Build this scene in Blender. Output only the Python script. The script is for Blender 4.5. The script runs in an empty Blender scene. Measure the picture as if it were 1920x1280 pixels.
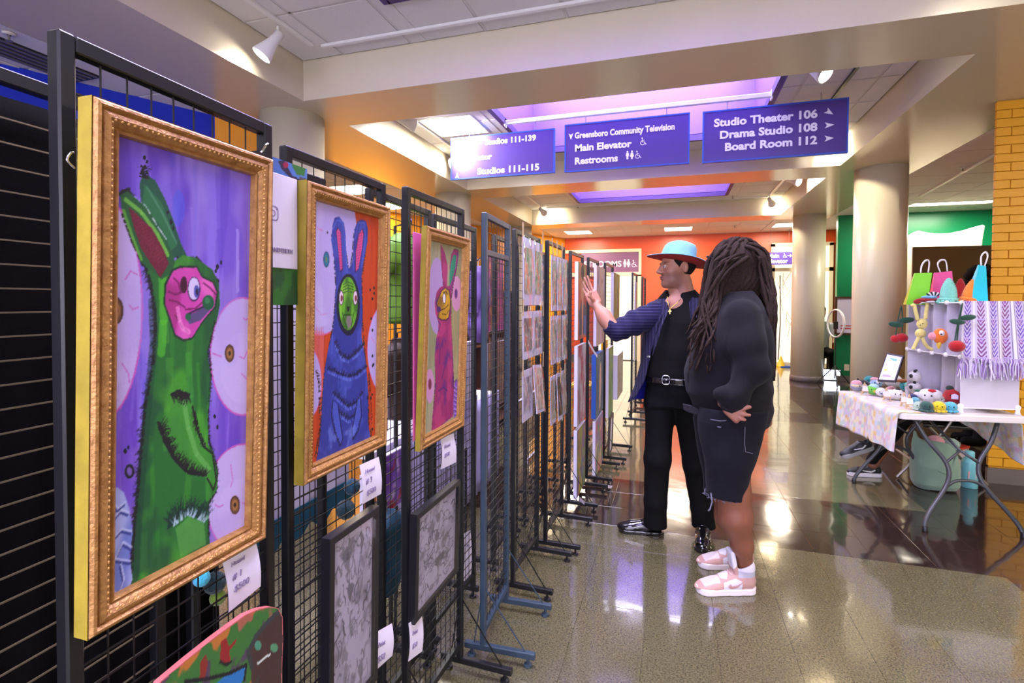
import bpy, math, random
import numpy as np
from mathutils import Vector, Matrix
random.seed(7); RNG = np.random.default_rng(7)
SC = bpy.context.scene
COL = SC.collection
# ------------------------------------------------------------ camera
F_PX = 966.0; PPX = 960.0; PPY = 587.0
CAM = np.array([0.0, 0.0, 1.47])
_y = math.radians(17.5); _p = math.radians(-1.3); _r = 0.0045
FW = np.array([-math.sin(_y)*math.cos(_p), math.cos(_y)*math.cos(_p), math.sin(_p)])
_R0 = np.array([math.cos(_y), math.sin(_y), 0.0]); _U0 = np.cross(_R0, FW)
RT = _R0*math.cos(_r) + _U0*math.sin(_r); UP = _U0*math.cos(_r) - _R0*math.sin(_r)
cam = bpy.data.cameras.new('camera'); camo = bpy.data.objects.new('camera', cam); COL.objects.link(camo)
camo.matrix_world = Matrix(((RT[0], UP[0], -FW[0], CAM[0]), (RT[1], UP[1], -FW[1], CAM[1]), (RT[2], UP[2], -FW[2], CAM[2]), (0, 0, 0, 1)))
cam.sensor_width = 36.0; cam.lens = F_PX/1920*36.0
cam.shift_y = -(640-PPY)/1920.0
cam.clip_start = 0.05
SC.camera = camo
# ------------------------------------------------------------ world, exposure
w = bpy.data.worlds.new('world'); SC.world = w; w.use_nodes = True
w.node_tree.nodes['Background'].inputs[0].default_value = (0.75, 0.74, 0.80, 1)
w.node_tree.nodes['Background'].inputs[1].default_value = 0.12
SC.view_settings.view_transform = 'Standard'; SC.view_settings.look = 'None'
SC.view_settings.exposure = 0.70; SC.view_settings.gamma = 1.0
SC.view_settings.use_curve_mapping = False
def area_light(name, loc, size, power, col, rot=(0, 0, 0)):
    l = bpy.data.lights.new(name, 'AREA'); l.shape = 'RECTANGLE'; l.size = size[0]; l.size_y = size[1]
    l.energy = power; l.color = col
    o = bpy.data.objects.new(name, l); COL.objects.link(o); o.location = loc; o.rotation_euler = rot
    return o
# daylight coming down through the roof lights of each ceiling bay (just under their panes)
SKY_Z = 4.40
area_light('skylight_daylight', (-0.5, 2.1, SKY_Z-0.02), (2.5, 1.7), 150, (0.84, 0.79, 1.0))
area_light('skylight_daylight', (-0.5, 5.72, SKY_Z-0.02), (2.5, 1.6), 80, (1.0, 0.93, 0.96))
area_light('skylight_daylight', (-0.5, 9.25, SKY_Z-0.02), (2.5, 1.6), 80, (1.0, 0.93, 0.96))
area_light('skylight_daylight', (-0.5, -1.6, SKY_Z-0.02), (2.5, 1.8), 150, (0.84, 0.78, 1.0))

# daylight through the windows of the back wall, behind the camera
area_light('window_daylight', (-.5, -4.85, 1.75), (8.0, 2.2), 70, (0.86, 0.83, 1.0), (math.radians(-90), 0, math.radians(180)))

# ------------------------------------------------------------ helpers
def ray(px, py): return FW + RT*(px-PPX)/F_PX - UP*(py-PPY)/F_PX
def at(px, py, ax, v):
    """point of the sight line through a photograph pixel on the real plane axis=v"""
    r = ray(px, py); t = (v-CAM[ax])/r[ax]; return CAM + t*r
def aX(px, py, v): return at(px, py, 0, v)
def aY(px, py, v): return at(px, py, 1, v)
def aZ(px, py, v): return at(px, py, 2, v)
def lin(c):
    c = np.asarray(c, float)/255.0
    return np.where(c <= 0.04045, c/12.92, ((c+0.055)/1.055)**2.4)
def rgb(r, g, b):
    v = lin((r, g, b)); return (float(v[0]), float(v[1]), float(v[2]), 1.0)

def mat(name, col, rough=0.6, metal=0.0, spec=0.5, noise=0.0, nscale=20.0, bump=0.0, bscale=60.0, col2=None, emit=None, estr=0.0,
        coat=0.0, trans=0.0, alpha=1.0, sheen=0.0, vcol=False, stretch=None, contrast=0.5, attr='Col'):
    m = bpy.data.materials.new(name); m.use_nodes = True; nt = m.node_tree; N = nt.nodes; L = nt.links
    b = N['Principled BSDF']
    b.inputs['Base Color'].default_value = col; b.inputs['Roughness'].default_value = rough
    b.inputs['Metallic'].default_value = metal; b.inputs['Specular IOR Level'].default_value = spec
    if coat: b.inputs['Coat Weight'].default_value = coat; b.inputs['Coat Roughness'].default_value = 0.05
    if trans: b.inputs['Transmission Weight'].default_value = trans
    if alpha < 1: b.inputs['Alpha'].default_value = alpha
    if sheen: b.inputs['Sheen Weight'].default_value = sheen; b.inputs['Sheen Roughness'].default_value = 0.5
    if emit is not None:
        b.inputs['Emission Color'].default_value = emit; b.inputs['Emission Strength'].default_value = estr
    src = None
    if noise > 0 or bump > 0:
        g = N.new('ShaderNodeNewGeometry'); vec = g.outputs['Position']
        if stretch:
            mp = N.new('ShaderNodeMapping'); mp.inputs['Scale'].default_value = stretch
            L.new(vec, mp.inputs['Vector']); vec = mp.outputs['Vector']
    if vcol:
        a = N.new('ShaderNodeAttribute'); a.attribute_name = attr; src = a.outputs['Color']
        L.new(src, b.inputs['Base Color'])
    if noise > 0:
        n = N.new('ShaderNodeTexNoise'); n.inputs['Scale'].default_value = nscale; n.inputs['Detail'].default_value = 4
        L.new(vec, n.inputs['Vector'])
        mr = N.new('ShaderNodeMapRange'); mr.inputs['From Min'].default_value = 0.5-contrast/2; mr.inputs['From Max'].default_value = 0.5+contrast/2
        L.new(n.outputs['Fac'], mr.inputs['Value'])
        mx = N.new('ShaderNodeMix'); mx.data_type = 'RGBA'
        L.new(mr.outputs['Result'], mx.inputs['Factor'])
        c2 = col2 if col2 else tuple(c*(1-noise) for c in col[:3])+(1,)
        if src is None:
            mx.inputs['A'].default_value = col; mx.inputs['B'].default_value = c2
        else:
            mu = N.new('ShaderNodeMix'); mu.data_type = 'RGBA'; mu.blend_type = 'MULTIPLY'; mu.inputs['Factor'].default_value = 1
            L.new(src, mu.inputs['A']); mu.inputs['B'].default_value = (1-noise, 1-noise, 1-noise, 1)
            L.new(src, mx.inputs['A']); L.new(mu.outputs['Result'], mx.inputs['B'])
        L.new(mx.outputs['Result'], b.inputs['Base Color'])
    if bump > 0:
        n2 = N.new('ShaderNodeTexNoise'); n2.inputs['Scale'].default_value = bscale; n2.inputs['Detail'].default_value = 3
        L.new(vec, n2.inputs['Vector'])
        bp = N.new('ShaderNodeBump'); bp.inputs['Strength'].default_value = bump; bp.inputs['Distance'].default_value = 0.004
        L.new(n2.outputs['Fac'], bp.inputs['Height']); L.new(bp.outputs['Normal'], b.inputs['Normal'])
    return m

class MB:
    """collects simple solids into one mesh"""
    def __init__(s): s.v = []; s.f = []; s.mi = []; s.cur = 0
    def add(s, vs, fs):
        o = len(s.v); s.v += [tuple(map(float, p)) for p in vs]
        for q in fs: s.f.append(tuple(i+o for i in q)); s.mi.append(s.cur)
        return s
    def box(s, a, b):
        x0, y0, z0 = a; x1, y1, z1 = b
        return s.add([(x0, y0, z0), (x1, y0, z0), (x1, y1, z0), (x0, y1, z0), (x0, y0, z1), (x1, y0, z1), (x1, y1, z1), (x0, y1, z1)],
                     [(0, 3, 2, 1), (4, 5, 6, 7), (0, 1, 5, 4), (1, 2, 6, 5), (2, 3, 7, 6), (3, 0, 4, 7)])
    def cbox(s, a, b, c=0.002):
        """box with chamfered vertical edges and top rim"""
        x0, y0, z0 = a; x1, y1, z1 = b
        def ring(e, z): return [(x0+e, y0, z), (x1-e, y0, z), (x1, y0+e, z), (x1, y1-e, z), (x1-e, y1, z), (x0+e, y1, z), (x0, y1-e, z), (x0, y0+e, z)]
        def ins(r, k): 
            cx = (x0+x1)/2; cy = (y0+y1)/2
            return [(px + (k if px < cx else -k), py + (k if py < cy else -k), pz) for px, py, pz in r]
        V = ins(ring(c, z0), c) + ring(c, z0+c) + ring(c, z1-c) + ins(ring(c, z1), c)
        Fs = [tuple(range(7, -1, -1)), tuple(range(24, 32))]
        for k in range(3):
            for i in range(8): j = (i+1) % 8; Fs.append((k*8+i, k*8+j, k*8+8+j, k*8+8+i))
        return s.add(V, Fs)
    def bar(s, a, b, w, h=None, up=(0, 0, 1)):
        a = Vector(a); b = Vector(b); d = (b-a).normalized(); u = Vector(up)
        if abs(d.dot(u)) > 0.98: u = Vector((1, 0, 0))
        r = d.cross(u).normalized(); u = r.cross(d).normalized(); h = h or w
        V = []
        for p in (a, b):
            for sx, sy in ((-1, -1), (1, -1), (1, 1), (-1, 1)): V.append(p + r*(sx*w/2) + u*(sy*h/2))
        return s.add(V, [(0, 3, 2, 1), (4, 5, 6, 7), (0, 1, 5, 4), (1, 2, 6, 5), (2, 3, 7, 6), (3, 0, 4, 7)])
    def tube(s, pts, r, n=8, caps=True, flat=None):
        pts = [Vector(p) for p in pts]; m = len(pts)
        rs = r if isinstance(r, (list, tuple)) else [r]*m
        prev = None; V = []; Fs = []
        for i, p in enumerate(pts):
            d = (pts[min(i+1, m-1)]-pts[max(i-1, 0)])
            if d.length < 1e-9: d = Vector((0, 0, 1))
            d.normalize()
            if prev is None:
                u = Vector((0, 0, 1)) if abs(d.z) < 0.9 else Vector((1, 0, 0))
                u = (u - d*u.dot(d)).normalized()
            else:
                u = (prev - d*prev.dot(d)); u = u.normalized() if u.length > 1e-6 else d.orthogonal().normalized()
            prev = u; q = d.cross(u)
            for k in range(n):
                a = 2*math.pi*k/n; fx = 1.0; fy = flat if flat else 1.0
                V.append(p + u*(math.cos(a)*rs[i]*fx) + q*(math.sin(a)*rs[i]*fy))
        for i in range(m-1):
            for k in range(n): j = (k+1) % n; Fs.append((i*n+k, i*n+j, (i+1)*n+j, (i+1)*n+k))
        if caps: Fs.append(tuple(range(n-1, -1, -1))); Fs.append(tuple((m-1)*n+k for k in range(n)))
        return s.add(V, Fs)
    def lathe(s, prof, c=(0, 0, 0), n=24, ax=None, cap=True):
        """profile [(r,z)] turned about z through c; ax = optional axis direction"""
        V = []; Fs = []; c = Vector(c)
        q = Vector(ax).to_track_quat('Z', 'Y') if ax else None
        for r, z in prof:
            for k in range(n):
                a = 2*math.pi*k/n; v = Vector((r*math.cos(a), r*math.sin(a), z))
                if q: v = q @ v
                V.append(c+v)
        for i in range(len(prof)-1):
            for k in range(n): j = (k+1) % n; Fs.append((i*n+k, i*n+j, (i+1)*n+j, (i+1)*n+k))
        if cap: Fs.append(tuple(range(n-1, -1, -1))); Fs.append(tuple((len(prof)-1)*n+k for k in range(n)))
        return s.add(V, Fs)
    def ball(s, c, r, n=16, rot=None):
        r = (r, r, r) if not isinstance(r, (tuple, list)) else r; c = Vector(c); V = []; Fs = []; m = n//2+1
        for i in range(1, m-1+1):
            t = math.pi*i/m
            for k in range(n):
                a = 2*math.pi*k/n; v = Vector((r[0]*math.sin(t)*math.cos(a), r[1]*math.sin(t)*math.sin(a), r[2]*math.cos(t)))
                if rot: v = rot @ v
                V.append(c+v)
        rows = m-1
        top = Vector((0, 0, r[2])); bot = Vector((0, 0, -r[2]))
        if rot: top = rot @ top; bot = rot @ bot
        V.append(c+top); V.append(c+bot); T = rows*n; B = T+1
        for i in range(rows-1):
            for k in range(n): j = (k+1) % n; Fs.append((i*n+k, (i+1)*n+k, (i+1)*n+j, i*n+j))
        for k in range(n): j = (k+1) % n; Fs.append((T, k, j)); Fs.append((B, (rows-1)*n+j, (rows-1)*n+k))
        return s.add(V, Fs)
    def prism(s, poly, off):
        """polygon (3-D points, counter-clockwise from outside) extruded by vector off"""
        o = Vector(off); P = [Vector(p) for p in poly]; n = len(P)
        return s.add(P+[p+o for p in P], [tuple(range(n)), tuple(range(2*n-1, n-1, -1))]+[((i+1) % n, i, i+n, (i+1) % n+n) for i in range(n)])
    def quad(s, a, b, c, d): return s.add([a, b, c, d], [(0, 1, 2, 3)])

def obj(name, mb, m, parent=None, smooth=False, loc=None):
    if isinstance(mb, bpy.types.Mesh): me = mb
    else:
        me = bpy.data.meshes.new(name); me.from_pydata(mb.v, [], mb.f)
        ms = m if isinstance(m, (list, tuple)) else [m]
        for x in ms: me.materials.append(x)
        if len(ms) > 1: me.polygons.foreach_set('material_index', mb.mi)
        if smooth: me.polygons.foreach_set('use_smooth', [True]*len(me.polygons))
        me.update()
    o = bpy.data.objects.new(name, me); COL.objects.link(o)
    if smooth == 'auto':
        pass
    if parent:
        o.parent = parent; pl = parent
        off = Vector((0, 0, 0))
        while pl is not None: off += Vector(pl.location); pl = pl.parent
        o.location = -off
    if loc: o.location = loc
    return o
def bevel(o, wdt=0.003, seg=2):
    b = o.modifiers.new('bevel', 'BEVEL'); b.width = wdt; b.segments = seg; b.limit_method = 'ANGLE'; b.angle_limit = 0.6
    return o
def tag(o, label=None, cat=None, group=None, kind=None):
    if label: o['label'] = label
    if cat: o['category'] = cat
    if group: o['group'] = group
    if kind: o['kind'] = kind
    return o
def thing(name, label, cat, loc=(0, 0, 0), group=None):
    """an Empty at the thing's base; its parts are modelled in world coordinates and parented to it"""
    o = bpy.data.objects.new(name, None); COL.objects.link(o); o.location = tuple(float(c) for c in loc); o.empty_display_size = 0.1
    return tag(o, label, cat, group)
def struct(name, mb, m, parent=None, smooth=False):
    return tag(obj(name, mb, m, parent, smooth), kind='structure')

def text_mesh(name, txt, size, m, origin, xdir, ydir, parent=None, bold=0.0, align='LEFT', extrude=0.0008, shear=0.0, sx=1.0):
    """flat lettering: a text curve turned into a mesh lying in the plane xdir / ydir"""
    c = bpy.data.curves.new(name, 'FONT'); c.body = txt; c.size = size; c.offset = bold; c.extrude = extrude; c.shear = shear
    c.align_x = align; c.resolution_u = 3
    o = bpy.data.objects.new(name, c); COL.objects.link(o)
    dg = bpy.context.evaluated_depsgraph_get(); me = bpy.data.meshes.new_from_object(o.evaluated_get(dg))
    bpy.data.objects.remove(o)
    X = Vector(xdir).normalized(); Y = Vector(ydir).normalized(); Z = X.cross(Y)
    M = Matrix(((X.x*sx, Y.x, Z.x, origin[0]), (X.y*sx, Y.y, Z.y, origin[1]), (X.z*sx, Y.z, Z.z, origin[2]), (0, 0, 0, 1)))
    me.transform(M); me.materials.clear(); me.materials.append(m); me.name = name
    return tag(obj(name, me, m, parent), kind='stuff')

# ------------------------------------------------------------ soft-body modelling: distance field + surface nets
class Fld:
    def __init__(s, lo, hi, h):
        s.lo = np.array(lo, float); s.h = h; s.n = np.ceil((np.array(hi)-s.lo)/h).astype(int)+1
        s.ax = [(s.lo[i]+h*np.arange(s.n[i])).astype(np.float32) for i in range(3)]
        s.D = np.full(tuple(s.n), 0.2, np.float32)
    def sub(s, lo, hi):
        a = np.clip(np.floor((np.array(lo)-s.lo)/s.h).astype(int), 0, s.n); b = np.clip(np.ceil((np.array(hi)-s.lo)/s.h).astype(int)+1, 0, s.n)
        if np.any(b <= a): return None
        sl = tuple(slice(int(a[i]), int(b[i])) for i in range(3))
        return sl, s.ax[0][sl[0]][:, None, None], s.ax[1][sl[1]][None, :, None], s.ax[2][sl[2]][None, None, :]
    def put(s, fn, lo, hi, k=0.0, op='u'):
        q = s.sub(np.array(lo)-k-2*s.h, np.array(hi)+k+2*s.h)
        if q is None: return s
        sl, X, Y, Z = q; d = fn(X, Y, Z); D = s.D[sl]
        if op == 'u':
            if k > 0: h = np.clip(0.5+0.5*(D-d)/k, 0, 1); s.D[sl] = D*(1-h)+d*h-k*h*(1-h)
            else: s.D[sl] = np.minimum(D, d)
        elif op == 's':
            if k > 0: h = np.clip(0.5-0.5*(D+d)/k, 0, 1); s.D[sl] = D*(1-h)-d*h+k*h*(1-h)
            else: s.D[sl] = np.maximum(D, -d)
        elif op == 'i': s.D[sl] = np.maximum(D, d)
        return s
    def cap(s, a, b, ra, rb=None, k=0.02, op='u'):
        rb = ra if rb is None else rb; a = np.array(a, float); b = np.array(b, float); ba = b-a; L2 = max(float(ba@ba), 1e-12); R = max(ra, rb)
        def fn(X, Y, Z):
            px, py, pz = X-a[0], Y-a[1], Z-a[2]
            t = np.clip((px*ba[0]+py*ba[1]+pz*ba[2])/L2, 0, 1)
            return np.sqrt((px-t*ba[0])**2+(py-t*ba[1])**2+(pz-t*ba[2])**2) - (ra+(rb-ra)*t)
        return s.put(fn, np.minimum(a, b)-R, np.maximum(a, b)+R, k, op)
    def ell(s, c, r, k=0.02, op='u', rot=None):
        c = np.array(c, float); r = np.array(r if isinstance(r, (tuple, list, np.ndarray)) else (r, r, r), float); R = float(r.max())
        M = np.eye(3) if rot is None else np.array(rot)      # rows = local axes
        def fn(X, Y, Z):
            x, y, z = X-c[0], Y-c[1], Z-c[2]
            u = [M[i, 0]*x+M[i, 1]*y+M[i, 2]*z for i in range(3)]
            k0 = np.sqrt((u[0]/r[0])**2+(u[1]/r[1])**2+(u[2]/r[2])**2); k1 = np.sqrt((u[0]/r[0]**2)**2+(u[1]/r[1]**2)**2+(u[2]/r[2]**2)**2)+1e-9
            return k0*(k0-1)/k1
        return s.put(fn, c-R, c+R, k, op)
    def rbox(s, c, hs, r=0.005, k=0.0, op='u', rot=None):
        c = np.array(c, float); hs = np.array(hs, float); R = float(np.linalg.norm(hs))
        M = np.eye(3) if rot is None else np.array(rot)
        def fn(X, Y, Z):
            x, y, z = X-c[0], Y-c[1], Z-c[2]
            q = [np.abs(M[i, 0]*x+M[i, 1]*y+M[i, 2]*z)-(hs[i]-r) for i in range(3)]
            return np.sqrt(sum(np.maximum(t, 0)**2 for t in q)) + np.minimum(np.maximum(q[0], np.maximum(q[1], q[2])), 0) - r
        return s.put(fn, c-R, c+R, k, op)
    def loft(s, rings, k=0.02, op='u', e=2.0, ang=0.0):
        """rings [(z,cx,cy,rx,ry)] from low to high, super-ellipse exponent e, section turned by ang"""
        R = np.array(rings, float); zs = R[:, 0]; mx = R[:, 3:5].max(); ca, sa = math.cos(ang), math.sin(ang)
        def fn(X, Y, Z):
            z = np.clip(Z, zs[0], zs[-1]); cx, cy, rx, ry = [np.interp(z.ravel(), zs, R[:, i]).reshape(z.shape).astype(np.float32) for i in (1, 2, 3, 4)]
            dx, dy = X-cx, Y-cy; u = (dx*ca+dy*sa)/rx; v = (-dx*sa+dy*ca)/ry
            q = (np.abs(u)**e+np.abs(v)**e)**(1/e)
            d = (q-1)*np.minimum(rx, ry)
            dz = np.maximum(zs[0]-Z, Z-zs[-1])
            return np.maximum(d, dz)
        return s.put(fn, (R[:, 1].min()-mx, R[:, 2].min()-mx, zs[0]), (R[:, 1].max()+mx, R[:, 2].max()+mx, zs[-1]), k, op)
    def warp(s, fn):
        X, Y, Z = s.ax[0][:, None, None], s.ax[1][None, :, None], s.ax[2][None, None, :]
        s.D = s.D + fn(X, Y, Z).astype(np.float32); return s
    def mesh(s):
        D = s.D; ins = D < 0; h = s.h
        c = np.zeros(np.array(D.shape)-1, np.int8)
        for i in (0, 1):
            for j in (0, 1):
                for k in (0, 1): c += ins[i:D.shape[0]-1+i, j:D.shape[1]-1+j, k:D.shape[2]-1+k]
        ci = np.argwhere((c > 0) & (c < 8)); idx = -np.ones(c.shape, np.int64); idx[tuple(ci.T)] = np.arange(len(ci))
        acc = np.zeros((len(ci), 3)); cnt = np.zeros(len(ci))
        cor = [(i, j, k) for i in (0, 1) for j in (0, 1) for k in (0, 1)]
        val = {q: D[ci[:, 0]+q[0], ci[:, 1]+q[1], ci[:, 2]+q[2]].astype(float) for q in cor}
        for q in cor:
            for a in range(3):
                if q[a]: continue
                q2 = list(q); q2[a] = 1; q2 = tuple(q2); v0, v1 = val[q], val[q2]; m = (v0 < 0) != (v1 < 0)
                t = np.where(m, v0/np.where(m, v0-v1, 1), 0); p = np.tile(np.array(q, float), (len(ci), 1)); p[:, a] += t
                acc[m] += p[m]; cnt[m] += 1
        V = s.lo+(ci+acc/np.maximum(cnt, 1)[:, None])*h
        Q = []
        for a in range(3):
            sl0 = [slice(None)]*3; sl1 = [slice(None)]*3; sl0[a] = slice(0, -1); sl1[a] = slice(1, None)
            A = ins[tuple(sl0)]; B = ins[tuple(sl1)]; e = np.argwhere(A != B); b, cc = (a+1) % 3, (a+2) % 3
            ok = (e[:, b] > 0) & (e[:, cc] > 0) & (e[:, b] < D.shape[b]-1) & (e[:, cc] < D.shape[cc]-1); e = e[ok]
            ii = A[tuple(e.T)]
            def cell(db, dc): f = e.copy(); f[:, b] -= db; f[:, cc] -= dc; return idx[tuple(f.T)]
            q = np.stack([cell(1, 1), cell(0, 1), cell(0, 0), cell(1, 0)], 1); q[~ii] = q[~ii][:, ::-1]; Q.append(q)
        return V, np.concatenate(Q)

def np_mesh(name, V, Q, m, parent=None, col=None, smooth=True):
    me = bpy.data.meshes.new(name); n = len(V); f = len(Q)
    me.vertices.add(n); me.vertices.foreach_set('co', np.ascontiguousarray(V, np.float32).ravel())
    me.loops.add(f*4); me.loops.foreach_set('vertex_index', np.ascontiguousarray(Q, np.int32).ravel())
    me.polygons.add(f); me.polygons.foreach_set('loop_start', np.arange(0, f*4, 4, dtype=np.int32))
    me.update(calc_edges=True); me.validate()
    if smooth: me.polygons.foreach_set('use_smooth', [True]*len(me.polygons))
    if col is not None:
        at_ = me.color_attributes.new('Col', 'FLOAT_COLOR', 'POINT'); C4 = np.ones((n, 4), np.float32); C4[:, :3] = col
        at_.data.foreach_set('color', C4.ravel())
    me.materials.append(m)
    return obj(name, me, m, parent)
def join_np(parts):
    V = []; Q = []; C = []; o = 0
    for p in parts:
        V.append(p[0]); Q.append(p[1]+o); o += len(p[0])
        if len(p) > 2: C.append(p[2])
    return np.concatenate(V), np.concatenate(Q), (np.concatenate(C) if C else None)

# ------------------------------------------------------------ painting on a canvas (flat prints and pictures)
class Paint:
    """pigment raster of a flat picture; stored as the colours of a fine mesh"""
    def __init__(s, w, h, base): s.w, s.h = w, h; s.A = np.tile(np.array(base, float), (h, w, 1)); s.T = lambda p: p; s.gy, s.gx = np.mgrid[0:h, 0:w]
    def t(s, pts): return np.array([s.T(p) for p in pts], float)*np.array([s.w-1, s.h-1])
    def mask(s, pts, raw=False):
        P = np.array(pts, float) if raw else s.t(pts); m = np.zeros((s.h, s.w), bool)
        x0, y0 = np.floor(P.min(0)).astype(int); x1, y1 = np.ceil(P.max(0)).astype(int)+1
        x0, y0 = max(x0, 0), max(y0, 0); x1, y1 = min(x1, s.w), min(y1, s.h)
        if x1 <= x0 or y1 <= y0: return m
        X = s.gx[y0:y1, x0:x1]; Y = s.gy[y0:y1, x0:x1]; r = np.zeros(X.shape, bool)
        for i in range(len(P)):
            xa, ya = P[i]; xb, yb = P[i-1]
            if ya == yb: continue
            r ^= ((ya > Y) != (yb > Y)) & (X < (xb-xa)*(Y-ya)/(yb-ya)+xa)
        m[y0:y1, x0:x1] = r; return m
    def fill(s, m, c, a=1.0, jit=0):
        c = np.array(c, float); n = m.sum()
        if not n: return s
        cc = c+(RNG.normal(0, jit, (n, 1)) if jit else 0)
        s.A[m] = s.A[m]*(1-a)+cc*a; return s
    def poly(s, pts, c, a=1.0, jit=0): return s.fill(s.mask(pts), c, a, jit)
    def ell(s, c, rx, ry, col, a=1.0, out=None, ow=1.5):
        q = np.linspace(0, 2*math.pi, 40, endpoint=False)
        P = [(c[0]+rx*math.cos(t), c[1]+ry*math.sin(t)) for t in q]
        s.poly(P, col, a)
        if out: s.line(P+[P[0]], out, ow)
        return s
    def line(s, pts, c, w=1.5, a=1.0, taper=False):
        P = s.t(pts); n = len(P)-1
        for i in range(n):
            A, B = P[i], P[i+1]; d = B-A; L = np.hypot(*d)
            if L < 1e-6: continue
            w0 = w*(1-i/n) if taper else w; w1 = w*(1-(i+1)/n) if taper else w
            nn = np.array([-d[1], d[0]])/L
            s.fill(s.mask([A+nn*w0/2, B+nn*w1/2, B-nn*w1/2, A-nn*w0/2], True) | s.dot(B, max(w1/2, .5)), c, a)
        return s
    def dot(s, P, r): return (s.gx-P[0])**2+(s.gy-P[1])**2 < r*r
    def fur(s, pts, n, L, c, w=2.0, out=1, spread=0.5, lean=0.3, a=1.0):
        """tufts along a polyline, growing to its right (out=1) or left (-1)"""
        P = s.t(pts); seg = np.diff(P, axis=0); ln = np.hypot(seg[:, 0], seg[:, 1]); cum = np.concatenate([[0], np.cumsum(ln)])
        for k in range(n):
            q = RNG.uniform(0, cum[-1]); i = min(np.searchsorted(cum, q)-1, len(seg)-1); i = max(i, 0); t = (q-cum[i])/max(ln[i], 1e-6)
            p = P[i]+seg[i]*t; d = seg[i]/max(ln[i], 1e-6); nn = np.array([-d[1], d[0]])*(-out)
            dr = nn+d*(lean+RNG.normal(0, spread)); dr /= np.hypot(*dr); l = L*RNG.uniform(.5, 1.2); sd = np.array([-dr[1], dr[0]])*w/2
            s.fill(s.mask([p-dr*L*.2+sd, p+dr*l, p-dr*L*.2-sd], True), c, a)
        return s
    def streaks(s, n, cols, wr=(2, 8), lr=(.2, .7), a=.35, region=None):
        for k in range(n):
            x = RNG.uniform(0, s.w); y = RNG.uniform(-.2, .9)*s.h; l = RNG.uniform(*lr)*s.h; w = RNG.uniform(*wr)
            m = (np.abs(s.gx-x-2*np.sin(s.gy*.05+k)) < w/2) & (s.gy > y) & (s.gy < y+l)
            if region is not None: m &= region
            s.fill(m, cols[k % len(cols)], a)
        return s
    def cloud(s, c, sc=6, th=.5, a=.6, sx=1.0, sy=1.0, region=None, soft=.12):
        m = np.clip((noise2(s.w, s.h, sc*sx, sc*sy)-th)/soft, 0, 1)*a
        if region is not None: m = m*region
        s.A = s.A*(1-m[..., None])+np.array(c, float)*m[..., None]; return s
    def blur(s, it=1):
        for _ in range(it):
            B = np.pad(s.A, ((1, 1), (1, 1), (0, 0)), 'edge'); s.A = (B[1:-1, 1:-1]*4+B[:-2, 1:-1]+B[2:, 1:-1]+B[1:-1, :-2]+B[1:-1, 2:])/8
        return s
    def build(s, name, TL, TR, BR, BL, m, parent=None):
        """rows from the top: raster -> coloured mesh patch in space"""
        TL, TR, BR, BL = [np.array(p, float) for p in (TL, TR, BR, BL)]
        u = np.linspace(0, 1, s.w)[None, :, None]; v = np.linspace(0, 1, s.h)[:, None, None]
        P = (TL*(1-u)+TR*u)*(1-v)+(BL*(1-u)+BR*u)*v
        i = np.arange(s.w*s.h).reshape(s.h, s.w); Q = np.stack([i[1:, :-1], i[1:, 1:], i[:-1, 1:], i[:-1, :-1]], -1).reshape(-1, 4)
        return np_mesh(name, P.reshape(-1, 3), Q, m, parent, lin(np.clip(s.A, 0, 255)).reshape(-1, 3), smooth=False)
def noise2(w, h, fx, fy, oct=3):
    out = np.zeros((h, w)); amp = 1; tot = 0
    for o in range(oct):
        nx, ny = int(fx*2**o)+2, int(fy*2**o)+2; g = RNG.random((ny+1, nx+1))
        x = np.linspace(0, nx-1.001, w); y = np.linspace(0, ny-1.001, h); xi = x.astype(int); yi = y.astype(int)
        tx = x-xi; ty = y-yi; tx = tx*tx*(3-2*tx); ty = ty*ty*(3-2*ty)
        a = g[yi][:, xi]*(1-tx)+g[yi][:, xi+1]*tx; b = g[yi+1][:, xi]*(1-tx)+g[yi+1][:, xi+1]*tx
        out += amp*(a*(1-ty[:, None])+b*ty[:, None]); tot += amp; amp *= .5
    return out/tot
# ============================================================ THE SETTING
M = {}
M['cream'] = mat('cream_gloss_paint', rgb(210, 200, 174), rough=0.30, noise=0.05, nscale=3)
M['soffit'] = mat('soffit_gloss_paint', rgb(204, 192, 164), rough=0.16, bump=0.06, bscale=25)
M['column'] = mat('column_paint', rgb(206, 198, 168), rough=0.38, bump=0.05, bscale=40)
M['tile'] = mat('ceiling_tile_board', rgb(224, 220, 216), rough=0.9, noise=0.10, nscale=140, bump=0.25, bscale=260)
M['tbar'] = mat('ceiling_grid_metal', rgb(205, 200, 195), rough=0.5)
M['red'] = mat('red_orange_wall_paint', rgb(220, 84, 28), rough=0.35, noise=0.04, nscale=2)
M['orange'] = mat('orange_wall_paint', rgb(240, 160, 40), rough=0.35, noise=0.04, nscale=2)
M['blue'] = mat('blue_wall_paint', rgb(22, 48, 190), rough=0.4, noise=0.04, nscale=2)
M['green'] = mat('green_wall_paint', rgb(0, 128, 78), rough=0.32, noise=0.05, nscale=2)
M['yellow'] = mat('yellow_brick_paint', rgb(226, 162, 30), rough=0.42, noise=0.08, nscale=9, bump=0.3, bscale=90)
M['mortar'] = mat('yellow_mortar_joint', rgb(208, 148, 26), rough=0.6, bump=0.3, bscale=120)
M['base'] = mat('grey_rubber_base', rgb(112, 104, 100), rough=0.3)
M['violet'] = mat('purple_well_paint', rgb(104, 70, 184), rough=0.5, noise=0.03, nscale=2)
M['violetdark'] = mat('purple_well_return', rgb(66, 38, 110), rough=0.45)
M['white'] = mat('white_enamel', rgb(226, 224, 220), rough=0.4)
M['trim'] = mat('cream_door_trim', rgb(228, 214, 180), rough=0.4)
M['plaster'] = mat('light_plaster', rgb(214, 206, 190), rough=0.7, noise=0.04, nscale=2)
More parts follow.
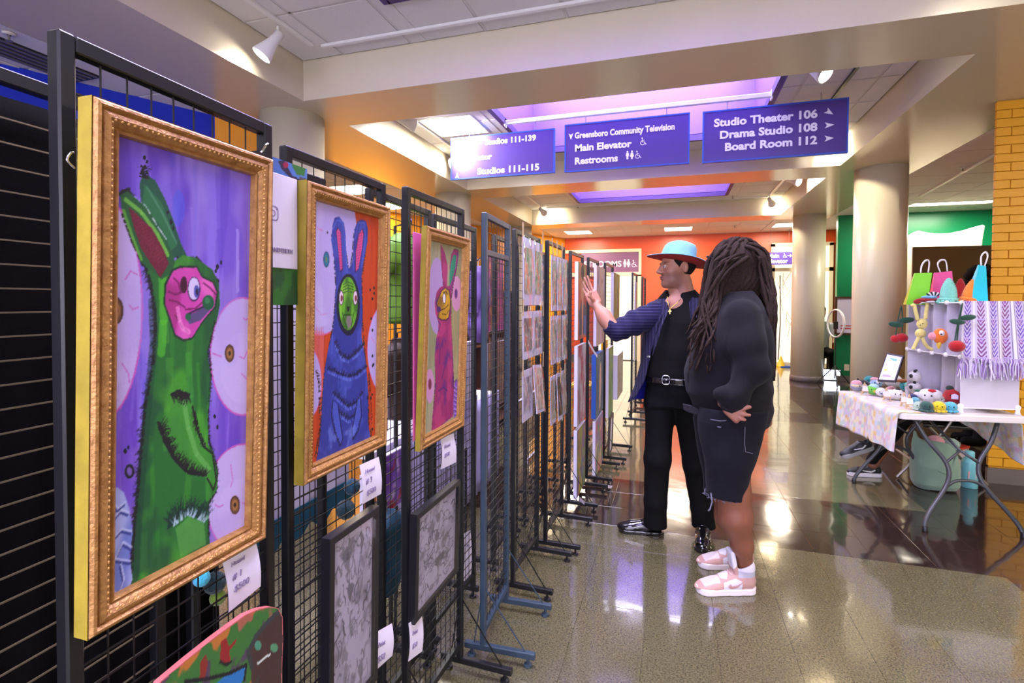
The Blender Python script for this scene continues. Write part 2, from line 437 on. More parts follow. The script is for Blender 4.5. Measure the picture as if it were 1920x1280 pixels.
M['pane_sky'] = mat('bright_roof_pane', rgb(230, 230, 255), emit=(0.80, 0.78, 1.0, 1), estr=5.0)
M['lamp_warm'] = mat('lit_lamp_diffuser', rgb(255, 245, 225), emit=(1.0, 0.90, 0.72, 1), estr=7.0)
M['bulb'] = mat('lit_bulb', rgb(255, 245, 230), emit=(1.0, 0.93, 0.82, 1), estr=40.0)
M['black'] = mat('black_paint', rgb(22, 21, 24), rough=0.4)

def floor_material(name, c1, c2, speck, rough):
    m = bpy.data.materials.new(name); m.use_nodes = True; nt = m.node_tree; N = nt.nodes; L = nt.links; b = N['Principled BSDF']
    g = N.new('ShaderNodeNewGeometry')
    n1 = N.new('ShaderNodeTexNoise'); n1.inputs['Scale'].default_value = 130; n1.inputs['Detail'].default_value = 3; L.new(g.outputs['Position'], n1.inputs['Vector'])
    r1 = N.new('ShaderNodeMapRange'); r1.inputs['From Min'].default_value = .38; r1.inputs['From Max'].default_value = .62; L.new(n1.outputs['Fac'], r1.inputs['Value'])
    mx = N.new('ShaderNodeMix'); mx.data_type = 'RGBA'; mx.inputs['A'].default_value = c1; mx.inputs['B'].default_value = c2; L.new(r1.outputs['Result'], mx.inputs['Factor'])
    n2 = N.new('ShaderNodeTexNoise'); n2.inputs['Scale'].default_value = 240; n2.inputs['Detail'].default_value = 1; L.new(g.outputs['Position'], n2.inputs['Vector'])
    r2 = N.new('ShaderNodeMapRange'); r2.inputs['From Min'].default_value = .66; r2.inputs['From Max'].default_value = .72; L.new(n2.outputs['Fac'], r2.inputs['Value'])
    mx2 = N.new('ShaderNodeMix'); mx2.data_type = 'RGBA'; mx2.inputs['B'].default_value = speck; L.new(mx.outputs['Result'], mx2.inputs['A']); L.new(r2.outputs['Result'], mx2.inputs['Factor'])
    L.new(mx2.outputs['Result'], b.inputs['Base Color'])
    n3 = N.new('ShaderNodeTexNoise'); n3.inputs['Scale'].default_value = 6; n3.inputs['Detail'].default_value = 2; L.new(g.outputs['Position'], n3.inputs['Vector'])
    r3 = N.new('ShaderNodeMapRange'); r3.inputs['To Min'].default_value = rough*.7; r3.inputs['To Max'].default_value = rough*1.3; L.new(n3.outputs['Fac'], r3.inputs['Value'])
    L.new(r3.outputs['Result'], b.inputs['Roughness'])
    n4 = N.new('ShaderNodeTexNoise'); n4.inputs['Scale'].default_value = 3.2; n4.inputs['Detail'].default_value = 2; L.new(g.outputs['Position'], n4.inputs['Vector'])
    bp = N.new('ShaderNodeBump'); bp.inputs['Strength'].default_value = .10; bp.inputs['Distance'].default_value = .02
    L.new(n4.outputs['Fac'], bp.inputs['Height']); L.new(bp.outputs['Normal'], b.inputs['Normal'])
    b.inputs['Specular IOR Level'].default_value = 0.75
    b.inputs['Coat Weight'].default_value = 0.45; b.inputs['Coat Roughness'].default_value = 0.04; b.inputs['Coat IOR'].default_value = 1.6
    L.new(bp.outputs['Normal'], b.inputs['Coat Normal'])
    return m
M['floor'] = floor_material('grey_green_floor_tile', rgb(104, 98, 70), rgb(72, 68, 48), rgb(138, 134, 100), 0.13)
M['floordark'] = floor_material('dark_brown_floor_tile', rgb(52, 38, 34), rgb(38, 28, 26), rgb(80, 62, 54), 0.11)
M['grout'] = mat('floor_joint', rgb(84, 80, 62), rough=0.6)

XL0, XL1, XR0, XR1 = -3.85, -2.93, 1.87, 2.83
YB = [(0.02, 0.64), (3.56, 4.18), (7.08, 7.71), (10.71, 11.33)]      # cross beams
ZS, ZC = 3.11, 3.43
# ---- floor: slab plus real tiles
slab = struct('floor', MB().box((-8, -5, -0.10), (7.5, 14.4, -0.012)), M['grout'])
TS = 0.305
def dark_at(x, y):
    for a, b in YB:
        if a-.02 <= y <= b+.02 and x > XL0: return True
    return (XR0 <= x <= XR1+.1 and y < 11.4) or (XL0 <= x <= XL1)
tiles = []
for i in range(-24, 22):
    for j in range(-12, 45):
        x = 0.04+i*TS; y = 0.205+j*TS
        d = np.array([x, y, 0])-CAM; wz = d@FW
        vis = wz > .3 and -40 < PPX+F_PX*(d@RT)/wz < 1960 and PPY-F_PX*(d@UP)/wz < 1340
        hid = x < -.9
        tiles.append(((0 if vis else 1000)+(6 if hid else 0)+math.hypot(x, y), x, y))
tiles.sort()
def tile_mesh(m, nm):
    mb = MB(); e = TS/2-.0004; mb.cbox((-e, -e, -.012), (e, e, 0), .0009); 
    me = bpy.data.meshes.new(nm); me.from_pydata(mb.v, [], mb.f); me.materials.append(m); return me
tm = [tile_mesh(M['floor'], 'floor_tile'), tile_mesh(M['floordark'], 'dark_floor_tile')]
rest = [MB(), MB()]
for k, (d, x, y) in enumerate(tiles):
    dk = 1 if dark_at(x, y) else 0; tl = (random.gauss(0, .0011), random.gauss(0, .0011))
    if k < 300:
        o = bpy.data.objects.new('floor_tile', tm[dk]); COL.objects.link(o); o.parent = slab
        o.location = (x, y, -.0004); o.rotation_euler = (tl[0], tl[1], 0)
    else:
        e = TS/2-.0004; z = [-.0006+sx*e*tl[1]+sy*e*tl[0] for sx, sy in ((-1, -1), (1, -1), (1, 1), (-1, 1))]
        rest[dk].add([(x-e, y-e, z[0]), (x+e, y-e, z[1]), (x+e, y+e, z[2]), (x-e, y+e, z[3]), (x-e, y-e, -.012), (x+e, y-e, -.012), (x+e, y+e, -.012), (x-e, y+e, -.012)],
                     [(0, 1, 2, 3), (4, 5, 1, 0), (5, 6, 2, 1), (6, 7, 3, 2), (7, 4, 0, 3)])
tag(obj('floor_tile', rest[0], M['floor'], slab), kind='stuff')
tag(obj('dark_floor_tile', rest[1], M['floordark'], slab), kind='stuff')

# ---- beams (structure of the coffered ceiling) with glossy undersides
def beam(name, a, b):
    mb = MB(); mb.box(a, b); o = struct(name, mb, [M['cream'], M['soffit']])
    o.data.polygons[0].material_index = 1
    return o
beam('trim_1', (XL0, -5, ZS), (XL1, 14, ZC+.25))
beam('trim_2', (XR0, -5, ZS), (XR1, 11.33, ZC+.25))
for n, (a, b) in enumerate(YB): beam('trim_%d' % (n+3), (XL1, a, ZS), (XR0, b, ZC+.25))

# ---- ceilings: grid of lay-in boards, each its own piece
def tbar(mb, a, b): mb.box(a, b)
def ceiling(idx, x0, x1, y0, y1, z, holes=(), ts=.6, single=None, ox=None, oy=None):
    ox = x0 if ox is None else ox; oy = y0 if oy is None else oy
    # slab above
    S = MB(); S.box((x0, y0, z+.03), (x1, y1, z+.06)) if not holes else None
    if holes:
        hx0, hx1, hy0, hy1 = holes[0]
        for a, b in (((x0, y0), (x1, hy0)), ((x0, hy1), (x1, y1)), ((x0, hy0), (hx0, hy1)), ((hx1, hy0), (x1, hy1))):
            S.box((a[0], a[1], z+.03), (b[0], b[1], z+.06))
    c = struct('ceiling' if idx == 0 else 'ceiling.%03d' % idx, S, M['tile'])
    xs = [x0]+[ox+k*ts for k in range(-40, 40) if x0+.02 < ox+k*ts < x1-.02]+[x1]
    ys = [y0]+[oy+k*ts for k in range(-40, 60) if y0+.02 < oy+k*ts < y1-.02]+[y1]
    far = MB(); g = MB(); cache = {}
    for i in range(len(xs)-1):
        for j in range(len(ys)-1):
            a, b = (xs[i]+.008, ys[j]+.008), (xs[i+1]-.008, ys[j+1]-.008)
            segs = [(a, b)]
            for hx0, hx1, hy0, hy1 in holes:
                out = []
                for a, b in segs:
                    if b[0] <= hx0 or a[0] >= hx1 or b[1] <= hy0 or a[1] >= hy1: out.append((a, b)); continue
                    if a[0] < hx0: out.append((a, (hx0, b[1])))
                    if b[0] > hx1: out.append(((hx1, a[1]), b))
                    m0, m1 = max(a[0], hx0), min(b[0], hx1)
                    if a[1] < hy0: out.append(((m0, a[1]), (m1, hy0)))
                    if b[1] > hy1: out.append(((m0, hy1), (m1, b[1])))
                segs = out
            for a, b in segs:
                if b[0]-a[0] < .03 or b[1]-a[1] < .03: continue
                sx, sy = b[0]-a[0], b[1]-a[1]; key = (round(sx, 3), round(sy, 3)); cx, cy = (a[0]+b[0])/2, (a[1]+b[1])/2
                if single is not None and single(cx, cy):
                    if key not in cache:
                        mb = MB(); mb.box((-sx/2, -sy/2, .006), (sx/2, sy/2, .03)); mb.box((-sx/2+.006, -sy/2+.006, 0), (sx/2-.006, sy/2-.006, .006))
                        me = bpy.data.meshes.new('ceiling_tile'); me.from_pydata(mb.v, [], mb.f); me.materials.append(M['tile']); cache[key] = me
                    o = bpy.data.objects.new('ceiling_tile', cache[key]); COL.objects.link(o); o.parent = c
                    o.location = (cx, cy, z+random.uniform(-.0015, .0015)); o.rotation_euler = (random.gauss(0, .002), random.gauss(0, .002), 0)
                else: far.box((a[0], a[1], z), (b[0], b[1], z+.03))
    for x in xs[1:-1]:
        for (a, b) in ([(y0, y1)] if not holes or not (holes[0][0]-.01 < x < holes[0][1]+.01) else [(y0, holes[0][2]), (holes[0][3], y1)]):
            g.box((x-.010, a, z+.004), (x+.010, b, z+.012))
    for y in ys[1:-1]:
        for (a, b) in ([(x0, x1)] if not holes or not (holes[0][2]-.01 < y < holes[0][3]+.01) else [(x0, holes[0][0]), (holes[0][1], x1)]):
            g.box((a, y-.010, z+.004), (b, y+.010, z+.012))
    tag(obj('ceiling_grid', g, M['tbar'], c), kind='stuff')
    if far.v: tag(obj('ceiling_tile', far, M['tile'], c), kind='stuff')
    return c
WX0, WX1 = -1.80, 0.86
wells = [(-2.55, -0.65), (1.10, 2.98), (4.72, 6.60), (8.25, 10.12)]
inview = lambda x, y: y > 0
bays = [(-5, .02), (.64, 3.56), (4.18, 7.08), (7.71, 10.71)]
for n, ((y0, y1), wl) in enumerate(zip(bays, wells)):
    ceiling(n, XL1, XR0, y0, y1, ZC, holes=[(WX0, WX1, wl[0], wl[1])], single=(lambda x, y: True) if n else None, ox=-2.53, oy=y1-.02-.6)
    # purple light well
    W = MB(); a, b = wl; z0, z1, t = ZC-.01, SKY_Z, .05
    W.box((WX0-t, a-t, z0), (WX0, b+t, z1)); W.box((WX1, a-t, z0), (WX1+t, b+t, z1))
    W.box((WX0, a-t, z0), (WX1, a, z1)); W.box((WX0, b, z0), (WX1, b+t, z1))
    struct('window_well_%d' % (n+1), W, M['violet'])
    F = MB()
    for x0, x1, ya, yb in ((WX0-.035, WX0+.012, a-.035, b+.035), (WX1-.012, WX1+.035, a-.035, b+.035), (WX0, WX1, a-.035, a+.012), (WX0, WX1, b-.012, b+.035)):
        F.box((x0, ya, ZC-.02), (x1, yb, ZC+.05))
    struct('trim_%d' % (n+8), F, M['violetdark'])
    G = MB().box((WX0, a, z1), (WX1, b, z1+.02)); wn = struct('window_%d' % (n+1), G, M['pane_sky'])
    bars = MB()
    for k in range(1, 4): x = WX0+(WX1-WX0)*k/4; bars.box((x-.02, a, z1-.05), (x+.02, b, z1-.03))
    obj('glazing_bar', bars, M['white'], wn)
ceiling(4, -8, XL0, -5, 14.0, ZS+.004, ts=.6, single=lambda x, y: -5.2 < x and .5 < y < 9, oy=.1, ox=-3.85)
ceiling(5, XR1, 7.5, -5, 14.0, ZS+.004, ts=.6, single=lambda x, y: 3.5 < y < 11 and x < 6, oy=.2)
ceiling(6, XL1, XR0, 11.33, 14.0, ZS+.004, ts=.6, single=lambda x, y: y < 13.3, oy=11.35)
ceiling(7, XR0, XR1, 11.33, 14.0, ZS+.004, ts=.6, oy=11.35)
# roof over everything, so the building is closed
struct('ceiling_roof', MB().box((-8.1, -5.1, 5.0), (7.6, 14.5, 5.05)), M['plaster'])

# ---- columns
for k, (x, y) in enumerate([(-3.3, .3), (-3.3, 3.86), (-3.3, 7.4), (-3.3, 11.0), (2.39, .3), (2.39, 7.4), (2.41, 11.0)]):
    c = thing('column', ['round cream column behind the camera on the left', 'round cream column behind the first gold framed picture', 'round cream column left of the washed out purple sign', 'farthest round cream column on the left, behind the bagged prints', 'round cream column behind the camera on the right',
               'widest round cream column, beside the toy table', 'narrower round cream column farther back, between red wall and green wall'][k], 'column', (x, y, 0))
    c['kind'] = 'structure'; del c['category']
    obj('shaft', MB().lathe([(.275, 0), (.275, ZS)], (x, y, 0), 64), M['column'], c, smooth=True)
    obj('column_base', MB().lathe([(.277, 0), (.290, .004), (.286, .095), (.280, .1), (.276, .1)], (x, y, 0), 64), M['base'], c, smooth=True)

# ---- walls
def wall(name, p, q, z0, z1, m, t=.12, side=1):
    """upright wall from plan point p to q, thickness to the left (side=1) of p->q"""
    p = Vector((p[0], p[1], 0)); q = Vector((q[0], q[1], 0)); d = (q-p).normalized(); n = Vector((-d.y, d.x, 0))*t*side
    mb = MB(); P = [p, q, q+n, p+n]
    mb.add([(a.x, a.y, z0) for a in P]+[(a.x, a.y, z1) for a in P], [(0, 3, 2, 1), (4, 5, 6, 7), (0, 1, 5, 4), (1, 2, 6, 5), (2, 3, 7, 6), (3, 0, 4, 7)])
    return struct(name, mb, m)
wall('wall_far', (-2.74, 13.25), (3.9, 13.25), 0, ZS+.01, M['red'], .12, 1)
wall('wall_left_far', (-5.55, 7.35), (-2.74, 13.26), 0, ZS+.01, M['orange'], .12, 1)
wall('wall_left_alcove', (-8, 7.35), (-5.5, 7.35), 0, ZS+.01, M['orange'], .12, 1)
wall('wall_left_near', (-5.9, -.6), (-3.93, 3.62), 0, ZS+.01, M['blue'], .12, 1)
wall('wall_left_pier', (-3.93, 3.62), (-3.56, 4.02), 0, ZS+.01, M['orange'], .12, 1)
wall('wall_left_outer', (-8, -5), (-8, 14), 0, ZS+.01, M['plaster'], .1, 1)
wall('wall_right_far', (2.92, 11.12), (7.4, 11.12), 0, ZS+.01, M['green'], .12, 1)
wall('wall_right_outer', (7.4, -5), (7.4, 14), 0, ZS+.01, M['plaster'], .1, -1)
wall('wall_back', (-8, -5), (7.4, -5), 0, ZC+.02, M['plaster'], .1, -1)
bwn = struct('window_9', MB().box((-4.5, -4.93, .65), (3.5, -4.90, 2.85)), M['pane_sky'])
bars = MB()
for k in range(9): x = -4.53+k*1.0; bars.box((x, -4.90, .6), (x+.06, -4.86, 2.9))
bars.box((-4.53, -4.90, .58), (3.53, -4.86, .65)).box((-4.53, -4.90, 2.85), (3.53, -4.86, 2.92)); obj('glazing_bar', bars, M['white'], bwn)
# base boards
struct('baseboard_far', MB().box((-2.7, 13.235, 0), (3.9, 13.25, .1)), M['base'])
struct('baseboard_right', MB().box((2.93, 11.10, 0), (7.4, 11.12, .1)), M['base'])

# ---- yellow painted brick wall on the right
yx0, yy0, yx1 = 2.47, 5.19, 4.6
yw = struct('wall_yellow_brick', MB().prism([(yx0+.01, yy0+.012, 0), (yx1, yy0+.012, 0), (yx1, yy0+2.2, 0), (yx0+1.2, yy0+2.2, 0)], (0, 0, ZS)), M['mortar'])
BH, BW, JT = .0706, .205, .0045
bm = {}
for r in range(1, int(ZS/BH)+1):
    z = r*BH; 
    if z < .09: continue
    h = min(BH, ZS-z)-JT
    if h < .02: continue
    x = yx0 + (0 if r % 2 else -BW/2)
    while x < 3.35:
        a, b = max(x, yx0), x+BW-JT
        if b-a > .03:
            key = (round(b-a, 3), round(h, 3))
            if key not in bm:
                mb = MB().cbox((0, 0, 0), (b-a, .03, h), .003); me = bpy.data.meshes.new('brick'); me.from_pydata(mb.v, [], mb.f); me.materials.append(M['yellow']); bm[key] = me
            o = bpy.data.objects.new('brick', bm[key]); COL.objects.link(o); o.parent = yw
            o.location = (a, yy0-.004+random.uniform(-.0015, .0015), z)
        x += BW
    
mb = MB()
for r in range(1, int(ZS/BH)+1):
    z = r*BH; x = 3.35+(0 if r % 2 else .1)
    while x < yx1: mb.box((x, yy0-.003, z), (min(x+BW, yx1)-JT, yy0+.02, min(z+BH, ZS)-JT)); x += BW
tag(obj('brick', mb, M['yellow'], yw), kind='stuff')
struct('baseboard_yellow', MB().box((yx0-.006, yy0-.012, 0), (yx1, yy0+.02, .125)), M['base'])

# ---- ceiling fixtures
def ceil_light(x0, x1, y0, y1, z, label, power, col=(1, .87, .68)):
    c = thing('ceiling_light', label, 'light', ((x0+x1)/2, (y0+y1)/2, z))
    F = MB(); w = .02
    F.box((x0, y0, z-.008), (x1, y0+w, z+.02)); F.box((x0, y1-w, z-.008), (x1, y1, z+.02)); F.box((x0, y0+w, z-.008), (x0+w, y1-w, z+.02)); F.box((x1-w, y0+w, z-.008), (x1, y1-w, z+.02))
    obj('frame', F, M['white'], c)
    obj('diffuser', MB().box((x0+w, y0+w, z-.004), (x1-w, y1-w, z+.012)), M['lamp_warm'], c)
    if power: area_light('lamp_light', ((x0+x1)/2, (y0+y1)/2, z-.02), (x1-x0-.05, y1-y0-.05), power, col)
    return c
fz = ZS+.004
for x0, lb in ((-2.5, 'left square ceiling light before the red wall, above the restroom sign'), (-.25, 'middle square ceiling light before the red wall, above the man in the hat'), (1.98, 'right square ceiling light before the red wall, beside the narrower column')):
    ceil_light(x0, x0+.62, 11.85, 12.45, fz, lb, 42)
ceil_light(-4.85, -4.25, 6.3, 6.9, fz, 'ceiling light over the left alcove, nearer of the two', 34)
ceil_light(-5.0, -4.4, 7.6, 8.2, fz, 'ceiling light over the left alcove, farther of the two', 30)
ceil_light(3.72, 4.9, 10.1, 10.4, fz, 'long ceiling light before the green wall', 55, (1, .93, .78))
ceil_light(-2.68, -2.06, 5.05, 5.66, ZC, 'square ceiling light beside the purple skylight, above the washed out sign', 30, (1, .95, .85))
ceil_light(4.6, 5.8, 2.6, 3.2, fz, 'unseen ceiling light added to brighten the toy table side', 60, (1, .9, .74))  # unseen lamp, added to brighten the table side
ceil_light(3.4, 4.6, .2, .8, fz, 'unseen ceiling light added on the right as fill', 45, (1, .9, .74))  # added fill lamp on the right, out of view
ceil_light(-6.2, -5.6, 1.2, 2.4, fz, 'unseen ceiling light added over the left side as fill', 26, (.85, .85, 1))  # bluish fill lamp added out of view on the left

# track rails and spot lamps
def rail(label, a, b, w=.034, m=None):
    o = obj('track_rail', MB().bar(a, b, w, .022), m or M['white']); bevel(o, .003, 1); tag(o, label, 'track rail'); return o
rz = ZC-.012
rail('white track rail along the left edge of the nearest ceiling bay', (-2.66, .8, rz), (-2.66, 3.33, rz))
rail('white track rail across the far edge of the nearest ceiling bay', (-2.60, 3.37, rz), (1.75, 3.37, rz))
rail('white track rail left of the purple skylight over the signs', (-2.71, 4.3, rz), (-2.71, 6.7, rz))
rail('dark track rail right of the purple skylight, over the right hand sign', (1.42, 4.3, rz), (1.42, 6.9, rz), .03, M['black'])
rail('white track rail at the left of the third ceiling bay', (-2.62, 8.6, rz), (-2.62, 10.3, rz))
rail('white track rail at the right of the third ceiling bay', (1.62, 8.6, rz), (1.62, 10.45, rz))
rail('white pipe across the third ceiling bay before the last beam', (-2.55, 10.42, ZC-.02), (1.6, 10.42, ZC-.02), .018)
rail('white track rail on the side ceiling between big column and yellow wall', (3.25, 6.2, ZS-.01), (3.55, 9.4, ZS-.01))
def spot(x, y, label, aim, power=30, cone=60, z=None, col=(1, .86, .66), lit=True):
    z = z or ZC-.02; c = thing('spot_lamp', label, 'lamp', (x, y, z))
    top = Vector((x, y, z)); nk = top+Vector((0, 0, -.07)); d = (Vector(aim)-nk).normalized()
    obj('stem', MB().tube([top, nk], .008, 8), M['white'], c)
    L = .19; mb = MB()
    mb.lathe([(.012, -.035), (.032, -.026), (.036, .055), (.042, .075), (.066, L-.022), (.070, L-.002), (.066, L), (.060, L-.004), (.040, .085), (.0, .075)], nk, 28, ax=d, cap=False)
    obj('lamp_head', mb, M['white'], c, smooth=True)
    if lit:
        obj('bulb', MB().lathe([(.0, .085), (.034, .09), (.054, L-.028), (.034, L-.014), (0, L-.01)], nk, 20, ax=d, cap=False), M['bulb'], c, smooth=True)
        l = bpy.data.lights.new('spot_beam', 'SPOT'); l.energy = power; l.spot_size = math.radians(cone); l.spot_blend = .6; l.color = col; l.shadow_soft_size = .03
        o = bpy.data.objects.new('spot_beam', l); COL.objects.link(o); o.location = nk+d*(L+.01); o.rotation_euler = d.to_track_quat('-Z', 'Y').to_euler()
    return c
spot(-2.70, 3.02, 'white spot lamp at the left corner of the nearest ceiling bay', (-2.87, 2.88, 3.02), 30, 95)
spot(-2.72, 4.72, 'lit spot lamp left of the washed out purple sign', (-2.0, 5.35, 3.05), 60, 75, col=(1, .93, .88))
spot(.98, 4.62, 'lit spot lamp above the right hand sign', (1.8, 3.9, 2.4), 30, 80)
spot(-2.62, 10.2, 'spot lamp at the left of the third bay, above the panels', (-2.5, 10.75, 3.2), 30, 110)
spot(1.62, 10.35, 'spot lamp at the right of the third bay, before the narrow column', (1.85, 10.9, 3.15), 34, 110)
spot(1.62, 8.75, 'farther spot lamp on the right rail of the third bay', (2.2, 8.2, 3.0), 30, 90)
spot(1.42, 6.6, 'spot lamp on the dark rail behind the right hand sign', (2.0, 7.0, 3.1), 40, 110)
spot(-2.71, 6.4, 'spot lamp on the rail behind the washed out sign', (-3.0, 6.1, 3.2), 30, 110)
spot(1.5, 3.2, 'spot lamp aimed at the toy table, above the photograph', (1.9, 4.3, 1.0), 12, 60, col=(1, .92, .8))
spot(-2.66, 1.3, 'spot lamp on the left rail above the photograph', (-1.2, 1.2, 1.3), 22, 60, col=(.95, .88, 1))
# sprinklers and vent
for x, y, z, lb in ((-3.93, 2.13, ZS, 'sprinkler head on the left ceiling above the black cloth panel'), (-1.9, 10.45, ZC, 'sprinkler head left of the last purple skylight'), (1.0, 10.3, ZC, 'sprinkler head right of the last purple skylight'), (3.3, 7.6, ZS, 'sprinkler head on the right side ceiling beside the yellow bricks'), (1.2, 11.9, ZS, 'sprinkler head before the red wall')):
    c = thing('sprinkler', lb, 'sprinkler', (x, y, z))
    obj('escutcheon', MB().lathe([(.0, 0), (.035, -.001), (.03, -.012), (.012, -.014)], (x, y, z), 20, cap=False), M['tbar'], c, smooth=True)
    obj('deflector', MB().lathe([(.006, -.012), (.006, -.045), (.02, -.047), (.02, -.05), (0, -.05)], (x, y, z), 14, cap=False), M['base'], c)
c = thing('ceiling_vent', 'dark slotted air vent in the left ceiling above the black cloth panel', 'vent', (-4.2, 2.1, ZS))
obj('vent_frame', MB().box((-4.35, 1.2, ZS-.004), (-4.05, 2.75, ZS+.004)), M['black'], c)
for k in range(5): obj('vent_slat', MB().box((-4.33+.06*k, 1.22, ZS-.010), (-4.305+.06*k, 2.73, ZS-.004)), M['base'], c)

# ---- hanging signs
M['sign'] = mat('purple_sign_face', rgb(76, 54, 140), rough=0.35)
M['signedge'] = mat('blue_sign_edge', rgb(40, 80, 190), rough=0.4)
M['letter'] = mat('white_vinyl_lettering', rgb(224, 218, 240), rough=0.5)
SY = 5.40
def arrow(mb, cx, cz, s, ang, y):
    P = [(-.6, .55), (.9, 0), (-.6, -.55), (-.25, 0)]; ca, sa = math.cos(ang), math.sin(ang)
    V = [(cx+s*(p[0]*ca-p[1]*sa), y, cz+s*(p[0]*sa+p[1]*ca)) for p in P]
    mb.add(V+[(a, b+.002, c) for a, b, c in V], [(0, 3, 1), (1, 3, 2), (0, 1, 5, 4), (1, 2, 6, 5), (2, 3, 7, 6), (3, 0, 4, 7)])
def person_icon(mb, x, z, s, y, skirt=False):
    def disc(cx, cz, r):
        n = 14; V = [(cx+r*math.cos(2*math.pi*k/n), y, cz+r*math.sin(2*math.pi*k/n)) for k in range(n)]; mb.add(V, [tuple(range(n))])
    disc(x, z+.90*s, .11*s)
    q = [(-.16, .76), (.16, .76), (.2, .40), (.12, .40), (.10, .0), (.02, .0), (0, .36), (-.02, 0), (-.10, 0), (-.12, .40), (-.2, .40)]
    if skirt: q = [(-.13, .76), (.13, .76), (.24, .28), (.10, .28), (.09, 0), (-.09, 0), (-.10, .28), (-.24, .28)]
    mb.add([(x+a*s, y, z+b*s) for a, b in q], [tuple(range(len(q)))])
def wheel_icon(mb, x, z, s, y):
    n = 22; cx, cz, r0, r1 = x, z+.32*s, .24*s, .32*s
    a = [math.radians(100+k*290/n) for k in range(n+1)]
    V = [(cx+r1*math.cos(t), y, cz+r1*math.sin(t)) for t in a]+[(cx+r0*math.cos(t), y, cz+r0*math.sin(t)) for t in a]
    mb.add(V, [(i, i+1, n+2+i, n+1+i) for i in range(n)])
    k = 12; mb.add([(x-.08*s+.1*s*math.cos(2*math.pi*i/k), y, z+.95*s+.1*s*math.sin(2*math.pi*i/k)) for i in range(k)], [tuple(range(k))])
    for p, q in (((-.06, .85), (-.02, .42)), ((-.02, .42), (.26, .42)), ((.26, .42), (.40, .10)), ((.40, .10), (.52, .14)), ((-.05, .66), (.22, .66))):
        mb.bar((x+p[0]*s, y, z+p[1]*s), (x+q[0]*s, y, z+q[1]*s), .07*s, .001, up=(0, 1, 0))
def sign(x0, x1, z0, z1, label, lines, icons, y=SY):
    c = thing('hanging_sign', label, 'sign', ((x0+x1)/2, y, z1))
    o = obj('sign_panel', MB().box((x0+.012, y, z0+.012), (x1-.012, y+.03, z1-.012)), M['sign'], c)
    e = MB()
    for a, b in (((x0, z0), (x1, z0+.014)), ((x0, z1-.014), (x1, z1)), ((x0, z0+.014), (x0+.014, z1-.014)), ((x1-.014, z0+.014), (x1, z1-.014))): e.box((a[0], y-.003, a[1]), (b[0], y+.033, b[1]))
    obj('sign_border', e, M['signedge'], c)
    for txt, x, z, s, al, sx in lines: text_mesh('lettering', txt, s, M['letter'], (x, y-.002, z), (1, 0, 0), (0, 0, 1), c, bold=s*.036, align=al, sx=sx)
    mb = MB(); icons(mb, y-.0025)
    if mb.v: obj('pictogram', mb, M['letter'], c)
    wr = MB()
    for x in (x0+.22, x1-.22): wr.tube([(x, y+.015, z1), (x, y+.015, ZC-.025)], .003, 6)
    obj('hanging_wire', wr, M['base'], c)
def ic1(mb, y): arrow(mb, -2.36, 2.885, .042, math.pi/2, y)
sign(-2.44, -1.235, 2.845, 3.315, 'leftmost hanging purple sign, bleached by the lamp, reading Studios 111-115',
     [('Studios 111-139', -1.44, 3.205, .085, 'RIGHT', 1.05), ('Elevator', -2.26, 3.045, .085, 'LEFT', 1.1), ('Studios 111-115', -1.40, 2.885, .095, 'RIGHT', 1.15)], ic1)
def ic2(mb, y):
    arrow(mb, -1.06, 3.215, .045, -math.pi/2, y); wheel_icon(mb, -.325, 3.055, .075, y)
    person_icon(mb, -.475, 2.925, .085, y); person_icon(mb, -.43, 2.925, .085, y, True); wheel_icon(mb, -.375, 2.925, .075, y)
sign(-1.128, .124, 2.838, 3.338, 'middle hanging purple sign reading Greensboro Community Television and Restrooms',
     [('Greensboro Community Television', -1.02, 3.185, .087, 'LEFT', .80), ('Main Elevator', -1.02, 3.05, .098, 'LEFT', 1.07), ('Restrooms', -1.02, 2.915, .098, 'LEFT', 1.03)], ic2)
def ic3(mb, y):
    arrow(mb, 1.325, 3.215, .05, -math.pi/5, y); arrow(mb, 1.325, 3.095, .05, 0, y); arrow(mb, 1.325, 2.975, .05, 0, y)
sign(.243, 1.485, 2.832, 3.330, 'right hand hanging purple sign reading Studio Theater 106, Drama Studio 108, Board Room 112',
     [('Studio Theater 106', 1.235, 3.175, .103, 'RIGHT', 1.1), ('Drama Studio 108', 1.235, 3.055, .103, 'RIGHT', 1.1), ('Board Room 112', 1.235, 2.935, .103, 'RIGHT', 1.1)], ic3)
c = thing('sign_rail', 'white bar across the purple skylight that carries the hanging signs', 'rail', (-.5, SY, ZC))
o = obj('bar', MB().box((WX0+.01, SY-.005, ZC-.022), (WX1-.01, SY+.035, ZC+.022)), M['white'], c); bevel(o, .004, 1)
for x in (WX0+.004, WX1-.004-.006): obj('end_plate', MB().box((x-.003, SY-.02, ZC-.045), (x+.008, SY+.05, ZC+.045)), M['white'], c)

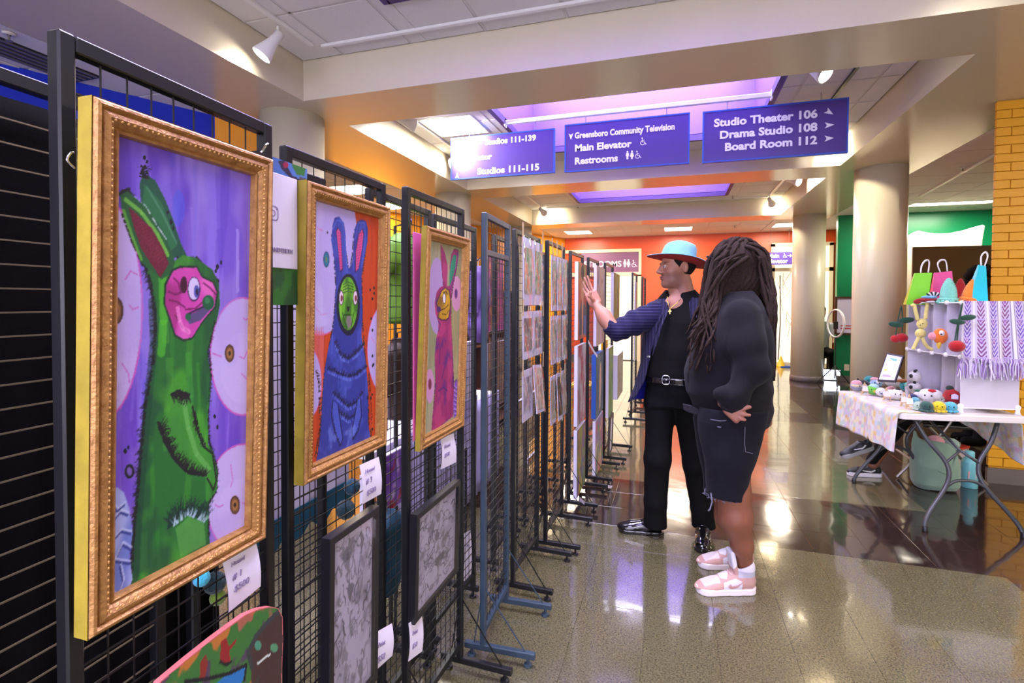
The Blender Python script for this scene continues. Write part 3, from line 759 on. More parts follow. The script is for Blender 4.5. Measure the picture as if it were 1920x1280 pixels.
# ---- far wall: restroom sign, doors, small elevator sign
M['plum'] = mat('plum_sign_face', rgb(126, 84, 120), rough=0.4)
M['glasslit'] = mat('frosted_door_glass', rgb(232, 222, 190), rough=0.25, noise=.15, nscale=8, stretch=(6, 6, .8), emit=(1, .92, .72, 1), estr=.55)
c = thing('restroom_sign', 'wide plum coloured sign reading RESTROOMS on the red wall', 'sign', (-1.5, 13.2, 2.2))
rx0, rx1, rz0, rz1 = -2.30, -.86, 2.22, 2.72
obj('sign_panel', MB().box((rx0, 13.20, rz0), (rx1, 13.24, rz1)), M['plum'], c)
text_mesh('lettering', 'RESTROOMS', .21, M['letter'], (-1.28, 13.197, 2.36), (1, 0, 0), (0, 0, 1), c, bold=.004, align='RIGHT')
mb = MB(); person_icon(mb, -1.20, 2.34, .20, 13.196); person_icon(mb, -1.11, 2.34, .20, 13.196, True); wheel_icon(mb, -.98, 2.34, .17, 13.196); obj('pictogram', mb, M['letter'], c)
fr = MB()
for a, b in (((-2.74, rz1), (-.80, rz1+.08)), ((rx1, rz0-.1), (-.80, rz1)), ((-2.74, rz0-.1), (rx1, rz0)), ): fr.box((a[0], 13.18, a[1]), (b[0], 13.25, b[1]))
struct('trim_12', fr, M['trim'])
d1 = struct('door_1', MB().box((-1.85, 13.19, .02), (-.92, 13.23, 2.12)), M['glasslit'])
fr = MB(); fr.box((-.92, 13.18, 0), (-.80, 13.25, 2.15)); fr.box((-1.97, 13.18, 0), (-1.85, 13.25, 2.15)); obj('door_frame', fr, M['trim'], d1)
d2 = struct('door_2', MB().box((2.20, 13.20, .08), (3.35, 13.23, 2.19)), M['glasslit'])
fr = MB()
for x in (2.12, 2.66, 3.30): fr.box((x, 13.17, 0), (x+.08, 13.25, 2.82))
fr.box((2.12, 13.17, 2.19), (3.38, 13.25, 2.27)); fr.box((2.12, 13.17, 2.76), (3.38, 13.25, 2.84)); fr.box((2.2, 13.18, 0), (3.3, 13.24, .1))
obj('door_frame', fr, M['trim'], d2)
obj('transom_pane', MB().box((2.2, 13.20, 2.27), (3.3, 13.22, 2.76)), M['glasslit'], d2)
br = MB()
for k in range(16):
    x = 2.35+random.uniform(0, .28); z = random.uniform(.2, 1.9); a = random.uniform(.5, 2.6)
    pts = [(x+.22*t*math.cos(a)+.05*t*t, 13.192, z+.4*t*math.sin(a)) for t in np.linspace(0, 1, 6)]; br.tube(pts, .004, 4)
br.tube([(2.3, 13.192, .15), (2.33, 13.192, 1.0), (2.31, 13.192, 2.1)], .014, 5)
obj('branch_decal', br, M['base'], d2)
mb = MB().box((1.97, 12.84, 2.325), (2.50, 12.87, 2.60)); c = thing('elevator_sign', 'small purple sign reading Main Elevator before the red wall', 'sign', (2.2, 12.85, 2.6))
obj('sign_panel', mb, M['sign'], c)
for t, z in (('Main', 2.48), ('Elevator', 2.36)): text_mesh('lettering', t, .125, M['letter'], (2.0, 12.837, z), (1, 0, 0), (0, 0, 1), c, bold=.004, sx=.95)
mb = MB(); wheel_icon(mb, 2.335, 2.47, .10, 12.836); mb.bar((2.39, 12.836, 2.52), (2.47, 12.836, 2.52), .013, .001, up=(0, 1, 0)); mb.bar((2.44, 12.836, 2.555), (2.475, 12.836, 2.52), .013, .001, up=(0, 1, 0)); mb.bar((2.44, 12.836, 2.485), (2.475, 12.836, 2.52), .013, .001, up=(0, 1, 0))
obj('pictogram', mb, M['letter'], c)
wr = MB(); wr.tube([(2.05, 12.855, 2.6), (2.05, 12.855, ZS)], .003, 5); wr.tube([(2.42, 12.855, 2.6), (2.42, 12.855, ZS)], .003, 5); obj('hanging_wire', wr, M['base'], c)
# ============================================================ GRID PANELS
M['grid'] = mat('black_powder_coat', rgb(20, 20, 24), rough=0.34, noise=.25, nscale=30)
M['gridbluesheen'] = mat('blue_sheen_black_coat', rgb(50, 68, 84), rough=0.4, noise=.25, nscale=12)  # black coat with the blue of reflected light put into its colour
M['wire'] = mat('dark_wire', rgb(24, 22, 24), rough=0.4)
M['wirepale'] = mat('bare_brass_wire', rgb(120, 108, 84), rough=0.4, metal=.3)
PW = 0.023
def grid_panel(label, a, b, h=1.83, feet=True, frame=None, wire=None, spacing=.0381, foot=(.21, .16), step=1, hsp=.0381, group=None, midrail=False):
    """free-standing wire panel from plan point a to b (a nearer), square posts, wires and T feet"""
    a = Vector((a[0], a[1], 0)); b = Vector((b[0], b[1], 0)); d = (b-a).normalized(); n = Vector((d.y, -d.x, 0)); L = (b-a).length
    c = thing('grid_panel', label, 'display panel', (a+b)/2, group); fm = frame or M['grid']
    def P(u, z, o=0): return a+d*u+n*o+Vector((0, 0, z))
    for k, u in enumerate((PW/2, L-PW/2)):
        o = obj('post', MB().bar(P(u, .045), P(u, h), PW, PW, up=d), fm, c); bevel(o, .003, 1)
    zr = [(h-PW/2), .10+PW/2]
    if midrail: zr.append(h-.16)
    for z in zr:
        o = obj('rail', MB().bar(P(PW, z), P(L-PW, z), PW*.9, PW), fm, c); bevel(o, .002, 1)
    wv = MB(); wh = MB(); nv = max(2, int((L-2*PW)/spacing)); W = .0026
    for k in range(1, nv):
        u = PW+(L-2*PW)*k/nv; wv.bar(P(u, .11), P(u, h-PW), .002)
    nh = int((h-.13)/hsp)
    for k in range(1, nh): z = .115+(h-.13-PW)*k/nh; wh.bar(P(PW*.5, z, .003), P(L-PW*.5, z, .003), W)
    tag(obj('upright_wire', wv, wire or M['wire'], c), kind='stuff'); tag(obj('cross_wire', wh, wire or M['wire'], c), kind='stuff')
    if feet:
        for u in (PW/2, L-PW/2):
            f = obj('foot_bar', MB().bar(P(u, .045, -foot[1]), P(u, .045, foot[0]), PW, .026), fm, c); bevel(f, .003, 1)
            for s in (-foot[1]+.03, foot[0]-.03): obj('levelling_foot', MB().lathe([(.006, .033), (.006, .012), (.017, .010), (.018, .003), (.017, 0.0)], P(u, 0, s), 14), fm, f)
            obj('brace_wire', MB().bar(P(u, .30), P(u, .055, foot[0]-.04), .004).bar(P(u, .30), P(u, .055, -foot[1]+.04), .004), fm, c)
    return c
FR = [  # front row, from the camera outwards
 ('tall black grid panel carrying the green rabbit picture, nearest the camera', (-.793, .476), (-.805, .872)),
 ('black grid panel carrying the blue rabbit picture', (-.87, .985), (-.865, 1.41)),
 ('black grid panel carrying the magenta rabbit picture', (-.812, 1.447), (-.80, 1.88)),
 ('black grid panel with three rows of two bagged prints', (-.762, 2.44), (-.745, 2.87)),
 ('black grid panel with three rows of three bagged prints', (-.715, 2.935), (-.705, 3.37)),
 ('black grid panel with three stacked white edged canvases beside the raised hand', (-.705, 3.59), (-.69, 4.02)),
 ('black grid panel with the blue edged canvas, left of the man', (-.668, 4.15), (-.652, 4.60)),
 ('black grid panel with the olive green painting', (-.61, 4.74), (-.59, 5.20)),
 ('black grid panel close behind the man\'s sleeve, with small bright prints', (-.49, 6.4), (-.47, 6.85)),
 ('farthest black grid panel of the front row', (-.44, 7.5), (-.42, 7.95)),
]
for k, (lb, a, b) in enumerate(FR):
    grid_panel(lb, a, b, foot=(.22, .08) if k < 3 else (.21, .10), spacing=.0381)
grid_panel('empty grid panel with a blue sheen front post, turned narrow', (-.738, 1.955), (-.752, 2.325), frame=M['gridbluesheen'], foot=(.22, .08), midrail=True)
BR_ = [
 ('black grid panel at the far left, hung with black cloth', (-.99, .10), (-1.02, .80), 2),
 ('black grid panel directly behind the green rabbit picture', (-1.02, .86), (-1.00, 1.30), 1),
 ('black grid panel behind the gap between blue and magenta rabbit pictures', (-.935, 1.43), (-.935, 1.86), 1),
 ('black grid panel behind the magenta rabbit picture, set farther back', (-.955, 1.93), (-.94, 2.37), 1),
 ('black grid panel behind the two column bagged prints', (-.93, 2.62), (-.93, 3.06), 1),
 ('black grid panel behind the three column bagged prints', (-.92, 3.2), (-.92, 3.7), 1),
 ('black grid panel behind the first stacked canvases', (-.90, 4.0), (-.90, 4.5), 1),
 ('black grid panel behind the olive green painting', (-.85, 5.3), (-.85, 5.8), 1),
]
for k, (lb, a, b, st) in enumerate(BR_): grid_panel(lb, a, b, step=1, foot=(.03, .22), wire=M['wirepale'] if k == 0 else None, spacing=.5 if k == 0 else .0381)
M['cloth_black'] = mat('black_cloth', rgb(12, 10, 12), rough=0.95, spec=.1, bump=.3, bscale=300)
def drape(name, label, cat, x, y0, y1, z0, z1, m, amp=.008, waves=7, hem=0.0, sheet=None, nx=50, nz=30, xs=None):
    V = []; nn = nx*nz
    for j in range(nz):
        t = j/(nz-1)
        for i in range(nx):
            u = i/(nx-1); y = y0+(y1-y0)*u; z = z1+(z0-z1)*t
            if j == nz-1 or hem: z += hem*t*abs(math.sin(u*math.pi*5))
            V.append((x+amp*(.3+t)*math.sin(u*waves*6.28+.6*math.sin(t*3)), y, z))
    V2 = [(a-.004, b, c) for a, b, c in V]; Q = []
    for j in range(nz-1):
        for i in range(nx-1):
            a = j*nx+i; Q.append((a, a+nx, a+nx+1, a+1)); Q.append((a+nn, a+1+nn, a+nx+1+nn, a+nx+nn))
    for j in range(nz-1):
        a = j*nx; Q.append((a, a+nn, a+nx+nn, a+nx)); b = a+nx-1; Q.append((b, b+nx, b+nx+nn, b+nn))
    for i in range(nx-1):
        Q.append((i, i+1, i+1+nn, i+nn)); a = (nz-1)*nx+i; Q.append((a, a+nn, a+1+nn, a+1))
    o = np_mesh(name, np.array(V+V2), np.array(Q), m); tag(o, label, cat); return o
drape('black_backing_cloth', 'black cloth filling the panel at the far left edge', 'cloth', -1.045, .10, .96, .02, 1.80, M['cloth_black'], .006, 9)

# ------------------------------------------------------------ framed pictures
M['gold'] = mat('gilded_moulding', rgb(192, 144, 80), rough=0.38, metal=.30, noise=.45, nscale=70, col2=rgb(148, 100, 52), bump=.5, bscale=200)
M['goldlight'] = mat('bright_gilt_edge', rgb(224, 172, 96), rough=0.35, metal=.3, noise=.3, nscale=90)
M['yellowside'] = mat('yellow_painted_frame_side', rgb(176, 154, 48), rough=0.5, noise=.35, nscale=22, bump=.2)
M['paint'] = mat('painted_canvas', rgb(255, 255, 255), rough=0.55, vcol=True, bump=.12, bscale=160)
M['print'] = mat('printed_paper', rgb(255, 255, 255), rough=0.45, vcol=True)
M['blackframe'] = mat('black_wood_frame', rgb(28, 27, 32), rough=0.3)
M['paper'] = mat('white_paper', rgb(222, 214, 232), rough=0.7)
class Pl:
    """a near-vertical rectangle facing +X (down the aisle side), top leaning out by dx"""
    def __init__(s, xb, xt, y0, y1, z0, z1): s.q = (xb, xt, y0, y1, z0, z1)
    def P(s, u, v, o=0):          # u 0..1 near->far, v 0..1 top->bottom, o out of the plane
        xb, xt, y0, y1, z0, z1 = s.q; return np.array([xt+(xb-xt)*v+o, y0+(y1-y0)*u, z1+(z0-z1)*v])
    def T(s, p):
        """uv of the sight line through a photograph pixel (keeps drawing proportions true to the picture)"""
        xb, xt, y0, y1, z0, z1 = s.q; r = ray(*p); 
        k = (xt-xb)/(z1-z0)      # x = xb + k (z-z0)
        t = (xb+k*(CAM[2]-z0)-CAM[0])/(r[0]-k*r[2]); Q = CAM+t*r
        return ((Q[1]-y0)/(y1-y0), (z1-Q[2])/(z1-z0))
    def corners(s, e=0.0, o=0.0):
        xb, xt, y0, y1, z0, z1 = s.q; a, b = e/(y1-y0), e/(z1-z0)
        return s.P(a, b, o), s.P(1-a, b, o), s.P(1-a, 1-b, o), s.P(a, 1-b, o)
def moulding(pl, prof, m, parent, name='frame_side'):
    """four mitred frame pieces; prof = [(inset from outer edge, height above plane)]"""
    xb, xt, y0, y1, z0, z1 = pl.q
    rings = [pl.corners(e, o) for e, o in prof]
    for s in range(4):
        mb = MB(); V = []
        for r in rings: V += [tuple(r[s]), tuple(r[(s+1) % 4])]
        n = len(rings); Fs = [(2*i, 2*i+1, 2*i+3, 2*i+2) for i in range(n-1)]+[(2*n-2, 2*n-1, 1, 0)]+[tuple(2*i for i in range(n-1, -1, -1)), tuple(2*i+1 for i in range(n))]
        mb.add(V, [tuple(reversed(f)) for f in Fs]); obj(name, mb, m, parent)
def rope(pl, e, o, r, parent, m, sp=.0085):
    mb = MB(); c = pl.corners(e, o)
    for s in range(4):
        a, b = np.array(c[s]), np.array(c[(s+1) % 4]); n = int(np.linalg.norm(b-a)/sp)
        for k in range(n): mb.ball(a+(b-a)*(k+.5)/n, r, 6)
    tag(obj('beading', mb, m, parent, smooth=True), kind='stuff')
GOLD = [(0, .0), (0, .017), (.004, .021), (.009, .022), (.014, .016), (.018, .019), (.026, .021), (.034, .016), (.040, .011), (.044, .014), (.048, .012), (.050, .003)]

def picture(label, pl, art, w, h, prof=GOLD, m=None, side=None, side_t=.03, fw=.05, bead=True, cat='picture', nm='framed_painting', glass=False, backing=None):
    xb, xt, y0, y1, z0, z1 = pl.q; c = thing(nm, label, cat, (xb, (y0+y1)/2, z0)); sc = fw/.05 if prof is GOLD else 1
    moulding(pl, [(e*sc, o) for e, o in prof], m or M['gold'], c)
    if bead: rope(pl, .029*sc, .0190, .0030*sc, c, M['goldlight'])
    if side is not None:      # deep painted strainer behind the moulding
        A = pl.corners(-.0015, .016); B = pl.corners(-.0015, -side_t+.02); mb = MB()
        mb.add([tuple(p) for p in A]+[tuple(p) for p in B], [(7, 6, 5, 4)]+[(i, i+4, (i+1) % 4+4, (i+1) % 4) for i in range(4)]); obj('frame_edge', mb, side, c)
    inner = pl.corners(fw-.004, .003); q = Pl(*pl.q); 
    art_pl_uv = lambda p: pl.T(p)
    pt = Paint(w, h, (200, 200, 200)); a, b = (fw-.004)/(y1-y0), (fw-.004)/(z1-z0)
    def T(p): u, v = pl.T(p); return ((u-a)/(1-2*a), (v-b)/(1-2*b))
    pt.T = T; art(pt); pt.build('picture_surface', *inner, M['paint'] if not glass else M['print'], c)
    if glass: 
        g = pl.corners(fw-.004, .014); obj('glass_pane', MB().quad(*[tuple(p) for p in g]), M['glasspane'], c)
    return c
def _gp():
    m = bpy.data.materials.new('thin_clear_sheet'); m.use_nodes = True; nt = m.node_tree; N = nt.nodes; L = nt.links
    for n in list(N): N.remove(n)
    o = N.new('ShaderNodeOutputMaterial'); t = N.new('ShaderNodeBsdfTransparent'); g = N.new('ShaderNodeBsdfGlossy'); g.inputs['Roughness'].default_value = .04
    f = N.new('ShaderNodeLayerWeight'); f.inputs['Blend'].default_value = .5; pw = N.new('ShaderNodeMath'); pw.operation = 'POWER'; pw.inputs[1].default_value = 4.0
    ma = N.new('ShaderNodeMath'); ma.operation = 'MULTIPLY_ADD'; ma.inputs[1].default_value = .85; ma.inputs[2].default_value = .06
    L.new(f.outputs['Facing'], pw.inputs[0]); L.new(pw.outputs[0], ma.inputs[0])
    x = N.new('ShaderNodeMixShader'); L.new(ma.outputs[0], x.inputs[0]); L.new(t.outputs[0], x.inputs[1]); L.new(g.outputs[0], x.inputs[2]); L.new(x.outputs[0], o.inputs[0]); return m
M['glasspane'] = _gp()

DK = (22, 22, 30)
def art_green(p):
    H = p.h; gr = np.linspace(0, 1, H)[:, None]; 
    top = np.array((112, 82, 200.)); bot = np.array((128, 96, 196.)); p.A = top*(1-gr[..., None])+bot*gr[..., None]+0*p.A
    p.cloud((90, 50, 178), 3, .45, .6, 1.5, .6); p.cloud((150, 132, 226), 4, .5, .5, 2, .5); p.streaks(46, [(96, 62, 190), (150, 128, 224), (84, 74, 206), (120, 86, 210)], (3, 14), (.1, .35), .30)
    p.ell((332, 390), 12, 34, (70, 92, 214), .5); p.line([(443, 430), (443, 545)], (176, 160, 232), 6, .6); p.poly([(400, 300), (430, 300), (424, 420), (408, 540)], (88, 58, 186), .35)
    ey = (190, 172, 226); pk = (196, 88, 182)
    for c, rx, ry in (((190, 578), 74, 206), ((452, 668), 60, 110), ((456, 938), 72, 106)):
        p.ell(c, rx, ry, ey, 1, pk, 2.4); p.ell((c[0], c[1]+ry*.2), rx*.7, ry*.6, (200, 184, 236), .4)
    p.cloud((168, 146, 214), 3, .55, .35, 1, 1.5)
    for c, rx, ry in (((214, 582), 13, 24), ((428, 662), 8, 15), ((438, 946), 8.5, 16)):
        p.ell(c, rx, ry, (112, 76, 52), 1, (70, 40, 34), 2); p.ell(c, rx*.66, ry*.66, (160, 112, 62)); p.ell(c, rx*.28, ry*.28, (38, 24, 26))
    for v in ([(255, 515), (242, 508), (232, 524)], [(258, 575), (246, 580), (240, 572)], [(225, 680), (238, 700), (240, 716)], [(470, 640), (455, 672), (446, 668)], [(402, 664), (396, 662), (412, 668)], [(400, 945), (408, 950), (416, 946)], [(478, 940), (462, 946), (452, 942)], [(470, 720), (456, 706), (450, 700)], [(430, 870), (434, 900), (430, 912)], [(472, 590), (458, 600), (454, 596)]):
        p.line(v, pk, 1.6, .8)
    # back ear, then body
    p.poly([(266, 325), (259, 345), (262, 385), (300, 440), (315, 485), (348, 480), (336, 455), (322, 412), (306, 372), (288, 338)], (26, 84, 62))
    p.poly([(268, 345), (265, 380), (304, 435), (318, 470), (330, 460), (300, 380)], (40, 116, 66), .8)
    p.line([(272, 350), (302, 400), (328, 455)], (92, 150, 120), 3, .6)
    body = [(268, 498), (280, 530), (287, 580), (288, 620), (284, 680), (270, 760), (262, 850), (258, 900), (250, 980), (244, 1060), (240, 1105), (392, 1030), (388, 985), (388, 940), (404, 918), (406, 890), (398, 846), (388, 832), (387, 780), (392, 740), (392, 700), (386, 660), (396, 620), (404, 600), (410, 570), (408, 532), (396, 506), (366, 484), (340, 478), (312, 498)]
    L_ = [(270, 500), (280, 530), (288, 580), (289, 620), (285, 680), (270, 760), (262, 850), (258, 900), (250, 980), (242, 1095)]
    R_ = [(400, 600), (388, 655), (393, 700), (387, 780), (390, 830), (405, 880), (404, 918), (388, 945), (388, 1010)]
    p.fur(L_, 300, 13, DK, 2.2, 1, .6, .4); p.fur(R_, 200, 9, DK, 2.0, -1, .6, .3); p.fur([(330, 484), (366, 484), (408, 528)], 90, 11, DK, 2, -1, .6, .3)
    p.poly(body, (34, 108, 44)); m = p.mask(p.t(body), True)
    p.streaks(60, [(52, 150, 44), (74, 168, 40), (30, 100, 52), (90, 178, 56)], (4, 12), (.12, .4), .33, m); p.cloud((22, 74, 50), 5, .52, .6, 1, 1.6, m); p.cloud((84, 180, 44), 4, .58, .6, 1, 1.6, m)
    p.line([(283, 560), (286, 640), (276, 740), (266, 850), (258, 950), (250, 1080)], (14, 60, 46), 12, .45)
    p.line([(302, 520), (304, 600), (300, 660)], (84, 196, 44), 12, .6); p.line([(350, 660), (356, 740), (352, 800)], (70, 170, 60), 9, .4)
    p.fur(L_, 260, 10, DK, 2.0, -1, .7, .5, .85); p.fur(R_, 120, 6, DK, 1.8, 1, .7, .5, .8)
    # front ear
    ear = [(222, 366), (236, 358), (252, 372), (270, 388), (290, 422), (310, 452), (326, 492), (318, 512), (300, 524), (286, 512), (262, 492), (250, 460), (236, 424), (226, 396)]
    p.fur(ear[:6], 60, 9, (206, 214, 220), 2, -1, .5, .2, .6); p.fur([(222, 366), (228, 360), (240, 356)], 26, 12, DK, 2.4, -1, .6); p.fur([(226, 400), (244, 450), (266, 500)], 60, 8, DK, 2, 1)
    p.poly(ear, (30, 92, 48)); p.line([(230, 372), (262, 398), (292, 438), (312, 478)], (120, 196, 70), 5, .8); p.line([(228, 392), (246, 446), (262, 486)], (110, 190, 60), 4, .7)
    p.poly([(238, 388), (256, 404), (282, 428), (304, 468), (314, 494), (298, 520), (284, 500), (262, 466), (250, 432)], (108, 28, 52), 1, 8)
    for k in range(18): t = k/18; p.line([(244+t*52, 396+t*104), (252+t*56, 396+t*92)], (140, 40, 62), 1.2, .6)
    # pink mask face
    face = [(322, 508), (336, 502), (366, 502), (376, 520), (396, 530), (404, 548), (399, 576), (378, 600), (358, 632), (342, 636), (326, 626), (318, 600), (307, 570), (309, 534)]
    p.poly([(c[0]+(c[0]-356)*.07, c[1]+(c[1]-568)*.06) for c in face], (18, 50, 34)); p.poly(face, (200, 66, 164))
    fm = p.mask(p.t(face), True); p.cloud((232, 120, 196), 6, .5, .6, 1, 1, fm); p.cloud((150, 34, 110), 7, .55, .7, 1, 1, fm)
    for v in ([(312, 546), (326, 552), (338, 548)], [(314, 562), (330, 566), (344, 576)], [(322, 520), (332, 530), (336, 548)], [(378, 530), (392, 540), (402, 552)], [(326, 590), (338, 612), (350, 622)], [(344, 580), (364, 578), (382, 562)]): p.line(v, (112, 20, 84), 2.4, .9)
    p.ell((342, 534), 6.5, 16, (60, 14, 44)); p.ell((361, 542), 12, 23, (30, 22, 60)); p.ell((361, 541), 10.5, 21, (208, 196, 230)); p.ell((366, 546), 5, 12, (80, 84, 170)); p.ell((367, 547), 2.4, 6, (24, 20, 48))
    p.poly([(346, 590), (362, 586), (384, 572), (392, 580), (374, 600), (352, 608)], (86, 74, 120)); p.line([(346, 590), (384, 572)], (40, 20, 60), 2.2); p.ell((350, 594), 5, 7, (30, 96, 66)); p.ell((388, 567), 11, 14, (20, 92, 56)); p.ell((386, 563), 5, 6, (60, 140, 90), .7)
    p.line([(330, 574), (334, 600), (340, 616), (352, 622)], (240, 140, 205), 6, .7)
    # arm, knee
    p.poly([(322, 745), (340, 738), (356, 760), (364, 800), (376, 836), (398, 850), (404, 900), (398, 918), (380, 892), (350, 886), (322, 850), (306, 800)], (62, 146, 50), .8); p.line([(342, 750), (350, 800), (366, 850), (390, 880)], (120, 190, 100), 7, .5)
    p.fur([(318, 742), (332, 734), (352, 742)], 50, 16, DK, 2.4, -1, .5); p.fur([(294, 790), (306, 824), (324, 858), (350, 884), (384, 890)], 120, 15, DK, 2.4, 1, .6); p.line([(294, 790), (306, 824), (324, 858), (350, 884), (384, 890)], DK, 3.4); p.line([(358, 760), (366, 800), (378, 836), (396, 850), (403, 900), (398, 918), (386, 896)], DK, 2.6)
    p.fur([(362, 770), (370, 806), (384, 838)], 40, 9, DK, 2, -1); p.fur([(312, 985), (330, 968), (352, 958), (382, 968)], 120, 22, (16, 50, 42), 3, 1, .5); p.poly([(326, 990), (352, 968), (380, 980), (384, 1020), (336, 1045)], (84, 160, 72), .75); p.fur([(322, 984), (350, 962), (382, 976)], 50, 12, (170, 196, 214), 2.2, 1, .4, .2, .7)
    # blue swirls, ring
    blob = [(186, 1135), (184, 985), (196, 950), (205, 925), (216, 912), (230, 924), (240, 952), (246, 1000), (240, 1040), (246, 1085), (236, 1110)]
    p.poly(blob, (112, 128, 204)); bmk = p.mask(p.t(blob), True); p.cloud((176, 186, 232), 5, .45, .8, 1, 1, bmk)
    for v in ([(190, 960), (202, 985), (222, 960), (236, 965)], [(188, 1000), (206, 1015), (224, 996), (242, 1000)], [(190, 1030), (212, 1050), (226, 1020), (242, 1030)], [(188, 1060), (214, 1052), (240, 1056)], [(204, 940), (216, 958), (230, 946)], [(196, 1070), (206, 1110), (214, 1120)], [(222, 1060), (228, 1090), (220, 1112)]): p.line(v, (52, 62, 140), 3); p.line([(a+2, b-5) for a, b in v], (206, 214, 244), 2.5, .7)
    p.ell((240, 883), 7, 11, (118, 92, 176), 1, DK, 3); p.blur(1)
    for c, r in (((268, 296), 3.4), ((273, 303), 3), ((262, 312), 2), ((312, 398), 3), ((318, 416), 4), ((322, 428), 3), ((405, 500), 4), ((412, 492), 3), ((402, 508), 3), ((232, 845), 4), ((238, 838), 3), ((400, 780), 3), ((405, 800), 3)): p.ell(c, r*.8, r*1.3, DK)
    p.fur([(262, 332), (268, 312), (274, 330)], 24, 14, DK, 1.6, -1, .5)
def art_blue(p):
    p.A[:] = (186, 62, 22); p.streaks(60, [(206, 84, 26), (160, 44, 20), (196, 70, 30), (140, 34, 26)], (2, 7), (.2, .6), .4)
    ey = (176, 160, 214); pk = (206, 90, 150)
    p.ell((598, 478), 70, 150, ey, 1, pk, 2); p.poly([(575, 360), (662, 385), (668, 430), (660, 560), (575, 520)], ey)
    p.cloud((196, 184, 228), 4, .5, .5, 1, 1, p.mask(p.t([(570, 350), (660, 380), (650, 600), (570, 620)]), True))
    p.poly([(582, 618), (606, 622), (604, 800), (580, 700)], (214, 110, 120), .5)
    for k in range(7): p.line([(584+3.4*k, 612), (584+3.4*k, 660+8*(k % 3))], (206, 90, 110), 1.4, .6)
    p.ell((574, 717), 27, 68, ey, 1, pk, 1.5); p.ell((727, 655), 40, 90, ey, 1, pk, 1.5); p.ell((713, 660), 6, 21, (30, 88, 150), 1, DK, 1.5)
    p.ell((610, 486), 5.2, 14, (34, 110, 140), 1, (20, 50, 90), 1.4); p.ell((610, 486), 2, 6, (96, 130, 90))
    for v in ([(588, 420), (596, 430), (604, 432)], [(574, 755), (582, 740), (578, 725)], [(700, 640), (694, 632), (706, 650)], [(586, 570), (600, 590), (612, 588)]): p.line(v, (196, 120, 180), 1.2, .8)
    body = [(622, 420), (626, 408), (634, 406), (643, 418), (646, 440), (648, 480), (650, 500), (654, 504), (659, 490), (663, 430), (668, 416), (676, 411), (685, 415), (688, 430), (687, 455), (680, 490), (676, 520), (677, 560), (678, 590), (676, 630), (682, 665), (686, 700), (689, 745), (688, 790), (694, 826), (640, 850), (590, 870), (597, 830), (600, 790), (606, 700), (613, 655), (622, 620), (627, 575), (628, 520), (624, 480), (619, 450)]
    Lf = [(620, 440), (624, 480), (628, 540), (624, 600), (614, 655), (606, 700), (600, 790), (594, 860)]; Rf = [(688, 430), (682, 485), (677, 530), (678, 600), (684, 680), (689, 745), (690, 800)]
    p.fur(Lf, 260, 7, DK, 1.8, 1, .7, .4); p.fur(Rf, 220, 7, DK, 1.8, -1, .7, .4); p.fur([(640, 420), (647, 470), (652, 505)], 60, 5, DK, 1.4, -1); p.fur([(662, 430), (658, 480), (654, 505)], 60, 5, DK, 1.4, 1)
    p.poly(body, (44, 54, 140)); m = p.mask(p.t(body), True); p.cloud((70, 84, 180), 6, .5, .6, 1, 1.8, m); p.streaks(60, [(90, 104, 196), (34, 40, 116), (60, 72, 166)], (1.5, 4), (.04, .12), .4, m)
    p.line([(622, 430), (630, 412), (640, 416), (645, 450), (649, 510)], (86, 104, 200), 2.6, .7); p.line([(664, 450), (670, 418), (682, 418), (684, 450), (676, 500)], (86, 104, 200), 2.6, .7)
    for c in ([(628, 432), (632, 426), (637, 434), (639, 470), (641, 505), (636, 510), (633, 480)], [(671, 438), (678, 428), (681, 438), (677, 470), (670, 506), (664, 511), (665, 470)]):
        p.poly(c, (24, 18, 60)); p.poly([(a*.86+.14*(sum(q[0] for q in c)/len(c)), b*.95+.05*(sum(q[1] for q in c)/len(c))) for a, b in c], (206, 74, 134))
    for k in range(14): y = 436+5.2*k; p.line([(631+k*.3, y), (638+k*.25, y+2.5)], (140, 30, 84), 1.1, .8); p.line([(668-k*.2, y+3), (678-k*.6, y)], (140, 30, 84), 1.1, .8)
    p.ell((651, 571), 22, 58, (16, 18, 50)); p.ell((651, 569), 17.5, 50, (92, 166, 34)); fm = p.mask(p.t([(651+17*math.cos(t), 569+49*math.sin(t)) for t in np.linspace(0, 6.28, 30)[:-1]]), True)
    p.cloud((44, 96, 28), 9, .52, .8, 1, 1, fm); p.cloud((140, 206, 60), 8, .6, .7, 1, 1, fm)
    for k in range(4): p.line([(641, 534+5*k), (650, 528+6*k), (661, 533+5*k)], (30, 66, 24), 1.3)
    for x in (638, 664.5): p.ell((x, 558), 4.6, 14, (26, 20, 30)); p.ell((x, 558), 3.8, 12.5, (214, 196, 208)); p.ell((x+.8, 559), 2.2, 6, (120, 40, 60))
    p.poly([(648, 574), (654, 574), (652, 584), (650, 584)], (18, 20, 20)); p.poly([(648, 592), (656, 592), (658, 606), (652, 618), (647, 604)], (120, 112, 110)); p.line([(640, 585), (644, 600), (648, 618)], (26, 60, 24), 1.6); p.line([(662, 585), (659, 600), (656, 618)], (26, 60, 24), 1.6); p.line([(643, 590), (659, 590)], (26, 60, 24), 1.4)
    for P_, n, L in (([(626, 640), (638, 668), (652, 672), (668, 660), (680, 645)], 90, 10), ([(612, 690), (634, 700), (652, 706), (670, 700), (686, 686)], 110, 9), ([(622, 735), (640, 752), (652, 762), (668, 752), (678, 735)], 90, 9), ([(628, 770), (652, 785), (674, 770)], 60, 8)):
        p.line(P_, (20, 22, 66), 4, .85); p.fur(P_, n, L, (20, 22, 66), 2, 1, .5, .1); p.fur([(a, b+7) for a, b in P_], n, 8, (96, 116, 208), 1.6, 1, .3, 0, .6)
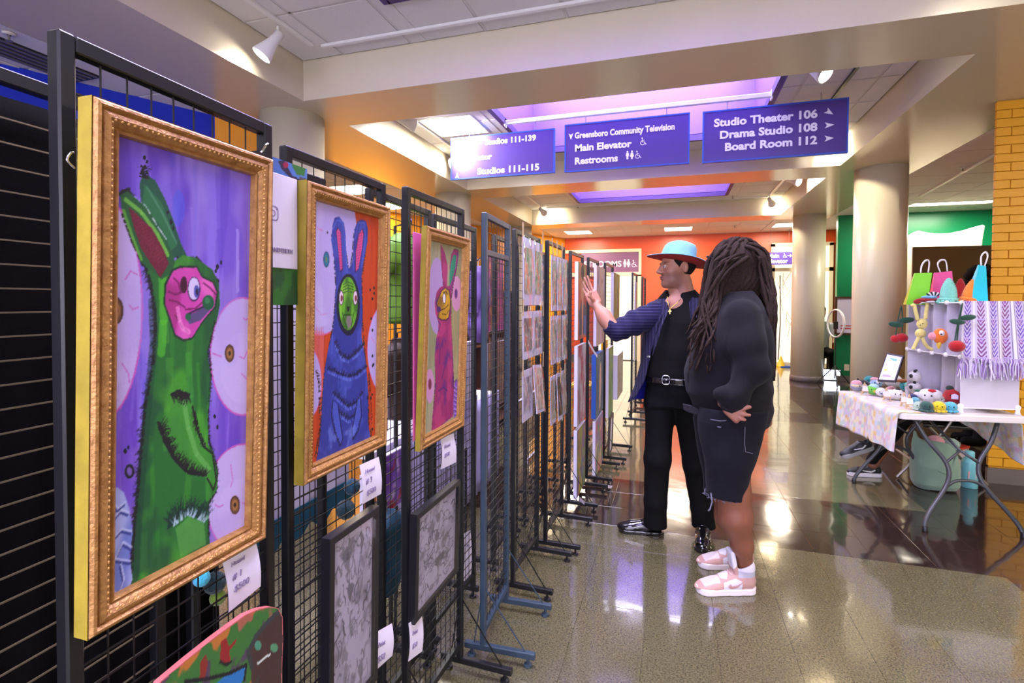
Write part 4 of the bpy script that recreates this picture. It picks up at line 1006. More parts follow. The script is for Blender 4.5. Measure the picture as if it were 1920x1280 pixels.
    for s, P_ in ((1, [(622, 750), (620, 780), (626, 810), (636, 836), (641, 822), (636, 790), (632, 760)]), (-1, [(674, 745), (676, 780), (670, 806), (660, 824), (658, 806), (664, 776), (668, 750)])):
        p.poly(P_, (66, 82, 176)); p.line(P_, (18, 20, 60), 2.4); p.fur(P_[1:4], 40, 5, (18, 20, 60), 1.4, s)
    p.cloud((120, 140, 216), 10, .62, .5, 1, 1.4, p.mask(p.t(body[24:30]+[(600, 790), (690, 790)]), True)); p.blur(1)
    for k in range(14): p.ell((RNG.uniform(686, 700), RNG.uniform(520, 820)), 1.6, 3, DK); 
    p.ell((612, 436), 1.4, 2.5, DK); p.fur([(590, 690), (596, 720), (598, 800), (588, 860)], 70, 9, (44, 24, 22), 2.2, 1, .8, .4, .8); p.fur([(690, 700), (696, 780), (694, 824)], 60, 8, (44, 24, 22), 2, -1, .8, .4, .8)
def art_magenta(p):
    q = lambda x, y: (770+x*.3359, 420+y*.3359); Q = lambda L: [q(*t) for t in L]
    p.A[:] = (140, 138, 104); p.cloud((166, 160, 132), 3, .5, .7); p.streaks(60, [(120, 150, 84), (176, 140, 90), (96, 132, 84), (164, 158, 96), (150, 128, 84)], (1.5, 4), (.25, .6), .4); p.poly(Q([(220, 420), (300, 400), (300, 1050), (230, 1080)]), (176, 152, 90), .3); p.line(Q([(262, 480), (258, 1000)]), (90, 140, 130), 4, .5)
    p.ell(q(142, 400), 16.5, 72, (168, 140, 186)); p.cloud((186, 160, 204), 4, .5, .5, 1, 1, p.mask(p.t([(q(142, 400)[0]+16*math.cos(t), q(142, 400)[1]+70*math.sin(t)) for t in np.linspace(0, 6.28, 30)[:-1]]), True))
    p.ell(q(252, 388), 9.5, 33, (196, 138, 170)); p.ell(q(249, 388), 2.8, 9, (96, 50, 110), 1, (150, 80, 130), 1.4); p.ell(q(102, 903), 8.5, 32, (196, 140, 180)); p.ell(q(103, 893), 3, 10, (116, 46, 70), 1, (150, 80, 110), 1.4)
    body = Q([(162, 112), (172, 128), (186, 160), (202, 230), (200, 300), (198, 345), (212, 345), (214, 230), (222, 170), (236, 142), (262, 145), (260, 200), (248, 270), (232, 340), (224, 380), (220, 440), (221, 520), (225, 600), (230, 700), (234, 800), (237, 900), (236, 1000), (230, 1075), (112, 1165), (116, 1080), (130, 960), (134, 850), (130, 740), (138, 640), (150, 590), (150, 545), (134, 500), (130, 440), (140, 380), (160, 352), (178, 345), (172, 280), (164, 200)])
    Lf = Q([(164, 180), (172, 280), (176, 340)]); L2 = Q([(150, 590), (138, 660), (132, 760), (134, 860), (126, 980), (114, 1120)]); Rf = Q([(262, 150), (256, 230), (236, 330), (222, 420), (222, 560), (232, 760), (238, 900), (234, 1060)])
    p.fur(Lf, 40, 5, DK, 1.3, 1); p.fur(L2, 110, 5, DK, 1.4, 1, .7); p.fur(Rf, 200, 6, DK, 1.4, -1, .7); p.fur(Q([(236, 142), (262, 145)]), 20, 8, DK, 1.3, -1)
    p.poly(body, (146, 40, 98)); m = p.mask(p.t(body), True); p.cloud((178, 60, 112), 6, .48, .7, 1, 2, m); p.cloud((92, 36, 116), 6, .58, .7, 1, 2, m); p.streaks(30, [(190, 70, 120), (110, 30, 100)], (1.5, 3), (.05, .2), .4, m)
    p.poly(Q([(236, 170), (252, 176), (246, 240), (224, 320), (212, 350), (213, 280), (222, 210)]), (34, 140, 104)); 
    for k in range(9): p.line(Q([(216+k*2.5, 320-k*17), (238+k*1.5, 300-k*16)]), (18, 84, 76), 1, .8)
    p.line(Q([(250, 160), (262, 175), (244, 280), (216, 370)]), (84, 36, 116), 2.4)
    f = Q([(150, 420), (168, 376), (190, 358), (208, 372), (216, 420), (214, 470), (206, 520), (192, 532), (168, 530), (150, 520), (152, 480), (143, 440)])
    p.poly([(a+(a-832)*.12, b+(b-568)*.08) for a, b in f], (60, 22, 60)); p.poly(f, (184, 138, 26)); fm = p.mask(p.t(f), True); p.cloud((118, 84, 22), 8, .54, .8, 1, 1, fm); p.cloud((222, 176, 50), 7, .6, .6, 1, 1, fm)
    p.ell(q(183, 415), 3.2, 10.5, (30, 20, 30)); p.ell(q(183, 415), 2.4, 9, (226, 216, 226)); p.ell(q(153, 476), 4, 5.5, (64, 34, 96)); p.line(Q([(165, 480), (188, 470), (206, 450)]), (50, 34, 20), 1.5); p.line(Q([(170, 500), (196, 505), (208, 480)]), (50, 34, 20), 1.3); p.line(Q([(176, 382), (192, 376), (204, 392)]), (50, 34, 20), 1.5)
    for v in ([(176, 650), (158, 700), (156, 780)], [(205, 700), (190, 780), (170, 860)], [(150, 930), (180, 910), (200, 930)], [(228, 700), (232, 800), (226, 900)], [(150, 600), (160, 560), (150, 540)]): p.line(Q(v), (74, 30, 104), 3, .8)
    p.poly(Q([(242, 880), (252, 868), (264, 880), (268, 960), (264, 1050), (236, 1085), (232, 1000)]), (128, 84, 176)); 
    for k in range(7): p.line(Q([(238, 900+26*k), (252, 915+24*k), (266, 895+24*k)]), (188, 150, 222), 1.6); p.line(Q([(238, 908+26*k), (252, 922+24*k), (266, 903+24*k)]), (60, 30, 110), 1.2)
    p.fur(Q([(240, 880), (252, 866), (264, 878)]), 20, 4, DK, 1.2, -1); p.blur(1)
G1 = Pl(-.765, -.742, .482, .796, 1.012, 1.735)
picture('gold framed picture of a green furry rabbit creature on purple, nearest the camera', G1, art_green, 230, 500, side=M['yellowside'], side_t=.030, fw=.038)
G2 = Pl(-.820, -.806, .972, 1.322, 1.048, 1.740)
picture('gold framed picture of a dark blue furry rabbit creature on red and lavender', G2, art_blue, 200, 380, side=M['yellowside'], side_t=.03, fw=.037)
G3 = Pl(-.790, -.766, 1.480, 1.835, .988, 1.708)
picture('gold framed picture of a magenta rabbit creature with a yellow face', G3, art_magenta, 150, 300, side=M['yellowside'], side_t=.022, fw=.040)
o = obj('pink_canvas', MB().box((-.7965, 1.470, 1.02), (-.7930, 1.79, 1.69)), mat('pink_canvas_edge', rgb(214, 92, 160), rough=.6)); bevel(o, .003, 1); tag(o, 'plain pink edged canvas hidden behind the magenta rabbit picture', 'canvas')

def art_ink(seed):
    def f(p):
        r = np.random.default_rng(seed); p.A[:] = (176, 168, 190); p.cloud((150, 144, 164), 4, .5, .6); p.cloud((96, 92, 100), 5, .6, .55, 1, 1.6)
        for k in range(90):
            x, y = r.uniform(0.05, .95), r.uniform(.03, .97); a = r.uniform(0, 6.28); pts = []
            for i in range(10): pts.append((x, y)); a += r.normal(0, .7); x += .022*math.cos(a); y += .018*math.sin(a)
            T0 = p.T; p.T = lambda q: q; g = int(r.uniform(40, 120)); p.line(pts, (g, g, g+8), r.uniform(.8, 2.2), .75); p.T = T0
        for k in range(10):
            T0 = p.T; p.T = lambda q: q; cx, cy = r.uniform(.25, .75), r.uniform(.1, .9)
            P_ = [(cx+r.uniform(.02, .10)*math.cos(t), cy+r.uniform(.02, .09)*math.sin(t)) for t in np.linspace(0, 6.28, 9)[:-1]]; g = int(r.uniform(56, 110)); p.poly(P_, (g, g-2, g+4), .6); p.T = T0
        p.blur(1)
    return f
BF = [(0, -.012), (0, .012), (.002, .014), (.018, .014), (.020, .012), (.020, .004)]
G4 = Pl(-.800, -.794, 1.035, 1.252, .405, .898)
picture('black framed ink drawing hung low beneath the blue rabbit picture', G4, art_ink(3), 100, 220, prof=BF, m=M['blackframe'], fw=.022, bead=False, glass=True)
G5 = Pl(-.780, -.772, 1.432, 1.775, .452, .802)
picture('black framed ink drawing hung low beneath the magenta rabbit picture', G5, art_ink(5), 150, 150, prof=BF, m=M['blackframe'], fw=.022, bead=False, glass=True)

# price notes
M['ink'] = mat('faint_pencil_writing', rgb(140, 124, 160), rough=.7)
M['rednote'] = mat('red_margin_line', rgb(196, 130, 160), rough=.7)
def note(label, px, pts, lines):
    """curled paper note from four photograph corners TL TR BR BL on the plane x=px"""
    TL, TR, BR, BL = [aX(*q, px) for q in pts]; c = thing('price_note', label, 'note', (px, TL[1], BL[2]))
    n = 8; V = []; 
    for j in range(n+1):
        for i in range(n+1):
            u, v = i/n, j/n; P = (TL*(1-u)+TR*u)*(1-v)+(BL*(1-u)+BR*u)*v; P = P+np.array([.006*math.sin(v*3)+.004*u*v, 0, 0]); V.append(P)
    W = n+1; Vb = [v-np.array([.0006, 0, 0]) for v in V]; Q = [(j*W+i, (j+1)*W+i, (j+1)*W+i+1, j*W+i+1) for j in range(n) for i in range(n)]
    Q2 = [(q[0]+W*W, q[3]+W*W, q[2]+W*W, q[1]+W*W) for q in Q]; np_mesh('sheet', np.array(V+Vb), np.array(Q+Q2), M['paper'], c)
    yd = (TL-BL); yd /= np.linalg.norm(yd); xd = TR-TL; hh = np.linalg.norm(TL-BL); xd = xd/np.linalg.norm(xd)
    for t, v, s in lines: 
        P = TL*(1-v)+BL*v+xd*np.linalg.norm(TR-TL)*.14+np.array([.0075, 0, 0]); text_mesh('handwriting', t, s, M['ink'], P, xd, yd, c, shear=.2)
    return c
note('price note taped at the corner under the green rabbit picture, marked number 1', -.765, ((415, 1045), (478, 1008), (485, 1098), (428, 1148)), [('Hound', .22, .011), ('# 1', .46, .016), ('$500', .68, .017)])
note('price note under the blue rabbit picture, marked number 3', -.80, ((674, 872), (710, 856), (712, 925), (679, 945)), [('Hound', .25, .016), ('# 3', .52, .022), ('$500', .82, .022)])
note('small price note under the magenta rabbit picture', -.785, ((826, 822), (850, 812), (853, 866), (826, 880)), [('Hound', .35, .018), ('$500', .65, .022)])
note('price note beside the left ink drawing, near the floor', -.80, ((700, 1188), (735, 1168), (733, 1228), (698, 1262)), [('Print', .40, .020), ('$50', .78, .026)])
note('price note under the right ink drawing', -.78, ((766, 1168), (791, 1153), (789, 1220), (765, 1240)), [('Print', .35, .018), ('$50', .7, .022)])
note('blank sheet clipped low behind the panel with the blue sheen post', -.95, ((870, 1000), (888, 990), (886, 1080), (868, 1090)), [('list', .3, .02)])

# printed flyer with a handle card
def art_flyer(p):
    p.A[:] = (70, 110, 178); p.cloud((100, 140, 200), 4, .5, .6)
    p.poly([(505, 292), (575, 300), (575, 345), (545, 330), (520, 318), (505, 318)], (74, 112, 186)); p.poly([(520, 302), (532, 300), (548, 330), (573, 340), (573, 360), (540, 330), (528, 318)], (40, 30, 60)); p.ell((535, 309), 5, 6, (150, 30, 70)); p.poly([(544, 305), (573, 312), (570, 330), (556, 328)], (50, 110, 50))
    p.poly([(500, 430), (576, 430), (576, 572), (500, 572)], (44, 112, 44)); p.cloud((30, 70, 50), 5, .55, .7, 1, 1, p.mask(p.t([(500, 500), (576, 500), (576, 572), (500, 572)]), True)); p.poly([(561, 330), (576, 335), (576, 430), (561, 420)], (70, 66, 80)); p.ell((569, 398), 5, 20, (150, 120, 100)); p.ell((569, 360), 4, 14, (60, 140, 190))
c = thing('printed_flyer', 'blue and green printed flyer with a white card, between the first two gold frames', 'flyer', (-.82, .95, 1.46))
pt = Paint(70, 160, (0, 0, 0)); FL = Pl(-.818, -.818, .872, 1.004, 1.460, 1.775); pt.T = FL.T; art_flyer(pt); pt.build('flyer_print', FL.P(0, 0, .001), FL.P(1, 0, .001), FL.P(1, 1, .001), FL.P(0, 1, .001), M['print'], c)
obj('flyer_sheet', MB().box((-.8200, .872, 1.460), (-.8178, 1.004, 1.775)), M['paper'], c)
card = MB(); card.box((-.8162, .862, 1.540), (-.8140, .968, 1.742)); o = obj('handle_card', card, M['paper'], c); bevel(o, .0010, 1)
mb = MB(); gy, gz = .905, 1.655
def rring(mb, cy, cz, r, w, x, sq=.35, n=24):
    pts = []
    for k in range(n):
        t = 2*math.pi*k/n; e = 4; s_ = (abs(math.cos(t))**e+abs(math.sin(t))**e)**(-1/e) if sq else 1; pts.append((math.cos(t)*s_, math.sin(t)*s_))
    V = [(x, cy+a*r, cz+b*r) for a, b in pts]+[(x, cy+a*(r-w), cz+b*(r-w)) for a, b in pts]; mb.add(V, [(k, (k+1) % n, n+(k+1) % n, n+k) for k in range(n)])
rring(mb, .893, gz, .016, .0028, -.8136); rring(mb, .893, gz, .0075, .0026, -.8136, 0); mb.box((-.8137, .902, gz+.008), (-.8135, .905, gz+.011)); obj('camera_emblem', mb, M['ink'], c)
text_mesh('lettering', 'ERGANDTEETH', .0125, M['ink'], (-.8136, .951, 1.574), (0, 1, 0), (0, 0, 1), c, bold=.0004, align='RIGHT')
c = thing('bulldog_clip', 'shiny black bulldog clip holding the flyer to the panel top', 'clip', tuple(aX(488, 288, -.79)))
P0 = aX(480, 296, -.785); P1 = aX(498, 272, -.775)
obj('clip_body', MB().prism([P0+[0, -.012, -.006], P0+[0, .012, -.006], P0+[0, .012, .010], P0+[0, -.012, .010]], (.012, 0, 0)), M['black'], c)
M['chrome'] = mat('chrome', rgb(200, 200, 206), rough=.12, metal=1); obj('clip_handle', MB().tube([P0, (P0+P1)/2+[.004, 0, 0], P1, P1+[0, .006, .004]], .0022, 6), M['chrome'], c)
P2 = aX(133, 300, -.76); obj('hook', MB(), M['chrome']) if False else None
hk = MB().tube([P2+[0, .004*math.cos(t)*(1+.5*math.sin(t)), .011*math.sin(t*.5-1.4)] for t in np.linspace(.4, 6.0, 14)], .0018, 6)
s = obj('picture_hook', hk, M['chrome'], smooth=True); tag(s, 'small bright metal hook between the first post and the yellow frame side', 'hook')

# painted deck at the lower left
M['rim'] = mat('pink_deck_rim', rgb(206, 110, 110), rough=.4)
DX = -.735
out = [(285, 1300), (300, 1278), (350, 1236), (400, 1196), (432, 1172), (460, 1152), (486, 1141), (508, 1137), (522, 1140), (530, 1156), (531, 1200), (529, 1250), (527, 1330)]
outp = [aX(x, y, DX) for x, y in out]; low = [outp[-1]*1.0, outp[0]*1.0]; low = [outp[-1]+np.array([0, -.03, -.22]), outp[-1]+np.array([0, -.09, -.30]), outp[0]+np.array([0, -.03, -.26])]
poly = outp+low
c = thing('painted_skate_deck', 'painted skate deck in green and orange camouflage leaning at the lower left', 'skate deck', (DX, outp[5][1], .35))
obj('deck_board', MB().prism([tuple(p+np.array([0, 0, 0])) for p in poly[::-1]], (-.011, 0, 0)), M['rim'], c)
ys = [p[1] for p in poly]; zs = [p[2] for p in poly]
def art_deck(p):
    p.A[:] = (54, 110, 44); p.cloud((196, 112, 44), 9, .52, .9, 1, 1, soft=.05); p.cloud((80, 54, 86), 11, .60, .9, soft=.05); p.cloud((40, 128, 44), 10, .58, .8, soft=.05); p.cloud((190, 90, 80), 8, .68, .8, soft=.05)
    p.poly([(527, 1144), (520, 1150), (505, 1160), (482, 1190), (466, 1220), (470, 1250), (472, 1300), (540, 1300), (540, 1140)], (66, 44, 40)); p.line([(524, 1146), (505, 1162), (480, 1192), (465, 1222), (472, 1250)], (52, 56, 58), 5); p.cloud((40, 80, 60), 7, .62, .8, region=p.mask(p.t([(500, 1170), (526, 1160), (530, 1280), (480, 1280)]), True)); p.ell((484, 1210), 6, 9, (70, 140, 110)); p.ell((514, 1214), 7, 8, (80, 140, 100)); p.line([(482, 1244), (506, 1226)], (196, 206, 196), 2)
    p.poly([(405, 1280), (430, 1262), (452, 1250), (462, 1245), (458, 1270), (440, 1300), (390, 1300)], (34, 112, 178)); p.line([(345, 1278), (390, 1272), (430, 1262), (462, 1246), (458, 1275)], DK, 3); p.poly([(415, 1200), (424, 1196), (430, 1212), (440, 1200), (446, 1195), (440, 1208), (430, 1218), (432, 1240), (422, 1246), (412, 1240)], (140, 30, 30)); p.line([(412, 1240), (424, 1246), (434, 1240)], DK, 2.4); p.poly([(376, 1240), (386, 1226), (390, 1244), (384, 1270), (374, 1270)], (130, 40, 30))
y0, y1, z0, z1 = min(ys), max(ys), .34, max(zs); pt = Paint(170, 240, (0, 0, 0)); DP = Pl(DX+.0008, DX+.0008, y0, y1, z0, z1); pt.T = DP.T; art_deck(pt)
o = pt.build('deck_painting', DP.P(0, 0), DP.P(1, 0), DP.P(1, 1), DP.P(0, 1), M['paint'], c)
def clip_to_poly(o, P2, margin=0):
    """drop faces of the colour patch that fall outside the outline"""
    me = o.data; n = len(me.polygons); co = np.zeros(len(me.vertices)*3, np.float32); me.vertices.foreach_get('co', co); co = co.reshape(-1, 3)
    bm = __import__('bmesh').new(); bm.from_mesh(me); P = np.array(P2); dele = []
    for f in bm.faces:
        cc = f.calc_center_median(); y, z = cc.y, cc.z; ins = False
        for i in range(len(P)):
            ya, za = P[i]; yb, zb = P[i-1]
            if (za > z) != (zb > z) and y < (yb-ya)*(z-za)/(zb-za)+ya: ins = not ins
        if not ins: dele.append(f)
    __import__('bmesh').ops.delete(bm, geom=dele, context='FACES'); bm.to_mesh(me); bm.free()
cen = np.mean([[p[1], p[2]] for p in outp], 0); clip_to_poly(o, [((p[1]-cen[0])*.975+cen[0], (p[2]-cen[1])*.975+cen[1]) if k < len(outp) else (p[1], p[2]) for k, p in enumerate(poly)])

# ------------------------------------------------------------ bagged prints
M['bag'] = M['glasspane']
M['tape'] = mat('tan_masking_tape', rgb(196, 166, 124), rough=.7)
M['mat'] = mat('white_mat_board', rgb(206, 198, 224), rough=.6)
def art_abstract(pal0, seed, ns=26, base=None, lt=0.0):
    def f(p):
        r = np.random.default_rng(seed); pal = [tuple(c*(1-lt)+228*lt for c in q) for q in pal0]; p.A[:] = base or pal[0]
        for k in range(4): p.cloud(pal[r.integers(len(pal))], r.uniform(2, 6), .5, .8, 1, r.uniform(.4, 1))
        T0 = p.T; p.T = lambda q: q
        for k in range(ns):
            x, y = r.uniform(0, 1), r.uniform(0, 1); a = r.normal(1.57, .5); pts = []
            for i in range(7): pts.append((x, y)); a += r.normal(0, .35); x += .04*math.cos(a); y += .06*math.sin(a)
            p.line(pts, pal[r.integers(len(pal))], r.uniform(1, 5), .7)
        p.T = T0; p.blur(1)
    return f
GRN = [(150, 146, 120), (56, 110, 74), (120, 116, 92), (196, 192, 176), (90, 84, 66), (170, 90, 70)]
def bagged(label, X, y0, y1, z0, z1, art, tilt=0.0, out=0.0, mt=(.16, .12), slim=False):
    c = thing('bagged_print', label, 'print', (X, (y0+y1)/2, z0)); 
    def R(y, z, o): 
        cy, cz = (y0+y1)/2, z1; dy, dz = y-cy, z-cz; t = (z1-z)/(z1-z0)
        return np.array([X+o+out*t, cy+dy*math.cos(tilt)-dz*math.sin(tilt)*1.0, cz+dy*math.sin(tilt)+dz*math.cos(tilt)])
    def slab(name, a, b, cc, d, o0, o1, m): 
        P = [R(a, cc, o0), R(b, cc, o0), R(b, d, o0), R(a, d, o0)]; Qq = [R(a, cc, o1), R(b, cc, o1), R(b, d, o1), R(a, d, o1)]
        mb = MB().add([tuple(x) for x in P+Qq], [(0, 3, 2, 1), (4, 5, 6, 7), (0, 1, 5, 4), (1, 2, 6, 5), (2, 3, 7, 6), (3, 0, 4, 7)]); return obj(name, mb, m, c)
    e = .006; slab('mat_board', y0+e, y1-e, z0+e, z1-e, 0, .003, M['mat'])
    my, mz = (y1-y0)*mt[0], (z1-z0)*mt[1]; pt = Paint(34, 48, (0, 0, 0)); art(pt)
    pt.build('print_image', R(y0+my, z1-mz*1.2, .0045), R(y1-my, z1-mz*1.2, .0045), R(y1-my, z0+mz*1.4, .0045), R(y0+my, z0+mz*1.4, .0045), M['print'], c)
    # loose clear bag with creases
    n = 10; V = []
    for j in range(n+1):
        for i in range(n+1):
            u, v = i/n, j/n; b = .008+.004*math.sin(u*9+v*7+seed_of(label))+.003*math.sin(u*23-v*11); V.append(R(y0+(y1-y0)*u, z0+(z1-z0)*v, b))
    Q = [(j*(n+1)+i, j*(n+1)+i+1, (j+1)*(n+1)+i+1, (j+1)*(n+1)+i) for j in range(n) for i in range(n)]; np_mesh('clear_bag', np.array(V), np.array(Q), M['bag'], c)
    return c
def seed_of(s): return sum(ord(ch) for ch in s) % 17
def tape(label, X, y, z, w, h, rot=0.0):
    c, s = math.cos(rot), math.sin(rot); P = [(X, y+a*c-b*s, z+a*s+b*c) for a, b in ((-w/2, -h/2), (w/2, -h/2), (w/2*.8, 0), (w/2, h/2), (-w/2, h/2), (-w/2*.8, 0))]
    o = obj('tape_strip', MB().prism(P, (.0012, 0, 0)), M['tape']); return tag(o, label, 'tape')
rows = [(1.44, 1.80, 'top'), (1.165, 1.425, 'middle'), (.85, 1.125, 'bottom')]
pal5 = [[GRN, [(150, 146, 110), (80, 76, 58), (190, 184, 160), (60, 110, 70)]], [[(60, 44, 44), (110, 30, 34), (84, 90, 90), (150, 140, 130)], [(74, 70, 84), (130, 130, 160), (40, 36, 44), (190, 184, 170)]], [[(120, 100, 130), (80, 40, 60), (190, 180, 200), (70, 84, 110)], [(190, 150, 130), (120, 40, 50), (220, 200, 180), (90, 110, 90)]]]
for r, (za, zb, rn) in enumerate(rows):
    for k in range(2):
        y0 = 2.46+k*.205; x = -.735+.0*k; last = r == 2 and k == 1
        bagged('bagged print, %s row, %s column of the two column panel' % (rn, ('near', 'far')[k]), x+.01, y0, y0+.20, za+.005, zb, art_abstract(pal5[r][k], 20+r*2+k, lt=.30), tilt=(-.10 if last else 0), out=.03 if last else 0.004, mt=(.07, .06) if last else (.13, .13))
for k, (y, z, rt) in enumerate([(2.455, 1.44, 0), (2.86, 1.43, .1), (2.455, 1.14, 0), (2.87, 1.14, -.05)]): tape('tan tape strip on the two column panel, %s' % ('upper near edge', 'upper far edge', 'lower near edge', 'lower far edge')[k], -.716, y, z, .022, .085, rt)
tape('tall tape strip over the rail at the near corner of the two column panel', -.725, 2.475, 1.81, .03, .11); tape('tall tape strip over the rail at the far corner of the two column panel', -.705, 2.80, 1.81, .025, .10)
pal6 = [(206, 190, 170), (150, 140, 116), (196, 110, 84), (90, 120, 104), (70, 74, 66), (220, 210, 200)]
for r, (za, zb, rn) in enumerate([(1.40, 1.76, 'top'), (1.08, 1.40, 'middle'), (.72, 1.04, 'bottom')]):
    for k in range(3):
        y0 = 2.95+k*.138; dark = r == 2 and k == 1
        bagged('narrow bagged print, %s row, %s column of the three column panel' % (rn, ('near', 'centre', 'far')[k]), -.695+.005*k, y0, y0+.134, za+.01, zb-.01, art_abstract(pal6 if not dark else [(24, 24, 40), (10, 10, 20), (70, 70, 110)], 50+r*3+k, lt=0 if dark else .30), tilt=-.06 if dark else 0, out=.02 if dark else .004, mt=(.10, .08))
for y, rt, w in ((2.985, .35, 'near'), (3.10, 0, 'middle'), (3.25, -.1, 'far')): tape('%s tape strip standing over the rail of the three column panel' % w, -.69, y, 1.79, .028, .11, rt)
tape('tan tape strip between top and middle rows of the three column panel', -.688, 3.34, 1.37, .03, .09); tape('tan tape strip above the dark print', -.662, 3.10, 1.02, .03, .09, -.2); tape('grey tape patch beside the dark print', -.672, 3.28, 1.04, .05, .06)

# ------------------------------------------------------------ stretched canvases
M['canvasedge'] = mat('white_canvas_edge', rgb(214, 208, 226), rough=.7); M['blueedge'] = mat('blue_canvas_edge', rgb(28, 84, 178), rough=.5, noise=.2, nscale=14)
def canvas(label, X, y0, y1, z0, z1, art, w=40, h=90, edge=None, t=.024, lean=0.0):
    c = thing('painted_canvas', label, 'painting', (X, (y0+y1)/2, z0)); mb = MB(); x1, x0 = X, X-t
    V = [(x0, y0, z0), (x1, y0, z0), (x1, y1, z0), (x0, y1, z0), (x0+lean, y0, z1), (x1+lean, y0, z1), (x1+lean, y1, z1), (x0+lean, y1, z1)]
    mb.add(V, [(0, 3, 2, 1), (4, 5, 6, 7), (0, 1, 5, 4), (1, 2, 6, 5), (2, 3, 7, 6), (3, 0, 4, 7)]); o = obj('stretcher', mb, edge or M['canvasedge'], c)
    pt = Paint(w, h, (0, 0, 0)); art(pt); pt.build('painted_face', (X+lean+.0012, y0, z1), (X+lean+.0012, y1, z1), (X+.0012, y1, z0), (X+.0012, y0, z0), M['paint'], c); return c
def art_figure(p):
    T0 = p.T; p.T = lambda q: q; p.A[:] = (170, 60, 50); p.cloud((196, 120, 84), 4, .5, .8); p.cloud((110, 130, 60), 5, .6, .8); p.poly([(.15, .95), (.9, .95), (.95, .6), (.6, .5), (.4, .5), (.12, .65)], (60, 64, 78)); p.poly([(.35, .1), (.65, .08), (.72, .3), (.62, .5), (.58, .95), (.45, .95), (.42, .5), (.3, .35)], (196, 140, 108)); p.ell((.5, .12), .2, .10, (40, 34, 40)); p.poly([(.45, .6), (.6, .6), (.55, .98), (.48, .98)], (200, 130, 96)); p.ell((.45, .25), .05, .02, (50, 30, 30)); p.ell((.6, .25), .05, .02, (50, 30, 30)); p.line([(.8, .05), (.7, .3)], (150, 190, 60), 3); p.poly([(.7, .7), (.98, .7), (.95, .98), (.7, .95)], (70, 100, 160)); p.T = T0; p.blur(1)
canvas('canvas of a bare figure on red, directly behind the raised hand', -.652, 3.62, 3.98, 1.20, 1.755, art_figure)
canvas('white and crimson dripped canvas below the bare figure painting', -.652, 3.62, 3.98, .58, 1.155, art_abstract([(178, 170, 176), (150, 60, 70), (196, 190, 196), (110, 100, 104), (170, 30, 50)], 71, 40))
canvas('orange and green swirled canvas lowest beside the raised hand', -.652, 3.62, 3.98, .0+.06, .55, art_abstract([(196, 120, 40), (120, 150, 50), (206, 160, 60), (80, 110, 60), (110, 90, 150)], 72, 30))
canvas('tall pale mauve canvas behind the man\'s forearm', -.60, 4.17, 4.66, 1.11, 1.765, art_abstract([(176, 150, 156), (150, 130, 160), (190, 160, 140), (120, 112, 140), (170, 120, 100)], 73, 34))
canvas('blue edged canvas of a pale nude on teal', -.60, 4.17, 4.62, .52, 1.04, lambda p: (art_abstract([(60, 84, 100), (90, 110, 120), (44, 60, 80)], 74, 20)(p), setattr(p, 'T', lambda q: q), p.poly([(.5, .2), (.65, .15), (.7, .5), (.6, .9), (.45, .95), (.42, .5)], (200, 160, 130)), p.blur(1)), edge=M['blueedge'], t=.035)
canvas('pink and green brushed canvas lowest in its column, under the blue edged one', -.60, 4.17, 4.62, .04, .50, art_abstract([(150, 120, 130), (196, 90, 110), (90, 140, 80), (120, 120, 160), (206, 180, 120)], 75, 40))
canvas('olive green abstract canvas left of the man\'s shoulder', -.53, 4.76, 5.28, 1.14, 1.74, art_abstract([(128, 124, 50), (110, 100, 50), (150, 146, 70), (96, 120, 80), (140, 90, 50)], 76, 16))
o = canvas('lime green spattered canvas beside the blue edged one', -.56, 4.68, 5.04, .42, 1.05, art_abstract([(130, 150, 70), (110, 140, 96), (160, 176, 80), (60, 84, 50), (120, 160, 120)], 77, 26))
canvas('small pale grey canvas with a white top, left of the trousers', -.52, 5.06, 5.6, .52, .95, art_abstract([(150, 146, 120), (170, 164, 140), (120, 116, 96)], 78, 8), t=.05)
c = thing('framed_certificate', 'narrow dark framed certificate low beside the pink brushed canvas', 'frame', (-.56, 4.85, .1)); FRm = Pl(-.56, -.55, 4.70, 4.95, .07, .42)
moulding(FRm, [(0, -.01), (0, .01), (.014, .012), (.014, .002)], mat('dark_bronze_frame', rgb(60, 52, 44), rough=.4), c); obj('certificate_sheet', MB().quad(*[tuple(p) for p in FRm.corners(.013, .001)][::-1]), M['paper'], c)
for k, (y, pal) in enumerate([(6.43, [(196, 90, 60), (190, 180, 210), (90, 96, 170)]), (6.62, [(170, 180, 120), (120, 130, 90)])]):
    canvas(('small orange and lilac print high beside the lapel', 'small green print high beside the lapel')[k], -.455, y, y+.17, 1.15, 1.72, art_abstract(pal, 80+k, 10), 20, 40, t=.012)
canvas('small sage print lower beside the lapel', -.455, 6.45, 6.75, .75, 1.08, art_abstract([(150, 170, 120), (120, 150, 100)], 84, 8), 20, 30, t=.012)
